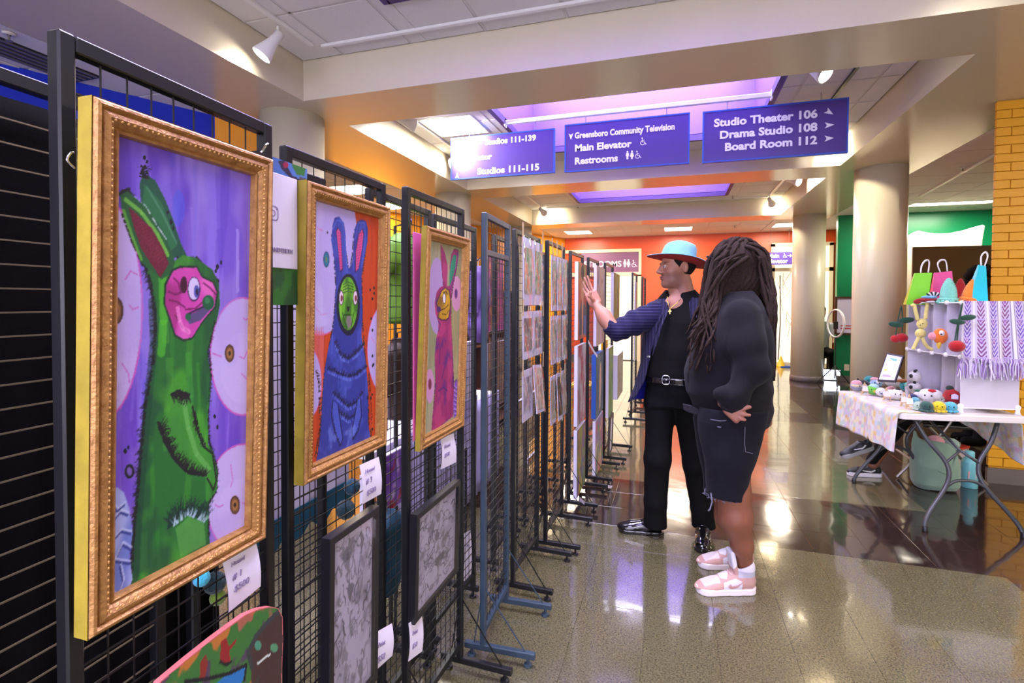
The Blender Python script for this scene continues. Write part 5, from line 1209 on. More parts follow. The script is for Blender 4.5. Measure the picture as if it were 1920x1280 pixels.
# white curled tags hanging out from the panels
for k, (a, b, cc, lb) in enumerate([((1087, 935), (1102, 952), (1133, 962), 'white curled tag at the foot of the orange swirled canvas'), ((1140, 912), (1152, 915), (1168, 905), 'white curled tag at the foot of the pink brushed canvas'), ((1103, 640), (1110, 655), (1120, 668), 'white strip between the bare figure painting and the blue edged canvas'), ((1136, 662), (1141, 670), (1143, 690), 'white strip above the blue edged canvas'), ((1134, 790), (1138, 800), (1136, 822), 'white strip over the pink brushed canvas')]):
    x = -.60 if k == 0 else (-.47 if k == 1 else -.585); P = [aX(*q, x+.02*i*(k < 2)) for i, q in enumerate((a, b, cc))]; w = np.array([0, 0, .012])
    mb = MB(); V = []; 
    for t in np.linspace(0, 1, 9):
        q = P[0]*(1-t)**2+P[1]*2*t*(1-t)+P[2]*t*t; V += [q-w, q+w, q+w+[.001, .001, 0], q-w+[.001, .001, 0]]
    mb.add([tuple(v) for v in V], [(4*i+j, 4*i+(j+1) % 4, 4*i+4+(j+1) % 4, 4*i+4+j) for i in range(8) for j in range(4)]+[(3, 2, 1, 0), (32, 33, 34, 35)]); tag(obj('paper_tag', mb, M['paper']), lb, 'tag')
# ============================================================ PEOPLE
def K(px, py, Y): return aY(px, py, Y)
def fabric(name, col, stripe=None, spec=.15, dens=60., rough=.85, axis='X', bump=.25, sheen=.25, bscale=350, noise=.18):
    m = mat(name, col, rough=rough, spec=spec, noise=noise, nscale=7, bump=bump, bscale=bscale, sheen=sheen)
    if stripe:
        nt = m.node_tree; N = nt.nodes; L = nt.links; b = N['Principled BSDF']; g = N.new('ShaderNodeNewGeometry'); w_ = N.new('ShaderNodeTexWave')
        w_.wave_type = 'BANDS'; w_.bands_direction = axis; w_.inputs['Scale'].default_value = dens; w_.inputs['Distortion'].default_value = .6; w_.inputs['Detail Scale'].default_value = .5
        L.new(g.outputs['Position'], w_.inputs['Vector']); r = N.new('ShaderNodeMapRange'); r.inputs['From Min'].default_value = .86; r.inputs['From Max'].default_value = .97; L.new(w_.outputs['Fac'], r.inputs['Value'])
        x = N.new('ShaderNodeMix'); x.data_type = 'RGBA'; src = b.inputs['Base Color'].links[0].from_socket; L.new(src, x.inputs['A']); x.inputs['B'].default_value = stripe; L.new(r.outputs['Result'], x.inputs['Factor']); L.new(x.outputs['Result'], b.inputs['Base Color'])
    return m
M['skin'] = mat('skin', rgb(255, 255, 255), rough=.5, vcol=True, bump=.05, bscale=220)
M['skin'].node_tree.nodes['Principled BSDF'].inputs['Subsurface Weight'].default_value = .08
M['skin'].node_tree.nodes['Principled BSDF'].inputs['Subsurface Scale'].default_value = .01
M['blazer'] = fabric('navy_pinstripe_wool', rgb(36, 34, 60), sheen=.05, stripe=rgb(68, 62, 94), dens=17, axis='X')
M['sleeve'] = fabric('navy_pinstripe_sleeve', rgb(32, 30, 62), sheen=.05, stripe=rgb(62, 56, 94), dens=17, axis='Z')
M['lining'] = mat('cobalt_lining', rgb(26, 30, 150), rough=.35)
M['tee'] = fabric('black_cotton', rgb(17, 16, 16), rough=.85, noise=.1, sheen=0)
M['slacks'] = fabric('black_trouser_cloth', rgb(12, 12, 14), rough=.8, noise=.1, sheen=0)
M['patent'] = mat('black_patent_leather', rgb(14, 12, 16), rough=.08, coat=1.0)
M['hatblue'] = mat('pale_blue_felt', rgb(122, 172, 194), rough=.9, noise=.12, nscale=14, sheen=.1, col2=rgb(104, 154, 178))
M['hatred'] = mat('red_felt_underbrim', rgb(170, 42, 34), rough=.85)
M['hatband'] = mat('grey_lilac_ribbon', rgb(138, 134, 168), rough=.5)
M['brass'] = mat('gold_metal', rgb(224, 180, 84), rough=.2, metal=1)
M['hairdark'] = mat('short_dark_hair', rgb(24, 19, 18), rough=.85, spec=.2, bump=.8, bscale=500)
M['eyewhite'] = mat('eye_white', rgb(214, 206, 204), rough=.2); M['iris'] = mat('dark_eye', rgb(34, 22, 18), rough=.1)
M['sweat'] = fabric('faded_black_fleece', rgb(27, 23, 28), rough=.95, sheen=.04, noise=.25)
M['denim'] = fabric('black_washed_denim', rgb(25, 24, 33), rough=.9, sheen=.03, noise=.5, bump=.4)
M['dread'] = mat('dreadlock_hair', rgb(22, 17, 16), rough=.8, spec=.2, noise=.5, nscale=160, bump=.9, bscale=260, col2=rgb(58, 40, 32))
M['sneaker'] = mat('sneaker_leather', rgb(255, 255, 255), rough=.5, vcol=True)
M['frayed'] = mat('grey_frayed_thread', rgb(104, 102, 120), rough=.9)

def folds(f, s=1.0, seed=0, amp=.004):
    r = np.random.default_rng(seed); k = [(r.normal(0, 9, 3), r.uniform(0, 6.28)) for _ in range(6)]
    def fn(X, Y, Z): return sum(np.sin(a[0]*X+a[1]*Y+a[2]*1.6*Z+p) for a, p in k)*amp*s/2.4
    return f.warp(fn)
def colorise(V, base, rules):
    C = np.tile(lin(base), (len(V), 1))
    for fn, col, a in rules:
        m = np.clip(fn(V), 0, 1)[:, None]*a; C = C*(1-m)+lin(col)*m
    return C
def loc_frame(c, f):
    f = np.array([f[0], f[1], 0.]); f /= np.linalg.norm(f); s = np.array([-f[1], f[0], 0.]); u = np.array([0, 0, 1.]); return np.array(c, float), np.stack([f, s, u])
def to_world(V, C, A): return C+V@A
def head_local(skin, beard=None, lips=(150, 84, 80), h=.0035, neck=((-.03, 0, -.09), (-.055, 0, -.21)), nr=(.060, .066)):
    f = Fld((-.14, -.12, -.26), (.15, .12, .15), h)
    f.ell((-.012, 0, .035), (.100, .079, .094), .02); f.ell((.030, 0, -.028), (.064, .064, .088), .03); f.ell((.034, 0, -.082), (.052, .052, .040), .03)
    f.ell((.072, 0, -.104), (.022, .024, .020), .025); f.cap(neck[0], neck[1], nr[0], nr[1], .03)
    for s in (-1, 1):
        f.ell((.052, s*.040, -.026), (.028, .024, .030), .02); f.ell((.078, s*.028, .020), (.018, .026, .009), .012)
        f.ell((.100, s*.033, .001), (.018, .017, .011), .012, 's'); f.ell((.084, s*.031, .0005), (.013, .015, .012), .004)
        f.ell((-.014, s*.080, -.004), (.019, .008, .032), .006); f.ell((-.010, s*.089, -.002), (.009, .007, .019), .004, 's'); f.ell((.100, s*.014, -.034), (.012, .010, .009), .008)
    f.cap((.092, 0, .010), (.114, 0, -.024), .0085, .0120, .012); f.ell((.118, 0, -.029), (.011, .011, .010), .008)
    f.ell((.094, 0, -.0575), (.0135, .022, .0065), .006); f.ell((.091, 0, -.0690), (.0130, .019, .0075), .006); f.rbox((.108, 0, -.0632), (.010, .026, .0009), .0006, .002, 's')
    V, Q = f.mesh(); sg = lambda t: 1/(1+np.exp(-np.clip(t, -30, 30)))
    rules = [(lambda v: np.exp(-((v[:, 0]-.106)/.014)**2-(v[:, 1]/.022)**2-((v[:, 2]+.063)/.011)**2), lips, .75)]
    if beard: rules.insert(0, (lambda v: sg((-.028-v[:, 2]-.25*np.abs(v[:, 0]-.05))*180)*sg((v[:, 2]+.135)*120)*sg((v[:, 0]+.01)*120), beard, .55)); rules.append((lambda v: np.exp(-((v[:, 0]-.105)/.02)**2-(v[:, 1]/.026)**2-((v[:, 2]+.047)/.006)**2), beard, .5))
    rules.append((lambda v: np.exp(-((v[:, 0]-.086)/.02)**2-((np.abs(v[:, 1])-.034)/.020)**2-((v[:, 2]-.0235)/.0045)**2), (40, 28, 24), .85))
    return V, Q, colorise(V, skin, rules)
def eyes(parent, C, A, look=(1, 0, 0)):
    for s in (-1, 1):
        e = to_world(np.array([[.0855, s*.0325, .0012]]), C, A)[0]; l = np.array(look)@A; l /= np.linalg.norm(l)
        o = obj('eyeball', MB().ball(tuple(e), .0118, 16), M['eyewhite'], parent, smooth=True)
        obj('iris', MB().ball(tuple(e+l*.0075), .0062, 10), M['iris'], o, smooth=True)
def finger(f, pts, r0=.0092, r1=.0070, k=.004):
    n = len(pts)-1
    for i in range(n): f.cap(pts[i], pts[i+1], r0+(r1-r0)*i/n, r0+(r1-r0)*(i+1)/n, k)

# ------------------------------------------------------------ man in the pale blue hat
YM = 3.25
man = thing('person', 'person in pale blue hat and navy pinstripe jacket, raising a hand towards the paintings', 'person', (.02, 3.3, 0))
SK = (176, 122, 98)
HC = K(1268, 501, 3.25)+np.array([.004, 0, 0]); a = math.radians(25); HCc, HA = loc_frame(HC, (-math.cos(a), -math.sin(a)))
hv, hq, hcol = head_local(SK, beard=(96, 70, 60)); hv = to_world(hv, HCc, HA)
# forearm and hand
el, wr = K(1149, 616, 3.14), K(1118.5, 573, 3.20); pm = K(1109, 553, 3.21)
f = Fld((-.62, 3.04, 1.20), (-.28, 3.32, 1.70), .003)
f.cap(el, wr+(el-wr)*.35, .046, .036, .01); f.cap(wr+(el-wr)*.35, wr, .036, .0265, .02); f.ell(wr+(el-wr)*.55+[0, 0, -.004], (.042, .040, .05), .03)
hd = (pm-wr)/np.linalg.norm(pm-wr); sd = np.array([1, 0, 0.])-hd*hd[0]; sd /= np.linalg.norm(sd); nd = np.cross(hd, sd)
f.rbox(wr+hd*.052, (.041, .014, .046), .013, .018, rot=np.array([sd, nd, hd]))
for (b, m_, t, Yo) in (((1113, 548), (1106.5, 533), (1101.5, 518), (0, .004, .0)), ((1108.5, 546), (1101, 531), (1096.0, 521), (.008, .016, .018)), ((1104.5, 549), (1097.5, 538), (1093.5, 529), (.012, .026, .034)), ((1102.5, 555), (1096.5, 547), (1094, 541), (.014, .032, .044))):
    finger(f, [wr+hd*.04, K(b[0], b[1], 3.21+Yo[0]), K(m_[0], m_[1], 3.21+Yo[1]), K(t[0], t[1], 3.21+Yo[2])], .0098, .0072)
finger(f, [wr+hd*.020-nd*.004, K(1111, 560, 3.180), K(1105, 555, 3.165), K(1107, 549, 3.160)], .0125, .0088, .006)
av, aq = f.mesh(); ac = colorise(av, SK, [(lambda v: np.exp(-(np.linalg.norm(v-pm, axis=1)/.05)**2), (196, 128, 108), .5)])
# trunk and legs under the clothes
f = Fld((-.24, 3.10, .10), (.30, 3.56, 1.56), .012)
f.loft([(.90, 0, 3.27, .14, .09), (1.2, .01, 3.27, .14, .09), (1.40, .025, 3.28, .165, .09), (1.47, .03, 3.28, .14, .07)], .03); f.cap((.02, 3.275, 1.44), (.02, 3.27, 1.56), .066, .060, .03)
f.ell((.02, 3.245, 1.455), (.085, .062, .06), .03)
for A_, B_, C_ in ((K(1236, 760, 3.3), K(1231, 870, 3.3), K(1229, 978, 3.33)), (K(1292, 760, 3.32), K(1312, 875, 3.36), K(1321, 995, 3.43))): f.cap(A_, B_, .066, .05, .03); f.cap(B_, C_, .05, .036, .02)
bv, bq = f.mesh(); V, Q, Cc = join_np([(hv, hq, hcol), (av, aq, ac), (bv, bq, np.tile(lin(SK), (len(bv), 1)))])
np_mesh('body', V, Q, M['skin'], man, Cc)
eyes(man, HCc, HA, (1, -.1, -.05))
# short hair, faded at the neck
f = Fld((-.14, -.10, -.10), (.10, .10, .15), .004); f.ell((-.016, 0, .030), (.103, .083, .096)); f.put(lambda X, Y, Z: np.maximum(-(Z+.050-.55*np.maximum(X+.03, 0)), (X-.050))*np.ones_like(Y), (-.2, -.2, -.2), (.2, .2, .2), 0, 'i')
for s in (-1, 1): f.ell((-.010, s*.085, -.010), (.026, .03, .040), .004, 's')
V, Q = f.mesh(); np_mesh('hair', to_world(V, HCc, HA), Q, M['hairdark'], man)
# black notch-neck tee
f = Fld((-.24, 3.08, .92), (.30, 3.46, 1.56), .007); an = -.30
f.loft([(1.0, .0, 3.272, .166, .120), (1.05, .0, 3.27, .168, .125), (1.2, .01, 3.27, .172, .124), (1.35, .022, 3.275, .186, .120), (1.43, .03, 3.28, .180, .105), (1.50, .03, 3.285, .13, .088), (1.545, .03, 3.29, .085, .078)], .0, e=2.3, ang=an)
f.cap((.02, 3.272, 1.47), (.015, 3.25, 1.60), .056, .054, .004, 's'); vp = K(1257, 566, 3.15); f.cap(vp+[0, 0, .05], vp+[0, .015, -.004], .022, .004, .004, 's')
folds(f, 1, 3, .0035); V, Q = f.mesh(); np_mesh('shirt', V, Q, M['tee'], man)
# pinstripe blazer, open, with cobalt lining
f = Fld((-.34, 2.98, .80), (.36, 3.56, 1.56), .006)
outr = [(.84, -.045, 3.28, .235, .170), (.95, -.03, 3.28, .205, .160), (1.10, -.005, 3.28, .190, .150), (1.25, .012, 3.28, .196, .150), (1.38, .028, 3.285, .212, .138), (1.46, .032, 3.29, .185, .112), (1.505, .032, 3.295, .12, .088), (1.53, .03, 3.30, .09, .08)]
f.loft(outr, 0, e=2.25, ang=an); D0 = f.D.copy(); f.loft([(z-(.02 if i == 0 else 0), x, y, rx-.013, ry-.013) for i, (z, x, y, rx, ry) in enumerate(outr)], 0, 's', e=2.25, ang=an)
zz = [.82, .90, 1.0, 1.17, 1.33, 1.45, 1.56]; uL = [-.30, -.215, -.165, -.130, -.092, -.040, -.020]; uR = [.125, .115, .105, .100, .102, .098, .08]
def cut(X, Y, Z): a_ = np.interp(Z.ravel(), zz, uL).reshape(Z.shape); b_ = np.interp(Z.ravel(), zz, uR).reshape(Z.shape); return np.maximum(np.maximum(a_-X, X-b_), Y-3.29)
f.put(cut, (-.4, 2.9, .7), (.4, 3.7, 1.6), .004, 's'); f.cap((.02, 3.275, 1.49), (.015, 3.26, 1.62), .072, .070, .004, 's'); folds(f, 1, 5, .0035)
V, Q = f.mesh(); g = np.clip(np.round((V-f.lo)/f.h).astype(int), 0, np.array(D0.shape)-1); inn = D0[tuple(g.T)] < -.0075
me_o = np_mesh('blazer', V, Q, M['blazer'], man); me_o.data.materials.append(M['lining']); fi = inn[Q].sum(1) >= 3; me_o.data.polygons.foreach_set('material_index', fi.astype(np.int32))
# lapels
for P_, nm in (([(1257, 566), (1245, 584), (1235, 606), (1226, 640), (1223, 668), (1233, 640), (1243, 606), (1254, 582)], 'lapel'), ([(1300, 556), (1306, 590), (1304, 640), (1301, 690), (1297, 700), (1297, 640), (1294, 590), (1292, 566)], 'lapel')):
    Pp = [K(x, y, 3.125 if y > 600 else 3.14+.0010*(600-y)) for x, y in P_]; o = obj(nm, MB().prism([tuple(p) for p in Pp], (0, .006, 0)), M['blazer'], man)
o = obj('jacket_button', MB().lathe([(0, 0), (.009, .0), (.009, .003), (0, .004)], K(1216, 668, 3.122), 14, ax=(0, -1, .1), cap=False), M['patent'], man)
# sleeve with pushed-up cuff
f = Fld((-.46, 3.02, 1.14), (.02, 3.44, 1.56), .005); S = K(1226, 590, 3.25); E = K(1158, 619, 3.15)
f.cap(S+[.02, .01, .01], S*.5+E*.5, .078, .070, .03); f.cap(S*.5+E*.5, E, .070, .062, .03); f.cap(E, K(1146, 614, 3.14), .060, .054, .01)
f.cap(K(1143, 608, 3.14), K(1120, 575, 3.18), .0450, .040, .003, 's')
sa = E-S; sl = sa/np.linalg.norm(sa)
f.warp(lambda X, Y, Z: .0045*np.sin(((X-S[0])*sl[0]+(Y-S[1])*sl[1]+(Z-S[2])*sl[2])*95+9*Z+7*X)*np.clip((-.10-X)/.1, 0, 1)); folds(f, 1, 8, .003)
V, Q = f.mesh(); np_mesh('sleeve', V, Q, M['sleeve'], man)
cd = (K(1136, 600, 3.15)-E); 
f = Fld((.12, 3.10, 1.1), (.36, 3.5, 1.55), .008); f.cap((.215, 3.33, 1.42), (.245, 3.37, 1.16), .070, .055, .02); V, Q = f.mesh(); np_mesh('sleeve', V, Q, M['blazer'], man)
# trousers, belt
f = Fld((-.30, 3.08, .06), (.34, 3.60, 1.03), .007)
f.loft([(.84, .0, 3.30, .165, .125), (.93, .0, 3.29, .172, .130), (1.02, .0, 3.275, .166, .122)], .02, e=2.3, ang=an)
for A_, B_, C_, D_ in ((K(1238, 755, 3.30), K(1232, 860, 3.30), K(1229, 940, 3.32), K(1229, 984, 3.335)), (K(1290, 755, 3.31), K(1306, 870, 3.36), K(1316, 950, 3.40), K(1321, 1000, 3.44))):
    f.cap(A_, B_, .094, .078, .03); f.cap(B_, C_, .078, .069, .03); f.cap(C_, D_, .069, .067, .02)
for px_, py_, Y_ in ((1229, 1003, 3.335), (1321, 1021, 3.44)): c_ = K(px_, py_, Y_); f.ell(c_+[0, 0, -.04], (.2, .2, .068), 0, 's')
folds(f, 1, 11, .004); V, Q = f.mesh(); np_mesh('trousers', V, Q, M['slacks'], man)
f = Fld((-.22, 3.10, .975), (.22, 3.44, 1.03), .004); f.loft([(.985, .0, 3.275, .172, .128), (1.022, .0, 3.275, .171, .127)], 0, e=2.3, ang=an); V, Q = f.mesh(); bl = np_mesh('belt', V, Q, M['patent'], man)
bk = MB(); B0 = K(1248.5, 712, 3.143); rring_pts = [(math.copysign(abs(math.cos(t))**.6, math.cos(t)), math.copysign(abs(math.sin(t))**.6, math.sin(t))) for t in np.linspace(0, 2*math.pi, 25)]
bk.tube([B0+np.array([.021*u, -.003-.3*.021*u*0, .026*v]) for u, v in rring_pts], .0032, 6); bk.tube([B0+[-.018, -.004, 0], B0+[.022, -.005, 0]], .0022, 6); obj('buckle', bk, M['chrome'], bl, smooth=True)
# necklace with cross
nk = [K(1251, 556, 3.19), K(1252, 567, 3.158), K(1254, 576, 3.146), K(1256.5, 578, 3.143), K(1262, 574, 3.146), K(1270, 567, 3.155), K(1277, 560, 3.175)]
o = obj('necklace', MB().tube(nk, .0018, 6), M['brass'], man, smooth=True); c0 = K(1256, 580, 3.140)
obj('cross_pendant', MB().box(c0+[-.0022, -.002, -.026], c0+[.0022, .002, .002]).box(c0+[-.009, -.002, -.012], c0+[.009, .002, -.007]), M['brass'], o)
# hat
hat = obj('hat', MB(), M['hatblue']); bpy.data.objects.remove(hat)
tl = math.radians(13); hf = HA[0]*math.cos(tl)+np.array([0, 0, math.sin(tl)]); hs_ = HA[1]; hu = -HA[0]*math.sin(tl)+np.array([0, 0, math.cos(tl)]); HO = K(1270, 491, 3.25)+np.array([.0, .0, .0])
def hpt(r_, t, z, rf, rs): return HO+hf*(rf*r_*math.cos(t))+hs_*(rs*r_*math.sin(t))+hu*z
def hsurf(rows, n=48):
    V = []; Q = []
    for k, (r_, z, rf, rs, fn) in enumerate(rows):
        for i in range(n): t = 2*math.pi*i/n; dz, ds = fn(t) if fn else (0, 1); V.append(hpt(r_*ds, t, z+dz, rf, rs))
    for k in range(len(rows)-1):
        for i in range(n): j = (i+1) % n; Q.append((k*n+i, k*n+j, (k+1)*n+j, (k+1)*n+i))
    return np.array(V), np.array(Q)
BRf, BRs, CRf, CRs = .182, .178, .106, .088
br = lambda k: (lambda t: (.020*k*math.sin(t)**2-.004*k*math.cos(t), 1))
V, Q = hsurf([(1, .0, CRf*.97, CRs*.97, None), (1, .002, BRf*.7, BRs*.7, br(.3)), (1, .003, BRf, BRs, br(1)), (1, .0005, BRf+.001, BRs+.001, br(1)), (1, -.0005, BRf, BRs, br(1))]); hb = np_mesh('hat_brim', V, Q, M['hatblue'], man)
V, Q = hsurf([(1, -.0025, BRf-.0015, BRs-.0015, br(1)), (1, -.0015, BRf*.7, BRs*.7, br(.3)), (1, -.003, CRf*.9, CRs*.9, None), (.2, .02, CRf*.9, CRs*.9, None)]); np_mesh('hat_underbrim', V, Q, M['hatred'], man)
pinch = lambda k: (lambda t: (-.030*k*math.exp(-(math.sin(t)/.45)**2)*(.5+.5*math.cos(t))*1.0-.010*k*math.exp(-(math.sin(t)/.35)**2), 1-.10*k*math.exp(-((abs(t if t < math.pi else 2*math.pi-t)-.75)/.38)**2)))
V, Q = hsurf([(1, .0, CRf, CRs, None), (1, .03, CRf*.985, CRs*.985, None), (1, .07, CRf*.95, CRs*.95, pinch(.4)), (1, .100, CRf*.90, CRs*.89, pinch(.8)), (1, .116, CRf*.80, CRs*.78, pinch(1)), (1, .122, CRf*.62, CRs*.60, pinch(.9)), (1, .116, CRf*.35, CRs*.30, pinch(.5)), (1, .112, CRf*.02, CRs*.02, None)]); np_mesh('hat_crown', V, Q, M['hatblue'], man)
V, Q = hsurf([(1, .002, CRf+.003, CRs+.003, None), (1, .003, CRf+.004, CRs+.004, None), (1, .024, CRf*.99+.003, CRs*.99+.003, None), (1, .025, CRf*.98, CRs*.98, None)]); hb2 = np_mesh('hat_band', V, Q, M['hatband'], man)
pb = hpt(1.05, 2.25, .013, CRf, CRs); obj('hat_pin', MB().ball(tuple(pb), .007, 10), M['brass'], hb2, smooth=True)
# dress shoes
def shoe_mesh(heel, dirv, L=.29, high=False, wdt=1.0, sole=.026):
    C, A = loc_frame(heel, dirv); s_ = L/.30; f = Fld((-.03, -.075, -.004), (L+.03, .075, .22 if high else .13), .0032)
    f.cap((.042*s_, 0, .052), (.10*s_, 0, .055), .037*wdt, .040*wdt, .02); f.cap((.10*s_, 0, .050), (.20*s_, 0, .034), .041*wdt, .040*wdt, .02); f.ell((.225*s_, 0, .030), (.072*s_, .045*wdt, .034), .02)
    if high:
        f.cap((.048, 0, .07), (.056, 0, .128), .043, .050, .02); f.cap((.095, 0, .075), (.150, 0, .062), .040, .034, .03); f.cap((.062, 0, .118), (.066, 0, .24), .040, .046, .003, 's'); f.put(lambda X, Y, Z: Z-.165+.5*(X-.03)*(X > .03)+0*Y, (-1, -1, -1), (1, 1, 1), 0, 'i')
    else: f.cap((.055, 0, .075), (.062, 0, .12), .030, .032, .004, 's')
    f.put(lambda X, Y, Z: sole*.7-Z+0*X+0*Y, (-1, -1, -1), (1, 1, 1), 0, 'i')
    if high:
        q = np.array([[math.cos(1.38), 0, math.sin(1.38)], [0, 1, 0], [-math.sin(1.38), 0, math.cos(1.38)]]); f.rbox((.120, 0, .158), (.060, .036, .012), .010, .006, rot=q)
    V, Q = f.mesh(); g = Fld((-.03, -.08, -.004), (L+.03, .08, .05), .0034)
    g.cap((.043*s_, 0, 0), (.11*s_, 0, 0), .043*wdt, .041*wdt, 0); g.cap((.11*s_, 0, 0), (.238*s_, 0, 0), .041*wdt, .050*wdt, .02); g.D[:] = g.D[:, :, :1]; g.put(lambda X, Y, Z: np.maximum(-Z, Z-sole)+0*X+0*Y, (-1, -1, -1), (1, 1, 1), 0, 'i'); Vs, Qs = g.mesh()
    return (V, Q), (Vs, Qs), C, A
for heel, dv in ((aZ(1245, 1001, 0), (-.97, -.12)), (aZ(1318, 1003, 0)+np.array([0, .02, 0]), (-.05, -1))):
    (V, Q), (Vs, Qs), C, A = shoe_mesh((heel[0], heel[1], 0), dv, .295, sole=.022); o = np_mesh('dress_shoe', to_world(V, C, A), Q, M['patent'], man); np_mesh('shoe_sole', to_world(Vs, C, A), Qs, M['patent'], o)
    st = MB(); st.tube([to_world(np.array([[.105, .040*math.cos(t), .045+.050*math.sin(t)]]), C, A)[0] for t in np.linspace(0, math.pi, 12)], .006, 6); obj('shoe_strap', st, M['patent'], o, smooth=True)

# ------------------------------------------------------------ person with long dreadlocks
dre = thing('person', 'person with long black dreadlocks, dark sweatshirt and denim shorts, seen from the side', 'person', (.33, 2.9, 0))
SD = (128, 78, 56); YD = 2.88
SC_ = K(1383, 503, 2.92); SCc, SA = loc_frame(SC_, (-.93, .36))
hv, hq, hcol = head_local(SD, lips=(110, 60, 60), h=.005, neck=((-.02, 0, -.08), (-.03, 0, -.15)), nr=(.048, .046)); hv = to_world(hv, SCc, SA)
f = Fld((.02, 2.58, .05), (.62, 3.16, 1.60), .008)
f.loft([(.85, .33, 2.9, .15, .17), (1.1, .33, 2.9, .15, .17), (1.32, .36, 2.9, .09, .15), (1.40, .37, 2.9, .06, .09)], .04); f.cap((.37, 2.9, 1.42), SC_+[.02, 0, -.1], .062, .058, .03)
SNK = ((aZ(1416, 1108, 0), (-.95, -.31)), (aZ(1413, 1064, 0), (-.97, -.22)))
for Y0, dx, (hl_, dv_) in ((2.765, 0, SNK[0]), (3.00, -8, SNK[1])):
    k0, k1, k2 = K(1374+dx, 850, Y0), K(1374+dx, 925, Y0), K(1378+dx, 968, Y0); ank = hl_+np.array([dv_[0], dv_[1], 0])*.056; k3 = ank+[0, 0, .150]
    km = (K(1386+dx, 1022, Y0)+k3+[0, 0, .09])/2; f.cap(k0, k1, .086, .080, .02); f.cap(k1, k2, .080, .076, .03); f.cap(k2, km, .075, .049, .04); f.cap(km, k3, .049, .037, .03)
    f.cap(k3, ank+[0, 0, .075], .036, .030, .01)
bv, bq = f.mesh()
# hand at the hip
f = Fld((.20, 2.52, .80), (.46, 2.72, 1.0), .003); w0, p0 = K(1362, 758, 2.61), K(1377, 772, 2.60)
f.cap(w0+(w0-p0)*.8, w0, .030, .028, .01); hd = (p0-w0)/np.linalg.norm(p0-w0); sd = np.cross(hd, [0, 1, 0.]); f.rbox(w0+hd*.050, (.036, .014, .042), .013, .014, rot=np.array([sd, [0, 1, 0], hd]))
for b, m_, t in (((1380, 764), (1392, 761), (1403, 762)), ((1383, 770), (1395, 766), (1406, 763)), ((1383, 776), (1394, 777), (1405, 778)), ((1380, 781), (1388, 785), (1396, 786.5))): finger(f, [p0, K(*b, 2.598), K(*m_, 2.590), K(*t, 2.592)], .0098, .0076)
finger(f, [w0+hd*.02, K(1372, 779, 2.60), K(1380, 786, 2.60)], .0115, .009)
av, aq = f.mesh(); ac = colorise(av, (150, 96, 78), [(lambda v: np.clip((v[:, 0]-.34)/.05, 0, 1), (176, 118, 100), .7)])
V, Q, Cc = join_np([(hv, hq, hcol), (bv, bq, np.tile(lin(SD), (len(bv), 1))), (av, aq, ac)]); np_mesh('body', V, Q, M['skin'], dre, Cc)
# sweatshirt
def prof(rows, Y0, ry):
    out = []
    for (y, xa, xb), r in zip(rows, ry):
        A_, B_ = K(xa, y, Y0), K(xb, y, Y0); out.append(((A_[2]+B_[2])/2, (A_[0]+B_[0])/2, Y0, (B_[0]-A_[0])/2, r))
    return out[::-1]
f = Fld((.02, 2.50, .80), (.66, 3.28, 1.58), .007)
f.loft(prof([(545, 1358, 1412), (560, 1346, 1425), (580, 1332, 1436), (610, 1316, 1444), (650, 1299, 1450), (700, 1286, 1452), (735, 1284, 1450), (760, 1294, 1450), (790, 1309, 1442)], 2.89, [.09, .15, .20, .225, .23, .225, .22, .215, .20]), 0, e=2.2)
sh, e1, cf = K(1388, 592, 2.71), K(1411, 690, 2.645), K(1372, 748, 2.61)
f.cap(sh, sh*.45+e1*.55, .084, .078, .03); f.cap(sh*.45+e1*.55, e1, .078, .076, .04); f.cap(e1, cf, .076, .060, .03); f.ell(K(1366, 738, 2.61), (.068, .055, .045), .02); f.cap(cf, K(1365, 762, 2.61), .052, .036, .012)
f.cap(K(1355, 600, 3.10), K(1330, 700, 3.12), .085, .075, .03)
def seam(X, Y, Z):   # drop-shoulder seam
    d = np.sqrt((X-sh[0])**2+(Z-sh[2]-.02)**2); return .006*np.exp(-((d-.125)/.006)**2)*(Z > sh[2]-.03)*(Y < 2.82)
f.warp(seam); f.warp(lambda X, Y, Z: .006*np.sin(30*Z+14*X+20*Y)*np.exp(-((Z-1.03)/.10)**2)*(Y < 2.8)); folds(f, 1.5, 21, .005); f.warp(lambda X, Y, Z: .004*np.sin(52*Z-20*X+3*np.sin(12*X))*np.exp(-((Z-1.0)/.12)**2)*(X > .25))
V, Q = f.mesh(); np_mesh('sweatshirt', V, Q, M['sweat'], dre)
ct = MB(); ct.tube([K(1350, 752, 2.60), K(1358, 765, 2.585), K(1372, 770, 2.58), K(1386, 764, 2.585), K(1392, 752, 2.60)], .012, 8); obj('cuff', ct, M['sweat'], dre, smooth=True)
o = obj('undershirt_hem', MB().prism([tuple(K(*q, 2.78)) for q in ((1280, 757), (1296, 760), (1312, 768), (1310, 778), (1292, 774), (1281, 768))], (0, .02, 0)), mat('grey_undershirt', rgb(42, 38, 46), rough=.9, spec=.2), dre); bevel(o, .004, 2)
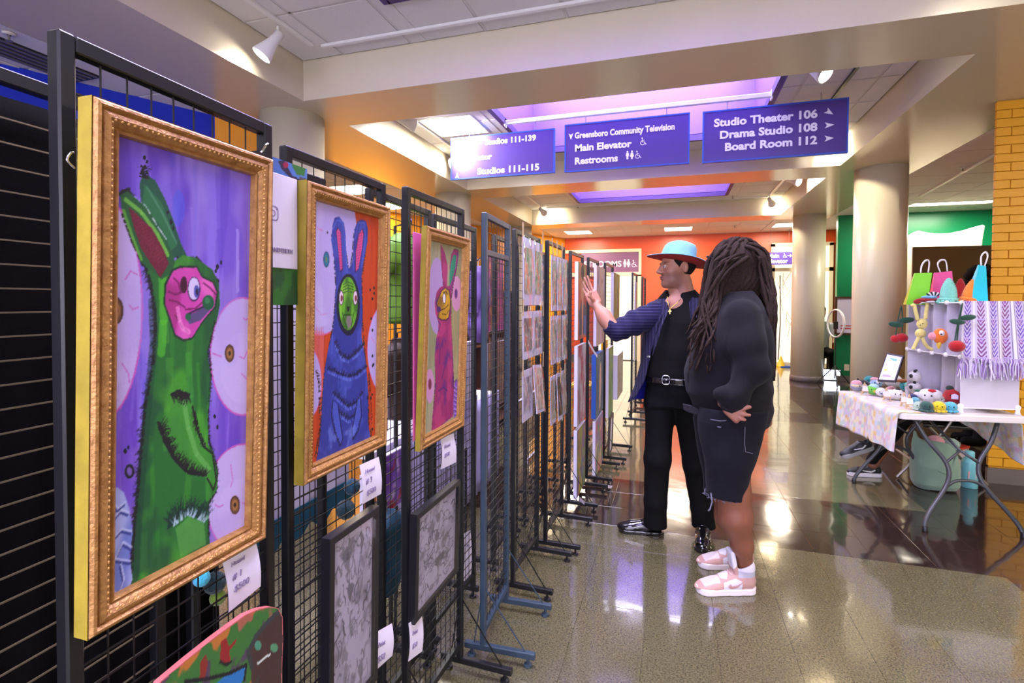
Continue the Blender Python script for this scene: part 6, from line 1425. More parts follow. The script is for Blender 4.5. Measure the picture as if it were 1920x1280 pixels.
# denim shorts
f = Fld((.06, 2.58, .38), (.62, 3.18, .96), .007)
rowsS = [(765, 1312, 1442), (790, 1308, 1438), (820, 1311, 1432), (850, 1315, 1420), (880, 1319, 1408), (905, 1321, 1404), (926, 1323, 1401)]
f.loft(prof(rowsS, 2.77, [.11, .12, .12, .115, .108, .103, .10]), 0, e=2.3); f.loft(prof([(y, a_-6, b_-8) for y, a_, b_ in rowsS], 3.01, [.11, .12, .12, .115, .108, .103, .10]), .01, e=2.3); f.loft([(.86, .345, 2.89, .13, .18), (.93, .345, 2.89, .13, .17)], .02)
f.cap(K(1362, 935, 2.77), K(1364, 905, 2.77), .082, .082, .003, 's'); folds(f, 1.2, 31, .0045); V, Q = f.mesh(); sho = np_mesh('denim_shorts', V, Q, M['denim'], dre)
zh = K(1362, 926, 2.77); hm = MB()
for k in range(70):
    t = 2*math.pi*k/70; p = np.array([zh[0]+.104*math.cos(t), 2.77+.094*math.sin(t), zh[2]+.002]); hm.tube([p+[0, 0, .006], p+[random.gauss(0, .004), random.gauss(0, .004), -.004], p+[random.gauss(0, .008), random.gauss(0, .006), -random.uniform(.006, .016)]], .0013, 4)
b0 = K(1333, 924, 2.68); hm.tube([b0, b0+[.005, -.01, -.04], b0+[-.004, -.012, -.075], b0+[-.012, -.012, -.085]], .004, 5); tag(obj('frayed_hem', hm, M['frayed'], sho), kind='stuff')
pk = MB(); pk.tube([K(1332, 786, 2.655), K(1350, 789, 2.647), K(1362, 788, 2.645)], .0022, 5); pk.tube([K(1397, 800, 2.650), K(1396, 830, 2.652), K(1398, 847, 2.658), K(1412, 850, 2.67)], .0016, 4); pk.tube([K(1345, 800, 2.650), K(1352, 801, 2.648)], .003, 4); tag(obj('pocket_seam', pk, M['frayed'], sho), kind='stuff')
# dreadlocks
dm = MB(); r = random.Random(5)
for k in range(150):
    u = r.random(); th = r.uniform(0, 2*math.pi); ph = math.acos(r.uniform(-.05, 1)); d0 = np.array([math.sin(ph)*math.cos(th), math.sin(ph)*math.sin(th), math.cos(ph)])
    s0 = SC_+np.array([0, 0, .035])+d0*np.array([.100, .085, .100]); fwd = d0[0] < .35+.2*r.gauss(0, 1)          # forward = image left
    near = d0[1] < 0
    if fwd:
        e_ = K(r.uniform(1286, 1342), r.uniform(610, 700), 2.70 if near else 2.98)+np.array([0, r.gauss(0, .03), 0]); b_ = K(r.uniform(1322, 1352), r.uniform(505, 560), 2.92)+np.array([0, d0[1]*.15, 0])
        m_ = K(r.uniform(1312, 1346), r.uniform(560, 600), 2.90)+np.array([0, -.14 if near else .10, 0])
    else:
        e_ = K(r.uniform(1436, 1453), r.uniform(600, 735), 2.84 if near else 3.0); b_ = K(r.uniform(1418, 1440), r.uniform(490, 530), 2.92)+np.array([0, d0[1]*.13, 0]); m_ = K(r.uniform(1432, 1446), r.uniform(545, 590), 2.90)+np.array([0, -.10 if near else .1, 0])
    p1 = s0+d0*.022+np.array([0, 0, .004]); mid = (p1+b_)/2+np.array([(-.012 if fwd else .012), d0[1]*.02, .018]); ctl = [s0, p1, mid, b_, m_, (m_+e_)/2+np.array([r.gauss(0, .008), r.gauss(0, .008), 0]), e_]
    pts = []; 
    for i in range(len(ctl)-1):
        P0, P1, P2, P3 = ctl[max(i-1, 0)], ctl[i], ctl[i+1], ctl[min(i+2, len(ctl)-1)]
        for t in (0, .33, .66): pts.append(.5*((2*P1)+(-P0+P2)*t+(2*P0-5*P1+4*P2-P3)*t*t+(-P0+3*P1-3*P2+P3)*t**3)+np.array([r.gauss(0, .0014) for _ in range(3)]))
    pts.append(ctl[-1]); n = len(pts); R0 = r.uniform(.008, .0125); dm.tube(pts, [R0*(.8+.25*math.sin(i*1.3+k))*(1-.55*max(0, i/n-.55)/.45) for i in range(n)], 7)
f = Fld((.14, 2.76, 1.40), (.56, 3.08, 1.90), .008); f.ell(SC_+[.004, 0, .04], (.118, .105, .112)); f.ell(SC_+[.01, .01, -.06], (.125, .10, .12), .03); f.ell(SC_+[-.07, -.02, -.14], (.07, .07, .09), .03)
f.warp(lambda X, Y, Z: .004*np.sin(X*210+Y*160+5*np.sin(Z*30))); V, Q = f.mesh(); hr = np_mesh('hair_mass', V, Q, M['dread'], dre); tag(obj('dreadlocks', dm, M['dread'], hr, smooth=True), kind='stuff')
g = MB(); g0 = K(1330, 481, 2.86); g.bar(g0+[-.014, 0, 0], g0+[.03, .01, 0], .006, .004); g.ball(tuple(g0+[-.010, 0, 0]), .006, 8); obj('glasses_hinge', g, M['black'], dre)
# high sneakers
PK, WH, LG = (190, 148, 140), (214, 208, 220), (176, 174, 186)
sw = [(.098, .066), (.085, .075), (.135, .040), (.148, .043), (.155, .054), (.150, .066), (.163, .052), (.160, .036), (.144, .026), (.122, .034)]
def snk(V, L=.315):
    C = np.tile(lin(PK), (len(V), 1)); l, s, u = V[:, 0], V[:, 1], V[:, 2]
    top = (l > .195)&(l < .285)&(u > .050-.08*(l-.2))&(np.abs(s) < .036); C[top] = lin((214, 200, 196))
    side = (np.abs(s) > .022)&(l > .088)&(l < .178)&(u < .088-.42*np.abs(l-.120)); C[side] = lin(WH)
    col = (u > .092)&(l < .105); C[col] = lin(LG); C[(u > .122)&(l < .105)] = lin(WH)
    C[(u > .080)&(l > .105)&(l < .19)&(u > .30-l*1.35)] = lin((222, 218, 226))
    P = np.array([(x, y) for x, y in [(.080, .078), (.112, .058), (.140, .050), (.146, .062), (.158, .050), (.152, .038), (.136, .034), (.112, .044)]]); ins = np.zeros(len(V), bool)
    for i in range(len(P)):
        (xa, ya), (xb, yb) = P[i], P[i-1]
        if ya != yb: ins ^= ((ya > u) != (yb > u))&(l < (xb-xa)*(u-ya)/(yb-ya)+xa)
    C[ins&(np.abs(s) > .02)] = lin((188, 140, 138)); return C
for heel, dv in SNK:
    (V, Q), (Vs, Qs), C, A = shoe_mesh((heel[0], heel[1], 0), dv, .315, high=True, sole=.032, wdt=1.05)
    o = np_mesh('sneaker', to_world(V, C, A), Q, M['sneaker'], dre, snk(V)); np_mesh('sneaker_sole', to_world(Vs, C, A), Qs, M['sneaker'], o, np.tile(lin((228, 218, 220)), (len(Vs), 1)))
    lc = MB()
    for k in range(4): x = .135+.018*k; z = .098-.012*k; lc.tube([to_world(np.array([[x+.006*math.cos(t*2), .028*t, z+.006*(1-t*t)]]), C, A)[0] for t in (-1, -.5, 0, .5, 1)], .0032, 5)
    obj('lace', lc, M['sneaker'] if False else mat('pale_pink_lace', rgb(226, 196, 190), rough=.8), o, smooth=True)
# ============================================================ TOY TABLE
_a = math.radians(9); TW = np.array([math.cos(_a), math.sin(_a), 0]); TLn = np.array([-math.sin(_a), math.cos(_a), 0]); TN = np.array([1.44, 4.02, 0]); TZ = .74
def T_(u, v, z=TZ): return TN+TW*u+TLn*v+np.array([0, 0, z])
M['plastic'] = mat('off_white_table_plastic', rgb(222, 216, 210), rough=.45, bump=.1); M['legmetal'] = mat('grey_table_leg', rgb(70, 72, 76), rough=.35, metal=.3)
LT = .90
tb = thing('folding_table', 'white folding table with curved grey legs carrying the crocheted toys', 'table', T_(.38, .45, 0))
def rrect(u0, u1, v0, v1, r, n=6):
    P = []
    for cx, cy, a0 in ((u1-r, v0+r, -90), (u1-r, v1-r, 0), (u0+r, v1-r, 90), (u0+r, v0+r, 180)):
        for k in range(n+1): t = math.radians(a0+90*k/n); P.append((cx+r*math.cos(t), cy+r*math.sin(t)))
    return P
o = obj('tabletop', MB().prism([T_(u, v, TZ-.042) for u, v in rrect(0, .76, 0, LT, .05)][::-1], (0, 0, .042)), M['plastic'], tb); bevel(o, .006, 2)
def curve(P, n=24):
    P = [np.array(p, float) for p in P]; out = []
    for i in range(len(P)-1):
        a, b, c, d = P[max(i-1, 0)], P[i], P[i+1], P[min(i+2, len(P)-1)]
        for t in np.linspace(0, 1, n//(len(P)-1)+1)[:-1]: out.append(.5*((2*b)+(-a+c)*t+(2*a-5*b+4*c-d)*t*t+(-a+3*b-3*c+d)*t**3))
    return out+[P[-1]]
for v0, v1 in ((.10, -.10), (.74, .80)):
    vv = lambda z: v0+(v1-v0)*(TZ-z)/TZ
    for s in (0, 1):
        m = lambda u: u if s == 0 else .76-u
        o = obj('leg', MB().tube(curve([T_(m(.13), vv(.69), .69), T_(m(.19), vv(.56), .56), T_(m(.285), vv(.42), .42), T_(m(.275), vv(.30), .30), T_(m(.16), vv(.14), .14), T_(m(.11), vv(.06), .06), T_(m(.10), vv(0), .005)]), .0135, 10), M['legmetal'], tb, smooth=True)
        obj('foot_cap', MB().lathe([(.016, 0), (.017, .004), (.016, .035), (.014, .037)], T_(m(.10), vv(0), 0), 14), M['black'], o, smooth=True)
    obj('crossbar', MB().tube(curve([T_(.27, vv(.28), .28), T_(.33, vv(.30), .315), T_(.43, vv(.30), .315), T_(.49, vv(.28), .28)], 12), .010, 8), M['legmetal'], tb, smooth=True)
    mid = T_(.38, vv(.5), .50)
    for e in (T_(.275, vv(.40), .42), T_(.485, vv(.40), .42)): obj('brace', MB().tube([mid, e], .008, 8), M['legmetal'], tb, smooth=True)
    obj('brace', MB().tube([mid, T_(.36, .42, .68)], .009, 8), M['legmetal'], tb, smooth=True)
# crocheted patchwork cloth over the aisle side and the far side
def cloth_col(U, W):
    cols = np.array([(232, 216, 210), (236, 228, 196), (222, 190, 196), (206, 214, 222), (236, 222, 170), (214, 200, 220), (230, 226, 220), (196, 212, 196), (232, 196, 120), (226, 220, 214)], float)
    i = np.floor(U/.027).astype(int); j = np.floor(W/.034+.5*(i % 2)).astype(int); h = (i*73856093 ^ j*19349663) % 9973; c = cols[h % 10].copy(); k = (h % 7) == 0; c[k] = c[k]*.82+np.array((190, 120, 110))*.18; return lin(c*.93)
M['crochet'] = mat('crocheted_patchwork', rgb(255, 255, 255), rough=.95, vcol=True, bump=.8, bscale=190, sheen=.2)
M['knit'] = {}
def cloth_strip(name, label, path, v0, v1, nv=90, wav=.010, hem=None):
    """path: [(u,z)] over the table edge; sheet runs along v"""
    P = [np.array(p, float) for p in path]; L = np.cumsum([0]+[np.linalg.norm(P[i+1]-P[i]) for i in range(len(P)-1)]); ns = 46; S = np.linspace(0, L[-1], ns); V = []; UU = []; WW = []
    for i in range(nv):
        v = v0+(v1-v0)*i/(nv-1); hk = hem(i/(nv-1)) if hem else 1
        for s in S:
            s2 = min(s*hk if s > L[1] else s, L[-1]); u = np.interp(s2, L, [p[0] for p in P]); z = np.interp(s2, L, [p[1] for p in P]); dr = max(0, TZ-z)
            sg = -1 if P[-1][0] < .3 else 1; V.append(T_(u+sg*(wav*math.sin(v*26)*min(1, dr*6)+.012*min(1, dr*4)), v, z)); UU.append(s); WW.append(v)
    V = np.array(V); n = len(V); Q = np.array([(i*ns+j, i*ns+j+1, (i+1)*ns+j+1, (i+1)*ns+j) for i in range(nv-1) for j in range(ns-1)]); C = cloth_col(np.array(WW), np.array(UU))
    o = np_mesh(name, V, Q, M['crochet'], None, C); md = o.modifiers.new('thick', 'SOLIDIFY'); md.thickness = .005; md.offset = 1; tag(o, label, 'tablecloth'); return o
cloth_strip('crocheted_cloth', 'pastel crocheted patchwork cloth hanging over the aisle side of the toy table', [(.36, TZ+.007), (-.004, TZ+.007), (-.012, TZ-.01), (-.016, .475)], .015, .83, hem=lambda t: 1.0+.09*math.sin(t*9)*(t < .4))
cloth_strip('crocheted_cloth', 'pastel crocheted patchwork cloth hanging under the far side of the toy table', [(.70, TZ-.050), (.765, TZ-.052), (.775, TZ-.07), (.785, .40)], .10, .80, nv=60, hem=lambda t: 1-.55*t)
# ------------------------------------------------------------ white cube shelf
M['cube'] = mat('translucent_white_sheet', rgb(216, 210, 222), rough=.35, trans=.15); M['node'] = mat('white_plastic_connector', rgb(232, 230, 232), rough=.4)
sf = thing('cube_shelf', 'white plastic cube shelf standing on the toy table', 'shelf', T_(.58, .36, TZ))
u0, u1, SV = .40, .745, [.08, .225, .37, .515, .66]; SZ = [TZ+.035, TZ+.375, TZ+.735]
for r in range(2):
    for k in range(4):
        a_, b_ = SV[k]+.004, SV[k+1]-.004; n = 8; pts = []
        for i in range(n+1): t = i/n; pts.append((u0+(.15 if r == 0 else .07)+.045*math.sin(math.pi*t), a_+(b_-a_)*t))
        mb = MB(); z0, z1 = SZ[r]+.006, SZ[r+1]-.006; V = [T_(u, v, z) for z in (z0, z1) for u, v in pts]+[T_(u+.003, v, z) for z in (z0, z1) for u, v in pts]; m_ = n+1
        mb.add([tuple(v) for v in V], [(i, i+m_, i+m_+1, i+1) for i in range(n)]+[(2*m_+i, 2*m_+i+1, 3*m_+i+1, 3*m_+i) for i in range(n)]+[(i, i+1, 2*m_+i+1, 2*m_+i) for i in range(n)]+[(m_+i, 3*m_+i, 3*m_+i+1, m_+i+1) for i in range(n)])
        obj('back_sheet', mb, M['cube'], sf, smooth=True)
    for v in SV: ud = u0 if r or v in (SV[0], SV[-1]) else u0+.15; obj('divider', MB().prism([T_(ud, v-.0015, SZ[r]), T_(u1, v-.0015, SZ[r]), T_(u1, v-.0015, SZ[r+1]), T_(ud, v-.0015, SZ[r+1])], TLn*.003), M['cube'], sf)
for z in SZ: ub = u0 if z > SZ[0] else u0+.16; obj('shelf_board', MB().prism([T_(ub, SV[0], z-.002), T_(u1, SV[0], z-.002), T_(u1, SV[-1], z-.002), T_(ub, SV[-1], z-.002)], (0, 0, .003)), M['cube'], sf)
for z in SZ:
    for v in (SV[0], SV[-1]): obj('rod', MB().tube([T_(u0, v, z), T_(u1, v, z)], .004, 6), M['node'], sf)
    for u in ((u0, u1) if z > SZ[0] else (u1,)): obj('rod', MB().tube([T_(u, SV[0], z), T_(u, SV[-1], z)], .004, 6), M['node'], sf)
    for v in (SV if z > SZ[0] else ()): obj('connector', MB().lathe([(.0, -.012), (.014, -.008), (.017, 0), (.014, .008), (0, .012)], T_(u0-.004, v, z), 12, ax=tuple(-TW), cap=False), M['node'], sf, smooth=True)
for u in (u0+.005, u1-.005):
    for v in (SV[0], SV[-1]): obj('shelf_foot', MB().lathe([(.020, 0), (.013, .012), (.012, .03), (.018, .05), (.012, .06), (0, .062)], T_(u, v, TZ+.001), 12), M['node'], sf, smooth=True)
# striped woven scarf over the near end
def scarf():
    n, m = 150, 130; V = []; C = np.zeros((n*m, 3)); zt, zb = SZ[2]+.012, 1.11; g = 0
    for i in range(n):
        u = i/(n-1); fold = .012*math.sin(u*15)+.006*math.sin(u*37)
        for j in range(m):
            t = j/(m-1); uu = u0-.012+u*(u1-u0+.105); dd = max(0, (u-.80)*5); V.append(T_(uu+.03*t*u, SV[0]-.014+(fold-.012)*(.25+t)-.0*t, zt-(zt-zb)*t-.050*t*max(0, u-.78)*4))
    V = np.array(V); U = np.repeat(np.linspace(0, 1, n), m); Tt = np.tile(np.linspace(0, 1, m), n); st = (U*6.2) % 1; k = np.floor(U*6.2).astype(int)
    base = lin((206, 196, 222)); C[:] = base; C[(st > .88) | (st < .04)] = lin((236, 232, 240)); C[((st > .80)&(st < .83)) | ((st > .09)&(st < .12))] = lin((96, 88, 110))
    ph = (Tt*12.5+np.abs(st-.46)*5.0) % 1; inn = (np.abs(st-.46) < .25); dk = inn&(ph < .5); blk = (Tt*3.0) % 1
    C[dk&(k % 2 == 0)] = lin((104, 70, 176)); C[dk&(k % 2 == 1)] = lin((120, 52, 110)); C[inn&(np.abs(st-.46) < .10)&(blk < .22)&(ph < .7)] = lin((150, 90, 170)); C[inn&(blk > .93)] = lin((190, 170, 214))
    Q = np.array([(i*m+j, i*m+j+1, (i+1)*m+j+1, (i+1)*m+j) for i in range(n-1) for j in range(m-1)]); s = np_mesh('woven_scarf', V, Q, mat('woven_scarf_yarn', rgb(255, 255, 255), rough=.9, vcol=True, bump=.5, bscale=300), None, C)
    md = s.modifiers.new('thick', 'SOLIDIFY'); md.thickness = .004; tag(s, 'fringed purple and white woven scarf draped over the near end of the cube shelf', 'scarf')
    fr = [MB(), MB(), MB()]; r = random.Random(2)
    for i in range(0, n):
        p = V[i*m+m-1]; q = p+np.array([r.gauss(0, .012), r.gauss(0, .006), -.045]); e = q+np.array([r.gauss(0, .010), r.gauss(-.004, .006), -r.uniform(.06, .10)]); fr[i % 3].tube([p, (p+q)/2+[r.gauss(0, .006), -.004, 0], q, e], [.0028, .0034, .0040, .0024], 4)
    for b, c_ in zip(fr, ((196, 180, 214), (150, 116, 176), (226, 220, 230))): tag(obj('fringe', b, mat('fringe_yarn', rgb(*c_), rough=.95), s), kind='stuff')
scarf()
# ------------------------------------------------------------ soft toys
def knit(c, nm='crocheted_yarn'):
    if c not in M['knit']: M['knit'][c] = mat(nm, rgb(*c), rough=.95, noise=.22, nscale=90, bump=1.0, bscale=150, sheen=.3)
    return M['knit'][c]
M['bead'] = mat('black_bead', rgb(12, 12, 14), rough=.12)
cn = lambda v: v/np.linalg.norm(v)
def toy(name, label, px, py, r, col, eyes_=True, parts=(), squash=(1, 1, .92), cat='soft toy', group=None, z=TZ+.012, name_body='body', eye_col=None):
    """crocheted figure sitting where the photograph shows it; parts: (name, kind, dx, dy, dz, size, colour) in body radii"""
    b = aZ(px, py, z); R = r*((b-CAM)@FW)/F_PX; c = b+np.array([0, 0, R*squash[2]]); t = thing(name, label, cat, b, group)
    vd = cn(np.array([CAM[0]-b[0], CAM[1]-b[1], 0])); sd = np.array([-vd[1], vd[0], 0])
    rot = Matrix(((sd[0], vd[0], 0), (sd[1], vd[1], 0), (0, 0, 1)))
    obj(name_body, MB().ball(tuple(c), (R*squash[0], R*squash[1], R*squash[2]), 20, rot), knit(col), t, smooth=True)
    W = lambda dx, dy, dz: c-sd*dx*R+vd*dy*R+np.array([0, 0, dz*R])       # dx right in view, dy towards the camera
    if eyes_:
        for s in (-1, 1): obj('eye', MB().ball(tuple(W(.34*s-.12, .90*squash[1], .12)), R*.12, 8), M['bead'], t, smooth=True)
    for nm, kd, dx, dy, dz, sz, cc in parts:
        p = W(dx, dy, dz); s3 = sz if isinstance(sz, tuple) else (sz, sz, sz)
        if kd == 'ball': mb = MB().ball(tuple(p), tuple(k*R for k in s3), 14, rot)
        elif kd == 'cone': mb = MB().lathe([(s3[0]*R, 0), (s3[0]*R*.8, s3[2]*R*.4), (s3[0]*R*.3, s3[2]*R*.85), (0.0005, s3[2]*R)], p, 14)
        elif kd == 'tag': mb = MB().prism([p+sd*s3[0]*R, p-sd*s3[0]*R, p-sd*s3[0]*R+[0, 0, s3[2]*R], p+[0, 0, s3[2]*R*1.35], p+sd*s3[0]*R+[0, 0, s3[2]*R]], vd*.002)
        obj(nm, mb, knit(cc) if kd != 'tag' else M['paper'], t, smooth=kd != 'tag')
    return t, c, R, W
feet8 = lambda cc: [('tentacle', 'ball', math.sin(k*.785)*.85, math.cos(k*.785)*.85, -.72, (.34, .34, .24), cc) for k in range(8)]
ear2 = lambda cc, s=.32, dz=.82: [('ear', 'ball', -.62, 0, dz, s, cc), ('ear', 'ball', .62, 0, dz, s, cc)]
WHT, MINT, TEAL, NAVY, PINK = (226, 222, 218), (130, 206, 190), (38, 140, 146), (40, 48, 96), (226, 160, 170)
toys = [
 ('plush_bird', 'grey toy with a pink cap, leftmost at the far end of the table', 1606, 733, 10.5, (150, 152, 172), [('cap', 'ball', 0, 0, .45, (.9, .9, .6), PINK), ('belly', 'ball', 0, .2, .1, (.93, .85, .5), (226, 206, 160))]),
 ('plush_skull_toy', 'black hooded toy with a white face, second from the left', 1617, 733, 10.5, (150, 148, 150), [('hood', 'ball', 0, -.05, .35, (1.0, 1.0, .8), (24, 22, 24)), ('face', 'ball', -.25, .55, .2, (.45, .5, .4), WHT), ('horn', 'cone', .7, 0, .7, (.25, .25, .7), (24, 22, 24))]),
 ('plush_turtle', 'teal toy peeking out behind the black hooded one', 1630, 721, 9, TEAL, [('belly', 'ball', -.2, .4, -.2, (.7, .6, .5), WHT)]),
 ('plush_bird', 'light blue toy with a pink crest behind the green one', 1643, 727, 10, (150, 184, 214), [('crest', 'ball', .2, 0, .7, (.8, .7, .35), PINK), ('face', 'ball', -.2, .5, .2, (.5, .5, .5), WHT)]),
 ('plush_frog', 'bright green toy with a yellow cheek', 1637, 740, 10.5, (110, 196, 70), [('cheek', 'ball', -.2, .78, -.15, (.34, .25, .28), (214, 190, 60)), ('cap', 'ball', -.1, 0, .5, (.8, .8, .6), (166, 206, 210))]),
 ('plush_seal', 'small cream toy behind the smiling white one', 1655, 723, 9, (228, 222, 206), [('muzzle', 'ball', -.5, .6, -.1, .3, WHT)]),
 ('plush_panda', 'large white toy with one dark ear patch, before the framed price list', 1675, 727, 14, WHT, [('ear_patch', 'ball', .18, .72, .48, (.24, .20, .30), (30, 32, 50)), ('nose', 'ball', -.75, .62, .05, .10, (30, 30, 60))]),
 ('plush_cloud', 'small white toy with a blue smile, behind the wooden easel', 1652, 743, 9, WHT, [('smile', 'ball', -.1, .95, -.15, (.32, .10, .12), (50, 70, 150))]),
 ('plush_pig', 'small pink toy beside the white sheep', 1671, 738, 8, PINK, [('snout', 'ball', 0, .9, 0, .25, (206, 120, 140))]),
 ('plush_sheep', 'white sheep toy with a black ear patch, nearest the wooden easels', 1682, 749, 11, WHT, [('body', 'ball', .9, -.1, -.15, (1.1, .8, .85), (236, 228, 222)), ('ear', 'ball', -.1, .2, .85, (.4, .3, .22), (26, 24, 26)), ('foot', 'ball', -.7, .6, -.8, .3, (200, 150, 60))]),
 ('plush_mushroom', 'teal toy under a brown rolled hat', 1698, 733, 10, TEAL, [('rolled_hat', 'ball', .1, 0, .95, (1.5, .7, .35), (150, 88, 42))]),
 ('plush_mermaid', 'mint and pink toy with a white face, centre of the table', 1711, 739, 12, (214, 208, 206), [('hair', 'ball', .1, -.1, .4, (.95, .9, .72), MINT), ('collar', 'ball', -.1, .2, -.62, (1.0, .9, .4), PINK)]),
 ('plush_fish', 'dark navy toy tucked under the white lying toy', 1712, 753, 8, NAVY, []),
 ('plush_cat', 'large white lying toy with a red bow', 1738, 754, 14, WHT, [('head', 'ball', -.85, .1, .25, (.75, .7, .65), WHT), ('bow', 'ball', -.5, .45, .72, (.5, .3, .24), (190, 24, 34)), ('tail', 'ball', 1.0, 0, -.1, (.5, .5, .5), (214, 210, 224)), ('leaf', 'ball', .8, -.2, .5, (.6, .4, .2), (34, 96, 66))]),
 ('plush_shark', 'grey and navy fin shaped toy behind the white lying toy', 1735, 736, 7, (70, 84, 126), [('fin', 'cone', .1, 0, .5, (.9, .9, 2.0), (196, 194, 206))]),
 ('plush_chick', 'yellow chick toy with a brown scarf and paper tag', 1757, 742, 11.5, (150, 84, 44), [('head', 'ball', -.1, 0, 1.0, (.75, .72, .72), (232, 214, 110)), ('scarf', 'ball', -.1, .1, .38, (.8, .8, .3), (236, 220, 140)), ('comb', 'ball', .25, 0, 1.72, (.3, .2, .2), (150, 60, 34)), ('paper_tag', 'tag', .45, .95, .2, (.28, 0, .5), WHT)]),
 ('plush_bee_loaf', 'small white loaf shaped toy in front of the yellow chick', 1761, 755, 8, WHT, [('loaf', 'ball', .5, 0, 0, (1.3, .9, .85), WHT)]),
 ('plush_apple', 'red round toy with a dark green cap and a paper tag', 1787, 755, 15, (176, 20, 30), [('cap', 'ball', .35, .1, .88, (.42, .40, .36), (44, 62, 56)), ('wing', 'ball', .8, .3, -.35, (.35, .3, .5), (206, 54, 36)), ('paper_tag', 'tag', -.15, .98, -.3, (.34, 0, .5), WHT), ('hem', 'ball', 0, 0, -.5, (1.06, 1.06, .5), (150, 14, 26))]),
 ('plush_octopus', 'light blue mini octopus, leftmost of the front row', 1716, 758, 7.5, (110, 180, 200), feet8((110, 180, 200))),
 ('plush_octopus', 'pale grey green mini octopus, second in the front row', 1722, 768, 8.5, (176, 198, 178), feet8((176, 198, 178))),
 ('plush_octopus', 'dark green mini octopus in the front row', 1737, 771, 10.5, (40, 84, 72), feet8((40, 84, 72))),
 ('plush_octopus', 'yellow mini octopus in the front row', 1760, 772, 11, (222, 196, 30), feet8((222, 196, 30))),
 ('plush_octopus', 'sky blue mini octopus, rightmost of the front row', 1782, 772, 10.5, (84, 176, 196), feet8((84, 176, 196)))]
for nm, lb, x, y, r, c_, pr in toys: toy(nm, lb, x, y, r, c_, True, pr, group='crocheted toys on the table')
for k, (py, z) in enumerate(((0, TZ+.04), (0, TZ+.125))):
    b = T_(.40+.05, .60, z); c = thing('plush_panda', ('panda toy at the bottom of the far shelf compartment', 'panda toy stacked on top in the far shelf compartment')[k], 'soft toy', b, 'crocheted toys in the shelf'); cc = b+np.array([-.03, -.0, .045])
    obj('body', MB().ball(tuple(cc), (.045, .045, .043), 16), knit(WHT), c, smooth=True)
    for s in (-1, 1): obj('eye_patch', MB().ball(tuple(cc+np.array([-.026+.014*s, -.036+.010*s, .008])), (.013, .010, .015), 10), knit((24, 22, 26)), c, smooth=True); obj('ear', MB().ball(tuple(cc+np.array([.012*s+.005, .022*s, .042])), .012, 8), knit((24, 22, 26)), c, smooth=True)
# shelf top: bags and squids
M['bagh'] = mat('white_paper_cord', rgb(226, 222, 224), rough=.7)
def giftbag(label, pts, m, side, v, hand, dep=.09):
    """pts: front outline in photograph pixels TL TR BR BL; v = depth along the table"""
    Yv = lambda x, y: aY(x, y, v); P = [Yv(*p) for p in pts]; c = thing('gift_bag', label, 'gift bag', (P[3]+P[2])/2); off = np.array([.012, dep, 0]); top = np.array([0, dep*.5, 0])
    TL_, TR_, BR_, BL_ = P; gx = TR_-TL_
    mb = MB(); mb.cur = 0; V = [BL_, BR_, BR_+off, BL_+off, TL_, TR_, TR_+top*.25, TL_+top*.25]; mb.add([tuple(q) for q in V], [(0, 1, 5, 4), (0, 3, 2, 1), (3, 7, 6, 2), (0, 4, 7, 3)]); obj('bag_body', mb, m, c)
    sdm = MB(); md_ = (BR_+BR_+off)/2+[.0, 0, .0]; tm_ = TR_+top*.12+[-.012, 0, 0]; mb2 = [BR_, md_+[-.0, 0, .02], tm_, TR_]; sdm.add([tuple(q) for q in (BR_, md_, BR_+off, TR_+top*.25, tm_, TR_)], [(0, 1, 4, 5), (1, 2, 3, 4)]); obj('side_gusset', sdm, side, c)
    h = [Yv(*q) for q in hand]; obj('handle', MB().tube(curve(h, 20), .0042, 8), M['bagh'], c, smooth=True); h2 = [q+top*.25+[.006, 0, -.004] for q in h]; obj('handle', MB().tube(curve(h2, 20), .0042, 8), M['bagh'], c, smooth=True)
gm = mat('lime_foil_paper', rgb(130, 214, 56), rough=.28, coat=.5, bump=.5, bscale=30); gm2 = mat('lime_foil_side', rgb(104, 190, 40), rough=.3, coat=.5)
giftbag('lime green gift bag on the far end of the shelf top', ((1715, 512), (1748, 511), (1739, 571), (1699, 571)), gm, gm2, 4.58, ((1726, 511), (1728, 497), (1735, 488), (1742, 490), (1740, 511)))
pm_ = mat('pink_foil_paper', rgb(226, 84, 150), rough=.25, coat=.6, bump=.5, bscale=30)
giftbag('pink gift bag behind the mint squid toy', ((1752, 511), (1785, 508), (1792, 572), (1746, 571)), pm_, pm_, 4.62, ((1763, 510), (1758, 495), (1764, 487), (1773, 489), (1776, 508)))
bm_ = mat('turquoise_paper', rgb(30, 190, 206), rough=.35, coat=.3, bump=.5, bscale=30); bm2 = mat('turquoise_paper_side', rgb(90, 176, 176), rough=.5)
giftbag('turquoise gift bag at the near end of the shelf top, before the yellow bricks', ((1836, 496), (1849, 499), (1853, 570), (1819, 569)), bm_, bm2, 4.32, ((1840, 498), (1840, 480), (1848, 472), (1852, 480), (1846, 499)), dep=.13)
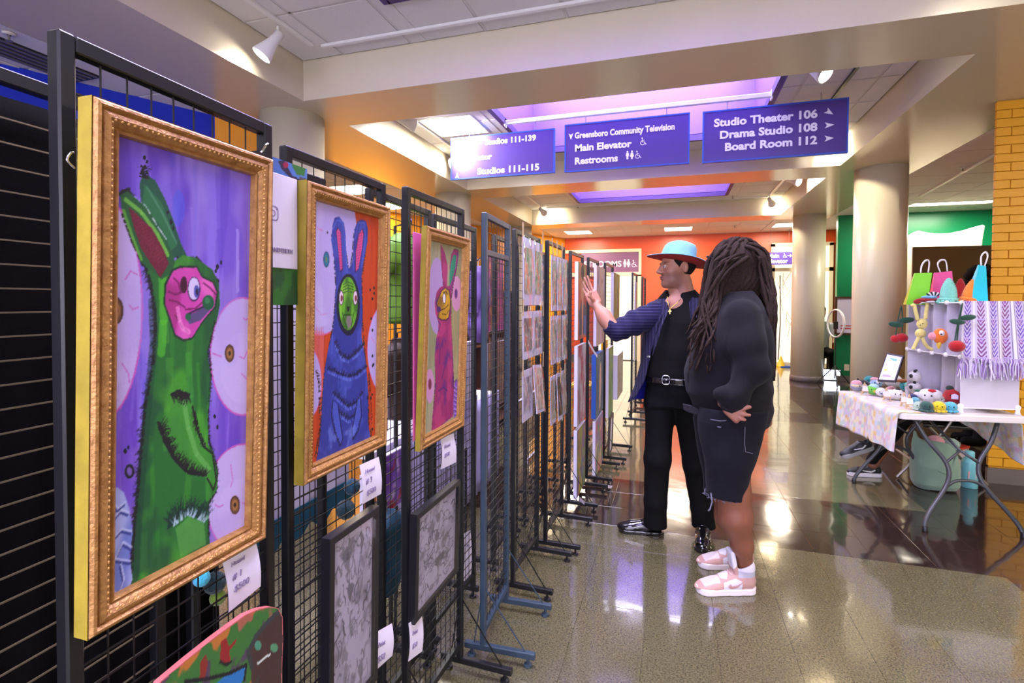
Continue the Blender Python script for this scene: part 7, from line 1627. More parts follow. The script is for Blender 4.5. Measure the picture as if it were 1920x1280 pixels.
def squid(label, px, py, yv, w, h, col, lean=0.0):
    b = aY(px, py, yv); s = ((b-CAM)@FW)/F_PX; W_, H_ = w*s/2, h*s; t = thing('plush_squid', label, 'soft toy', b, 'crocheted squids on the shelf top'); c = Vector(b)
    ax = (lean, 0, 1); prof = [(W_*1.02, .0), (W_*1.2, H_*.06), (W_*1.18, H_*.12), (W_*.92, H_*.15)]; n = 9
    for k in range(n+1): q = k/n; rr = W_*.95*math.cos(q*math.pi/2)**.62; z = H_*(.17+.83*q); prof += [(rr*.975+.0005, z-.002), (rr+.0005, z+H_*.035)] if k < n else [(.0005, z)]
    obj('mantle', MB().lathe(prof, c+Vector((0, 0, H_*.10)), 24, ax=ax), knit(col), t, smooth=True)
    for k in range(8): a_ = k*.785; obj('tentacle', MB().ball(tuple(c+Vector((W_*1.05*math.cos(a_), W_*.9*math.sin(a_), .012))), (W_*.36, W_*.36, .016), 10), knit(col), t, smooth=True)
    obj('head', MB().ball(tuple(c+Vector((0, 0, H_*.08))), (W_*.95, W_*.95, H_*.14), 16), knit(col), t, smooth=True)
    for s_ in (-1, 1): obj('eye', MB().ball(tuple(c+Vector((-.3*W_+s_*.45*W_, -.90*W_, H_*.09))), .007, 8), M['bead'], t, smooth=True)
squid('mint green crocheted squid standing before the pink bag', 1778, 569, 4.40, 28, 44, (126, 206, 184))
squid('red crocheted squid behind the mint one', 1800, 568, 4.62, 22, 42, (168, 14, 26))
squid('orange crocheted squid leaning on the turquoise bag', 1814, 568, 4.36, 23, 42, (240, 130, 40), lean=.22)
# red, blue and white butterfly bundle
b = aY(1742, 569, 4.44); t = thing('plush_butterfly', 'red, black and light blue crocheted bundle before the lime bag', 'soft toy', b)
for nm, dx, dz, s3, cc in (('head', -.075, .014, (.024, .02, .018), (150, 16, 28)), ('body', -.02, .026, (.07, .03, .016), (150, 20, 30)), ('wing', -.005, .046, (.05, .03, .012), (110, 170, 214)), ('wing', .035, .018, (.045, .03, .014), (20, 20, 26)), ('wing_tip', .0, .014, (.04, .034, .010), (226, 224, 230))):
    obj(nm, MB().ball(tuple(b+[dx, -.01, dz]), s3, 14), knit(cc), t, smooth=True)
for k in range(7): obj('petal', MB().ball(tuple(b+[-.01+.010*k, -.012, .062+.008*math.sin(k*.5)]), (.006, .012, .018), 8, Matrix.Rotation(.3*(k-3), 3, 'Y')), knit((236, 234, 236) if k % 2 else (20, 20, 24)), t, smooth=True)
# hanging cherries
def cherries(label, pts, u, top):
    v = u; c0 = aY(*top, v); t = thing('crocheted_cherries', label, 'soft toy', c0-[0, 0, .25]); s = ((c0-CAM)@FW)/F_PX
    for (x, y, r) in pts: p = aY(x, y, v); e = obj('cherry', MB().ball(tuple(p), (r*s, r*s*.9, r*s*.86), 18), knit((176, 10, 20)), t, smooth=True); obj('cherry_stem', MB().tube(curve([c0, (c0+p)/2+[.006*(1 if x > top[0] else -1), -.004, .01], p+[0, 0, r*s*.8]], 10), .0045, 6), knit((30, 72, 52)), t, smooth=True)
    for sgn in (-1, 1): m_ = (aY(top[0]+sgn*10, top[1]+31-sgn*4, v)); obj('leaf', MB().ball(tuple(m_), (13*s, 3*s, 5.5*s), 12, Matrix.Rotation(-sgn*.12, 3, 'Y')), knit((30, 76, 56)), t, smooth=True)
cherries('pair of red crocheted cherries hanging at the far corner of the shelf', ((1679, 635, 8.5), (1691, 633, 10)), 4.66, (1690, 573))
cherries('pair of red crocheted cherries hanging at the near corner of the shelf', ((1789, 652, 8), (1794, 649, 13)), 4.11, (1805, 568))
# long limbed yellow bunny
v = 4.44; q = lambda x, y: aY(x, y, v); t = thing('plush_bunny', 'pale yellow long limbed bunny hanging by its arms from the shelf edge', 'soft toy', q(1730, 640)); Yk = knit((230, 216, 130)); s = ((q(1730, 610)-CAM)@FW)/F_PX
obj('body', MB().ball(tuple(q(1726, 625)), (9*s, 6*s, 9*s), 16), Yk, t, smooth=True); obj('head', MB().ball(tuple(q(1729, 607)), (9*s, 7*s, 10*s), 16), Yk, t, smooth=True)
for nm, P_ in (('arm', ((1721, 600), (1717, 585), (1714, 572), (1709, 574))), ('arm', ((1735, 598), (1737, 582), (1738, 568), (1735, 562))), ('leg', ((1723, 630), (1719, 640), (1714, 650), (1712, 655))), ('leg', ((1728, 631), (1735, 645), (1742, 652), (1748, 655)))): obj(nm, MB().tube(curve([q(*a) for a in P_], 12), [3.2*s]*10+[3.6*s]*10 if False else 3.2*s, 8), Yk, t, smooth=True)
for a in ((1722, 609), (1727, 606)): obj('eye', MB().ball(tuple(q(*a)+[0, -7.2*s, 0]), .004, 6), M['bead'], t, smooth=True)
b = aY(1763, 648, 4.30); t = thing('plush_fish', 'orange toy with a pink nose and big white eye, in the upper shelf compartment', 'soft toy', b); s = ((b-CAM)@FW)/F_PX
for nm, x, y, r_, cc in (('body', 1763, 630, (12, 8, 15), (240, 120, 36)), ('nose', 1749, 630, (7.5, 6, 7.5), (232, 150, 160)), ('eye_white', 1763, 625, (6.5, 9.5, 7.5), (232, 228, 228)), ('fin', 1760, 645, (3, 6, 9), (236, 196, 60))): obj(nm, MB().ball(tuple(aY(x, y, 4.30)), tuple(k*s for k in r_), 16), knit(cc), t, smooth=True)
obj('eye', MB().ball(tuple(aY(1762, 626, 4.30)+[-.006, -9.5*s, 0]), .006, 8), M['bead'], t, smooth=True)
# small wooden easels and the framed price list
M['beech'] = mat('pale_beech', rgb(206, 174, 132), rough=.6, noise=.15, nscale=40)
for x, y, lb in ((1622, 740, 'small wooden easel before the black hooded toy'), (1663, 751, 'small wooden easel before the smiling white toy'), (1696, 762, 'small wooden easel beside the sheep toy, farther of two'), (1706, 766, 'small wooden easel beside the sheep toy, nearer of two')):
    b = aZ(x, y, TZ+.012); t = thing('mini_easel', lb, 'easel', b, 'mini easels on the table'); h = .095; tp = b+[.0, .012, h]
    for nm, e in (('easel_leg', b+[-.026, 0, 0]), ('easel_leg', b+[.026, 0, 0]), ('rear_leg', b+[0, .05, 0])): obj(nm, MB().bar(e, tp, .007, .005), M['beech'], t)
    obj('ledge', MB().bar(b+[-.024, -.003, .028], b+[.024, -.003, .028], .006), M['beech'], t); obj('card', MB().prism([b+[-.02, -.004, .032], b+[.02, -.004, .032], b+[.016, .006, .07], b+[-.016, .006, .07]], (0, .002, 0)), M['paper'], t)
c4 = [aY(x, y, Y_) for x, y, Y_ in ((1663, 661, 4.86), (1694, 667, 4.72), (1678, 716, 4.60), (1645, 714, 4.74))]; t = thing('price_list_frame', 'black framed price list leaning against the far corner of the shelf', 'frame', c4[3]); nn = cn(np.cross(c4[1]-c4[0], c4[3]-c4[0])); nn = nn if nn[1] < 0 else -nn
obj('frame_back', MB().prism([tuple(p) for p in c4], -nn*.012), M['blackframe'], t); cc = sum(c4)/4; ins = lambda k, e: [tuple(cc+(p-cc)*k+nn*e) for p in c4]
obj('price_sheet', MB().prism(ins(.88, .0005), nn*.0006), M['paper'], t); ss = MB()
for k, cl in enumerate(((120, 190, 170), (226, 150, 160), (230, 216, 110), (180, 160, 210))):
    a = .16+.2*k; A0 = c4[0]*(1-a)+c4[3]*a; B0 = c4[1]*(1-a)+c4[2]*a; A1 = c4[0]*(1-a-.08)+c4[3]*(a+.08); B1 = c4[1]*(1-a-.08)+c4[2]*(a+.08); f_ = lambda P, Q_, k: P*(1-k)+Q_*k+nn*.0014
    obj('text_line', MB().quad(f_(A0, B0, .2), f_(A1, B1, .2), f_(A1, B1, .72), f_(A0, B0, .72)), mat('pastel_print', rgb(*cl), rough=.7), t)
# ------------------------------------------------------------ under the table
M['sage'] = mat('sage_green_tote_fabric', rgb(126, 156, 136), rough=.8, noise=.15, nscale=12, bump=.3, bscale=60, sheen=.3)
B = aZ(1754, 914, 0); t = thing('tote_bag', 'slouching sage green tote bag on the floor under the table', 'bag', B)
f = Fld((-.24, -.20, -.01), (.24, .20, .52), .008); f.loft([(0.0, 0, 0, .17, .12), (.05, 0, 0, .20, .15), (.2, 0, 0, .205, .15), (.34, 0, 0, .19, .11), (.40, 0, 0, .18, .09)], 0, e=2.4)
f.cap((-.15, 0, .36), (-.17, 0, .46), .04, .02, .03); f.cap((.10, .0, .34), (.14, 0, .43), .045, .02, .03); f.loft([(.16, 0, 0, .17, .10), (.50, 0, 0, .165, .085)], .01, 's', e=2.4); folds(f, 3, 41, .006); V, Q = f.mesh(); np_mesh('bag_body', V*np.array([.84, .9, .95])+B, Q, M['sage'], t)
o = obj('bag_strap', MB().tube(curve([B+[-.11, -.10, .31], B+[-.07, -.135, .21], B+[.02, -.145, .17], B+[.09, -.11, .29]], 16), .010, 8, flat=.35), M['sage'], t, smooth=True)
for lb, d, s3, cc in (('pink plush ball inside the sage green tote bag', (-.02, -.03, .38), (.06, .05, .045), PINK), ('yellow toy in the mouth of the sage green tote bag', (.03, -.07, .31), (.05, .03, .02), (222, 180, 40)), ('grey blue toy in the sage green tote bag', (.09, -.02, .36), (.05, .05, .05), (150, 176, 170))): tag(obj('plush_bundle', MB().ball(tuple(B+d), s3, 16), knit(cc), smooth=True), lb, 'soft toy')
B = aZ(1817, 913, 0); t = thing('water_bottle', 'pale turquoise water bottle on the floor beside the tote bag', 'bottle', B); tq = mat('turquoise_bottle', rgb(120, 196, 206), rough=.35)
obj('bottle_body', MB().lathe([(.050, 0), (.054, .004), (.054, .20), (.048, .225), (.030, .24), (.028, .25)], B, 28), tq, t, smooth=True); obj('bottle_cap', MB().lathe([(.030, .25), (.031, .252), (.031, .285), (.024, .292), (.012, .294)], B, 20), tq, t, smooth=True)
Pn = B+np.array([0, 0, .11]); obj('bottle_sticker', MB().prism([Pn+[-.03, -.049, -.03], Pn+[.025, -.050, -.03], Pn+[.02, -.051, .03], Pn+[-.03, -.05, .03]], (0, .004, 0)), mat('pink_sticker', rgb(206, 160, 160), rough=.5), t)
B = aZ(1800, 905, 0)+np.array([.02, .22, 0]); o = obj('storage_bin', MB(), M['plastic']); bpy.data.objects.remove(o)
t = thing('storage_bin', 'clear white storage bin with a red rim behind the tote bag', 'bin', B); o = obj('bin_body', MB().lathe([(.10, 0), (.115, .01), (.135, .24), (.13, .24), (.105, .02)], B, 4), M['cube'], t); obj('bin_rim', MB().lathe([(.132, .24), (.142, .245), (.142, .26), (.13, .262)], B, 4), mat('red_bin_rim', rgb(190, 60, 50), rough=.4), t)
# green bag at the right edge
B = np.array([2.28, 3.92, 0]); t = thing('shopping_bag', 'bright green shopping bag just entering at the right edge', 'bag', B); o = obj('bag_body', MB().prism([B+[-.09, 0, 0], B+[.16, 0, 0], B+[.15, .05, .30], B+[-.06, .05, .30]], (0, .13, 0)), mat('bright_green_bag', rgb(96, 200, 30), rough=.4, bump=.3), t); bevel(o, .01, 2); obj('handle', MB().tube(curve([B+[-.02, .06, .30], B+[0, .06, .40], B+[.07, .06, .40], B+[.09, .06, .30]], 12), .006, 6), M['bagh'], t, smooth=True)
# seated vendor behind the table
vd_ = thing('person', 'seated person in black leggings and black sneakers, mostly hidden behind the toy shelf', 'person', (2.1, 5.3, 0))
HIP = np.array([2.28, 5.30, .56]); k1 = np.array([1.84, 5.02, .56]); k2 = np.array([1.86, 5.16, .62]); a1 = aZ(1628, 893, 0)+np.array([.03, 0, .11]); a2 = aY(1634, 818, 4.95)
f = Fld((1.40, 4.72, .04), (2.62, 5.60, 1.56), .011)
f.cap(a1, k1, .042, .062, .02); f.cap(k1, HIP, .066, .088, .03); f.cap(a2, k2, .042, .062, .02); f.cap(k2, HIP+[0, .1, 0], .066, .088, .03); f.loft([(.52, 2.30, 5.34, .15, .18), (.7, 2.32, 5.34, .13, .17), (1.0, 2.33, 5.34, .14, .19), (1.14, 2.34, 5.34, .12, .20), (1.20, 2.35, 5.34, .07, .09)], .03); f.cap((2.35, 5.34, 1.18), (2.34, 5.33, 1.27), .05, .05, .02)
f.cap((2.33, 5.15, 1.13), (2.22, 5.10, .88), .05, .042, .02); f.cap((2.22, 5.10, .88), (2.0, 5.08, .82), .04, .03, .02); f.cap((2.33, 5.53, 1.13), (2.25, 5.56, .88), .05, .042, .02); f.cap((2.25, 5.54, .88), (2.02, 5.40, .82), .04, .03, .02)
bv, bq = f.mesh(); hC, hA = loc_frame((2.33, 5.33, 1.40), (-.8, -.6)); hv, hq, hcol = head_local((132, 84, 62), h=.006); V, Q, Cc = join_np([(to_world(hv, hC, hA), hq, hcol), (bv, bq, np.tile(lin((132, 84, 62)), (len(bv), 1)))]); np_mesh('body', V, Q, M['skin'], vd_, Cc)
f.D[:] = .2; f.cap(a1+[0, 0, .03], k1, .048, .068, .02); f.cap(k1, HIP, .072, .095, .03); f.cap(a2+[.02, 0, .03], k2, .048, .068, .02); f.cap(k2, HIP+[0, .1, 0], .072, .095, .03); f.ell((2.30, 5.34, .56), (.16, .19, .11), .03); V, Q = f.mesh(); np_mesh('leggings', V, Q, M['tee'], vd_)
f.D[:] = .2; f.loft([(.56, 2.30, 5.34, .17, .20), (.7, 2.32, 5.34, .15, .19), (1.0, 2.33, 5.34, .16, .21), (1.14, 2.34, 5.34, .14, .22), (1.21, 2.35, 5.34, .08, .10)], .02); f.cap((2.33, 5.15, 1.13), (2.22, 5.10, .88), .062, .055, .02); f.cap((2.22, 5.10, .88), (2.06, 5.08, .83), .052, .045, .02); f.cap((2.33, 5.53, 1.13), (2.25, 5.56, .88), .062, .055, .02); f.cap((2.25, 5.54, .88), (2.06, 5.42, .83), .052, .045, .02); V, Q = f.mesh(); np_mesh('hoodie', V, Q, M['tee'], vd_)
hk = MB(); r = random.Random(9)
for k in range(150):
    th, ph = r.uniform(0, 6.28), math.acos(r.uniform(-.3, 1)); d = np.array([math.sin(ph)*math.cos(th), math.sin(ph)*math.sin(th), math.cos(ph)])
    if d@hA[0] > .45 and d[2] < .5: continue
    hk.ball(tuple(hC+[0, 0, .05]+d*np.array([.11, .11, .13])), r.uniform(.022, .036), 8)
tag(obj('curly_hair', hk, M['hairdark'], vd_, smooth=True), kind='stuff')
blk, wht = (26, 26, 30), (226, 224, 228)
for k, (hl, dv, fz) in enumerate(((aZ(1652, 893, 0), (-.98, -.15), 0), (aY(1638, 836, 4.94), (-.96, -.2), 1))):
    (V, Q), (Vs, Qs), C, A = shoe_mesh((hl[0], hl[1], 0 if not fz else hl[2]-.02), dv, .27, sole=.034)
    C1 = np.tile(lin(blk), (len(V), 1)); P = [(.060, .060), (.10, .040), (.16, .050), (.165, .056), (.10, .052), (.072, .066)]; l, u = V[:, 0], V[:, 2]; ins_ = np.zeros(len(V), bool)
    for i in range(len(P)):
        (xa, ya), (xb, yb) = P[i], P[i-1]
        if ya != yb: ins_ ^= ((ya > u) != (yb > u))&(l < (xb-xa)*(u-ya)/(yb-ya)+xa)
    C1[ins_] = lin(wht); R_ = Matrix.Rotation(.35, 3, 'Y') if fz else Matrix.Identity(3); RR = np.array(R_)
    o = np_mesh('sneaker', to_world(V@RR.T, C, A), Q, M['sneaker'], vd_, C1); np_mesh('sneaker_sole', to_world(Vs@RR.T, C, A), Qs, M['sneaker'], o, np.tile(lin(wht if not fz else (150, 150, 146)), (len(Vs), 1)))
M['steelgrey'] = mat('dull_steel_tube', rgb(130, 124, 116), rough=.35, metal=.6)
ch = thing('folding_chair', 'folding chair under the seated vendor, its silver legs crossing beneath the table', 'chair', (2.25, 5.3, 0)); o = obj('seat', MB().box((1.98, 5.1, .44), (2.40, 5.56, .465)), M['black'], ch); bevel(o, .008, 2); o = obj('backrest', MB().box((2.42, 5.1, .72), (2.44, 5.56, .98)), M['black'], ch); bevel(o, .006, 2)
for y in (5.08, 5.58):
    obj('leg', MB().tube([(1.80, y, .01), (2.12, y, .42), (2.44, y, .98)], .011, 8), M['steelgrey'], ch); obj('leg', MB().tube([(2.42, y, .01), (2.02, y, .45)], .011, 8), M['steelgrey'], ch)
obj('stretcher', MB().tube([(1.97, 5.08, .12), (1.97, 5.58, .12)], .009, 8), M['steelgrey'], ch)
# person standing farther back, only hair showing above the orange squid
C3 = np.array([3.05, 6.6, 0]); ps = thing('person', 'standing person in dark clothes far behind the table, only curly black hair showing', 'person', C3); hC = C3+[0, 0, 1.66]; hCc, hA = loc_frame(hC, (-.9, -.3)); hv, hq, hcol = head_local((120, 78, 58), h=.007)
f = Fld((2.70, 6.25, .0), (3.40, 6.95, 1.60), .014); f.loft([(.85, 3.05, 6.6, .12, .16), (1.0, 3.05, 6.6, .11, .15), (1.35, 3.05, 6.6, .12, .19), (1.45, 3.05, 6.6, .09, .12)], .03); f.cap((3.05, 6.6, 1.4), (3.05, 6.6, 1.56), .055, .055, .02)
for s in (-1, 1): f.cap((3.05, 6.6+.09*s, .86), (3.03, 6.6+.1*s, .10), .085, .045, .03); f.cap((3.05, 6.6+.20*s, 1.38), (3.03, 6.6+.24*s, 1.1), .05, .04, .02); f.cap((3.03, 6.6+.24*s, 1.1), (2.95, 6.6+.2*s, .86), .038, .03, .02); f.cap((3.03, 6.6+.1*s, .06), (2.90, 6.6+.1*s, .035), .04, .034, .02)
V, Q = f.mesh(); V, Q, Cc = join_np([(to_world(hv, hCc, hA), hq, hcol), (V, Q, np.tile(lin((120, 78, 58)), (len(V), 1)))]); np_mesh('body', V, Q, M['skin'], ps, Cc)
f.D[:] = .2; f.loft([(.84, 3.05, 6.6, .14, .19), (1.0, 3.05, 6.6, .13, .17), (1.35, 3.05, 6.6, .14, .21), (1.46, 3.05, 6.6, .10, .13)], .02)
for s in (-1, 1): f.cap((3.05, 6.6+.20*s, 1.38), (3.03, 6.6+.24*s, 1.1), .063, .052, .02); f.cap((3.03, 6.6+.24*s, 1.1), (2.97, 6.6+.2*s, .92), .052, .045, .02)
V, Q = f.mesh(); np_mesh('jumper', V, Q, M['tee'], ps); f.D[:] = .2
for s in (-1, 1): f.cap((3.05, 6.6+.09*s, .86), (3.03, 6.6+.1*s, .07), .10, .062, .03); f.cap((3.03, 6.6+.1*s, .05), (2.90, 6.6+.1*s, .045), .048, .042, .02)
V, Q = f.mesh(); np_mesh('trousers', V, Q, M['slacks'], ps); hk = MB()
for k in range(120):
    th, ph = r.uniform(0, 6.28), math.acos(r.uniform(-.4, 1)); d = np.array([math.sin(ph)*math.cos(th), math.sin(ph)*math.sin(th), math.cos(ph)])
    if d@hA[0] > .5 and d[2] < .4: continue
    hk.ball(tuple(hC+[0, 0, .05]+d*np.array([.12, .12, .14])), r.uniform(.028, .042), 7)
tag(obj('curly_hair', hk, M['hairdark'], ps, smooth=True), kind='stuff')
# ============================================================ BACKGROUND THINGS
M['wood'] = mat('dark_walnut', rgb(84, 50, 34), rough=.45, noise=.3, nscale=20, stretch=(1, 1, 6))
# white display cloth shape and brown board before the green wall
Yw = 10.55; P = [(1690, 445), (1702, 442), (1712, 436), (1722, 432), (1738, 436), (1758, 438), (1780, 437), (1805, 432), (1828, 425), (1843, 421), (1847, 423), (1843, 446), (1841, 465), (1840, 742), (1690, 754)]
pts = [aY(x, y, Yw) for x, y in P]; o = obj('white_backdrop', MB().prism([tuple(p) for p in pts][::-1], (0, .03, 0)), mat('cream_fabric', rgb(206, 194, 170), rough=.8)); bevel(o, .008, 2); tag(o, 'white scalloped fabric backdrop in front of the green wall', 'backdrop')
Yb = 8.6; a, b = aY(1712, 463, Yb), aY(1870, 458, Yb); t = thing('display_board', 'large brown display board in front of the white scalloped backdrop', 'board', ((a[0]+b[0])/2, Yb, 0)); bw = mat('brown_board', rgb(104, 86, 58), rough=.35, noise=.1, nscale=3)
obj('board_panel', MB().box((a[0], Yb, .25), (b[0], Yb+.03, a[2])), bw, t)
for x in (a[0]+.02, b[0]-.05): obj('board_leg', MB().box((x, Yb+.03, 0), (x+.03, Yb+.06, 1.6)), M['black'], t); obj('board_foot', MB().box((x, Yb-.2, 0), (x+.03, Yb+.3, .03)), M['black'], t)
# framed white poster on the green wall, wall outlet
a, b = aY(1566, 556, 11.07), aY(1612, 628, 11.07); t = thing('framed_poster', 'large white framed poster on the green wall, between the two right columns', 'poster', ((a[0]+b[0])/2, 11.07, b[2])); w_ = .035
obj('poster_sheet', MB().box((a[0]+w_, 11.075, b[2]+w_), (b[0]-w_, 11.10, a[2]-w_)), M['paper'], t)
for nm, q0, q1 in (('frame_rail', (a[0], b[2]), (b[0], b[2]+w_)), ('frame_rail', (a[0], a[2]-w_), (b[0], a[2])), ('frame_rail', (a[0], b[2]+w_), (a[0]+w_, a[2]-w_)), ('frame_rail', (b[0]-w_, b[2]+w_), (b[0], a[2]-w_))): obj(nm, MB().box((q0[0], 11.06, q0[1]), (q1[0], 11.11, q1[1])), M['wood'], t)
for k in range(2): z = b[2]+.16-.05*k; obj('red_text_line', MB().box((a[0]+.10, 11.072, z), (a[0]+.36, 11.075, z+.018)), mat('red_print', rgb(206, 70, 60)), t)
p = aY(1588, 689, 11.09); t = thing('wall_outlet', 'small cream outlet on the green wall near the floor', 'outlet', p); o = obj('cover_plate', MB().box(p+[-.04, .0, -.06], p+[.04, .03, .06]), M['trim'], t); bevel(o, .004, 1)
# ring light on a tripod, glowing tablet, seated person behind the column
B = aZ(1565, 722, 0); t = thing('ring_light', 'ring light on a black tripod between the two right columns', 'ring light', B); rc = aY(1567, 606, B[1]); n = 36; mb = MB(); ax1 = np.array([.42, -.9, 0]); 
mb.tube([rc+ax1*.20*math.cos(2*math.pi*k/n)+np.array([0, 0, .245*math.sin(2*math.pi*k/n)]) for k in range(n+1)], .020, 10, caps=False, flat=.6); obj('light_ring', mb, mat('ring_diffuser', rgb(236, 230, 224), rough=.3), t, smooth=True)
obj('pole', MB().tube([B+[0, 0, .12], rc-[0, 0, .25]], .010, 8), M['black'], t); obj('phone_holder', MB().box(rc+[-.035, -.01, -.10], rc+[.035, .01, .03]), M['black'], t)
for k in range(3): a_ = .4+k*2.094; obj('leg', MB().tube([B+[0, 0, .35], B+[.30*math.cos(a_), .30*math.sin(a_), .01]], .009, 6), M['black'], t)
B2 = aZ(1562, 718, 0)+np.array([.06, .35, 0]); t = thing('tablet', 'glowing tablet standing on the floor behind the ring light', 'tablet', B2); o = obj('tablet_body', MB().box(B2+[-.16, 0, .0], B2+[.16, .02, .22]), M['black'], t); obj('tablet_screen', MB().box(B2+[-.145, -.003, .015], B2+[.145, 0, .205]), mat('lit_screen', rgb(220, 230, 255), emit=(.8, .88, 1, 1), estr=1.6), t)
_n0 = set(bpy.data.objects); C4 = np.array([2.55, 10.0, 0]); sp = thing('person', 'seated person with black hair and a pale shirt, almost hidden behind the narrower column', 'person', C4); hC = np.array([2.45, 9.95, 1.30]); hCc, hA = loc_frame(hC, (.5, -.8)); hv, hq, hcol = head_local((196, 150, 124), h=.007)
f = Fld((2.1, 9.4, .0), (2.9, 10.3, 1.25), .014); f.loft([(.45, 2.45, 10.0, .17, .13), (.7, 2.45, 10.0, .14, .11), (1.0, 2.45, 10.0, .19, .12), (1.1, 2.45, 9.99, .12, .09)], .03); f.cap((2.45, 9.97, 1.08), (2.45, 9.96, 1.2), .05, .05, .02)
for s in (-1, 1): f.cap((2.45+.09*s, 9.98, .50), (2.49+.1*s, 9.60, .50), .085, .06, .03); f.cap((2.49+.1*s, 9.60, .50), (2.49+.1*s, 9.62, .08), .055, .04, .02); f.cap((2.45+.2*s, 9.98, 1.02), (2.47+.22*s, 9.9, .78), .045, .04, .02); f.cap((2.47+.22*s, 9.9, .78), (2.51+.12*s, 9.68, .70), .036, .03, .02); f.cap((2.49+.1*s, 9.62, .04), (2.51+.1*s, 9.48, .035), .04, .03, .01)
V, Q = f.mesh(); V, Q, Cc = join_np([(to_world(hv, hCc, hA), hq, hcol), (V, Q, np.tile(lin((196, 150, 124)), (len(V), 1)))]); np_mesh('body', V, Q, M['skin'], sp, Cc); f.D[:] = .2
f.loft([(.46, 2.45, 10.0, .19, .15), (.7, 2.45, 10.0, .16, .13), (1.0, 2.45, 10.0, .21, .14), (1.1, 2.45, 9.99, .14, .11)], .02); 
for s in (-1, 1): f.cap((2.45+.2*s, 9.98, 1.02), (2.47+.22*s, 9.9, .80), .058, .052, .02)
V, Q = f.mesh(); np_mesh('shirt', V, Q, M['paper'], sp); f.D[:] = .2
for s in (-1, 1): f.cap((2.45+.09*s, 9.98, .50), (2.49+.1*s, 9.60, .50), .10, .075, .03); f.cap((2.49+.1*s, 9.60, .50), (2.49+.1*s, 9.62, .10), .07, .055, .02)
V, Q = f.mesh(); np_mesh('trousers', V, Q, M['slacks'], sp); g = Fld((-.16, -.15, -.2), (.16, .15, .18), .008); g.ell((-.02, 0, .03), (.118, .100, .112)); g.ell((-.06, 0, -.08), (.07, .09, .10), .03); g.ell((.10, 0, -.06), (.09, .065, .11), .01, 's'); V, Q = g.mesh(); np_mesh('hair', to_world(V, hCc, hA), Q, M['hairdark'], sp)
ch = thing('wooden_chair', 'dark wooden chair under the person behind the narrower column', 'chair', C4); obj('seat', MB().box((2.23, 9.75, .38), (2.67, 10.2, .41)), M['wood'], ch); obj('backrest', MB().box((2.23, 10.18, .6), (2.67, 10.2, .95)), M['wood'], ch)
for x in (2.24, 2.63):
    for y in (9.76, 10.16): obj('leg', MB().box((x, y, 0), (x+.035, y+.035, .38 if y < 10 else .95)), M['wood'], ch)
for o in [o for o in bpy.data.objects if o not in _n0 and o.parent is None]: o.location = Vector(o.location)+Vector((.34, 1.75, 0))
B = aZ(1464, 687, 0); t = thing('wet_floor_sign', 'small yellow and blue floor marker by the far door', 'floor sign', B); obj('marker_body', MB().lathe([(.10, 0), (.09, .01), (.02, .22), (.012, .24)], B, 16), mat('safety_yellow', rgb(226, 180, 30), rough=.4), t, smooth=True); obj('marker_base', MB().box(B+[-.02, -.14, 0], B+[.24, .08, .02]), M['blueedge'], t)

# ------------------------------------------------------------ stall behind the grid panels
lav = mat('white_stall_cloth', rgb(206, 196, 216), rough=.85, bump=.2, bscale=40); tl_ = mat('teal_scalloped_trim', rgb(8, 74, 96), rough=.7)
drape('hanging_sheet', 'white sheet hanging behind the panel of the blue rabbit picture', 'sheet', -1.17, 1.20, 1.66, .76, 1.50, lav, .008, 3)
t = obj('teal_banner', MB(), tl_); bpy.data.objects.remove(t)
n = 60; pl_ = [(-1.158, 1.19+.48*k/n, .80) for k in range(n+1)]+[(-1.158, 1.67-.48*k/n, .735-.035*abs(math.sin(k*math.pi/15))) for k in range(n+1)]; tag(obj('scalloped_banner', MB().prism(pl_[::-1], (.004, 0, 0)), tl_), 'dark teal scalloped trim along the foot of the white hanging sheet', 'banner')
lt = thing('stall_table', 'cloth covered stall table behind the panels of the prints', 'table', (-1.75, 3.0, 0)); obj('tabletop', MB().box((-2.1, 2.1, .72), (-1.35, 3.9, .75)), M['plastic'], lt)
for x in (-2.05, -1.42):
    for y in (2.15, 3.82): obj('leg', MB().tube([(x, y, 0), (x, y, .72)], .014, 8), M['legmetal'], lt)
drape('stall_cloth', 'pleated lilac cloth hanging over the front of the stall table', 'tablecloth', -1.33, 2.12, 3.88, .10, .765, mat('lilac_pleated_cloth', rgb(176, 166, 206), rough=.85), .010, 24, nx=160, nz=8)
def slabart(label, X, px0, px1, py0, py1, col, t=.02, name='leaning_print', cat='print'):
    a, b = aX(px0, (py0+py1)/2, X), aX(px1, (py0+py1)/2, X); z1, z0 = aX((px0+px1)/2, py0, X)[2], aX((px0+px1)/2, py1, X)[2]; c = thing(name, label, cat, (X, (a[1]+b[1])/2, z0)); obj('backing', MB().box((X-t, a[1], z0), (X, b[1], z1)), M['canvasedge'], c)
    obj('stand_leg', MB().box((X-t-.012, (a[1]+b[1])/2-.008, 0), (X-t, (a[1]+b[1])/2+.008, z0+.05)), M['black'], c)
    pt = Paint(30, 40, (0, 0, 0)); art_abstract(col, len(label), 22)(pt); pt.build('print_face', (X+.001, a[1]+.004, z1-.004), (X+.001, b[1]-.004, z1-.004), (X+.001, b[1]-.004, z0+.004), (X+.001, a[1]+.004, z0+.004), M['print'], c)
slabart('purple, white and red print seen through the grid under the blue rabbit picture', -1.12, 715, 768, 845, 950, [(120, 80, 170), (196, 170, 206), (150, 20, 40), (190, 60, 50), (90, 40, 120)])
slabart('orange panel seen through the grid right of the lower note', -1.25, 682, 706, 885, 985, [(214, 120, 40), (230, 160, 60)])
slabart('brown framed print behind the worn blue post', -1.5, 914, 950, 640, 760, [(90, 70, 60), (60, 46, 44), (130, 100, 80)])
slabart('magenta and dark print high behind the worn blue post', -1.5, 914, 944, 480, 620, [(150, 50, 120), (70, 40, 60), (200, 140, 60)])
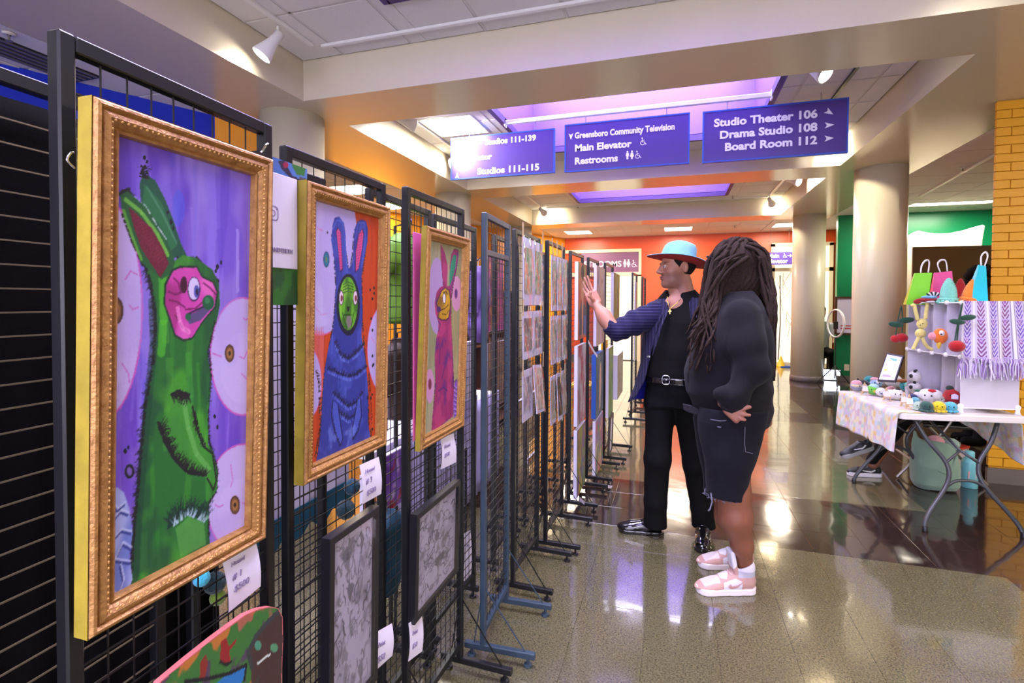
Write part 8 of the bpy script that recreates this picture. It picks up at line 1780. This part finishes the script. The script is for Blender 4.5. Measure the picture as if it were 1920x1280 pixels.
slabart('orange print low behind the two column panel', -1.25, 990, 1012, 850, 930, [(200, 120, 50), (120, 80, 40), (60, 40, 40)])
slabart('pale print behind the two column panel', -1.25, 972, 1012, 740, 830, [(196, 176, 130), (140, 110, 80)])
slabart('pale sheet seen through the grid right of the magenta rabbit picture', -1.2, 872, 890, 640, 745, [(190, 178, 186), (160, 150, 170)])
slabart('lilac print seen through the grid below the magenta rabbit picture', -1.2, 850, 895, 750, 840, [(150, 140, 180), (190, 180, 206)])
M['brownb'] = mat('brown_leather', rgb(70, 44, 34), rough=.5, noise=.3, nscale=20)
def garment(label, X, px0, px1, py0, py1, col, name='hanging_jacket', cat='jacket', seed=1):
    a, b = aX(px0, (py0+py1)/2, X), aX(px1, (py0+py1)/2, X); z1, z0 = aX((px0+px1)/2, py0, X)[2], aX((px0+px1)/2, py1, X)[2]; y0, y1 = a[1], b[1]; ym = (y0+y1)/2; hw = (y1-y0)/2
    f = Fld((X-.12, y0-.05, z0-.02), (X+.08, y1+.05, z1+.03), .009); f.loft([(z0, X, ym, .045, hw*.9), (z0+(z1-z0)*.5, X, ym, .05, hw*.86), (z1-(z1-z0)*.12, X, ym, .045, hw), (z1, X, ym, .025, hw*.35)], .01, e=2.3); f.cap((X, y0+.03, z1-.06), (X+.01, y0-.0, z0+(z1-z0)*.4), .035, .03, .01); f.cap((X, y1-.03, z1-.06), (X+.01, y1, z0+(z1-z0)*.4), .035, .03, .01)
    folds(f, 2, seed, .007); V, Q = f.mesh(); t = thing(name, label, cat, (X, ym, z0)); np_mesh('garment', V, Q, mat('garment_cloth', rgb(*col), rough=.6, noise=.35, nscale=9), t); obj('hanger', MB().tube([(X, ym, z1-.01), (X, ym, z1+.05), (X+.01, ym+.02, z1+.07), (X, ym+.03, z1+.05)], .003, 6), M['chrome'], t); obj('stand_pole', MB().tube([(X-.06, ym, .0), (X-.06, ym, z1+.04), (X, ym, z1+.05)], .008, 6), M['black'], t)
garment('lime green jacket hanging behind the gap right of the blue rabbit picture', -1.10, 722, 800, 440, 604, (110, 160, 30), seed=3)
garment('dark brown garment hanging below the lime green jacket', -1.24, 722, 800, 640, 780, (66, 44, 36), seed=5, name='hanging_garment', cat='garment')
garment('purple shirt hanging left of the blue sheen post', -1.35, 886, 906, 500, 640, (120, 90, 150), seed=7, name='hanging_shirt', cat='shirt')
garment('dark teal bag hanging low behind the ink drawings', -1.08, 700, 748, 965, 1100, (10, 66, 86), seed=9, name='hanging_bag', cat='bag')
for k, (x, y, r_, cc, lb) in enumerate(((403, 1092, 20, (8, 44, 50), 'dark teal pompom under the green rabbit picture'), (378, 1084, 15, (70, 190, 220), 'cyan pompom partly behind the dark teal one, lower left'), (408, 1120, 14, (110, 140, 40), 'olive pompom under the dark teal one, lower left'), (660, 912, 15, (10, 66, 86), 'teal pompom left of the note numbered 3'), (648, 955, 18, (12, 50, 60), 'dark teal pompom above the left ink drawing'))):
    X = -.985 if k < 3 else -1.0; p = aX(x, y, X); s = ((p-CAM)@FW)/F_PX; c = thing('pompom', lb, 'pompom', p); obj('yarn_ball', MB().ball(tuple(p), r_*s, 18), knit(cc), c, smooth=True); obj('string', MB().tube([p, p+[0, 0, .22]], .0016, 5), M['wire'], c)
yb = mat('bright_yellow_plastic', rgb(240, 180, 20), rough=.4); B = aZ(1172, 800, 0); t = thing('yellow_stool', 'bright yellow chair seen between the panels left of the man', 'chair', (-1.0, 6.3, 0)); obj('seat', MB().box((-1.2, 6.1, .44), (-.8, 6.5, .47)), yb, t); obj('backrest', MB().box((-.82, 6.1, .6), (-.79, 6.5, 1.0)), yb, t)
for x in (-1.19, -.83):
    for y in (6.11, 6.46): obj('leg', MB().box((x, y, 0), (x+.03, y+.03, .44 if x < -1 else .62)), yb, t)
# boxes and bins on the stall table, dark shelving beyond
for k, (x, y, w_, d_, h_, cc, lb) in enumerate(((-1.6, 2.3, .25, .3, .22, (150, 130, 110), 'tan crate on the near end of the stall table'), (-1.62, 2.9, .22, .34, .3, (60, 44, 60), 'dark crate in the middle of the stall table'), (-1.6, 3.45, .24, .3, .2, (190, 160, 110), 'pale crate on the far end of the stall table'))):
    t = thing('print_crate', lb, 'crate', (x, y, .75), 'crates on the stall table'); m_ = mat('crate_board', rgb(*cc), rough=.7)
    for a0, b0 in (((-w_/2, -d_/2, 0), (w_/2, -d_/2+.012, h_)), ((-w_/2, d_/2-.012, 0), (w_/2, d_/2, h_)), ((-w_/2, -d_/2+.012, 0), (-w_/2+.012, d_/2-.012, h_)), ((w_/2-.012, -d_/2+.012, 0), (w_/2, d_/2-.012, h_))): obj('crate_side', MB().box((x+a0[0], y+a0[1], .766+a0[2]), (x+b0[0], y+b0[1], .766+b0[2])), m_, t)
    for j in range(8): yy = y-d_/2+.03+j*(d_-.06)/8; tag(obj('stored_print', MB().prism([(x-w_*.4, yy, .77), (x+w_*.4, yy, .77), (x+w_*.4, yy+.02, .77+h_*1.25), (x-w_*.4, yy+.02, .77+h_*1.25)], (0, .004, 0)), M['mat'], t))
for k, (y0, y1) in enumerate(((4.1, 5.0), (5.2, 6.1))):
    t = thing('shelving_unit', ('dark shelving unit behind the canvases, nearer', 'dark shelving unit behind the canvases, farther')[k], 'shelf', (-1.7, (y0+y1)/2, 0))
    for y in (y0, y1-.02): obj('side_panel', MB().box((-2.3, y, 0), (-1.9, y+.02, 1.6)), M['wood'], t)
    for z in (.1, .55, 1.0, 1.45, 1.58): obj('shelf_board', MB().box((-2.3, y0+.02, z), (-1.9, y1-.02, z+.02)), M['wood'], t)
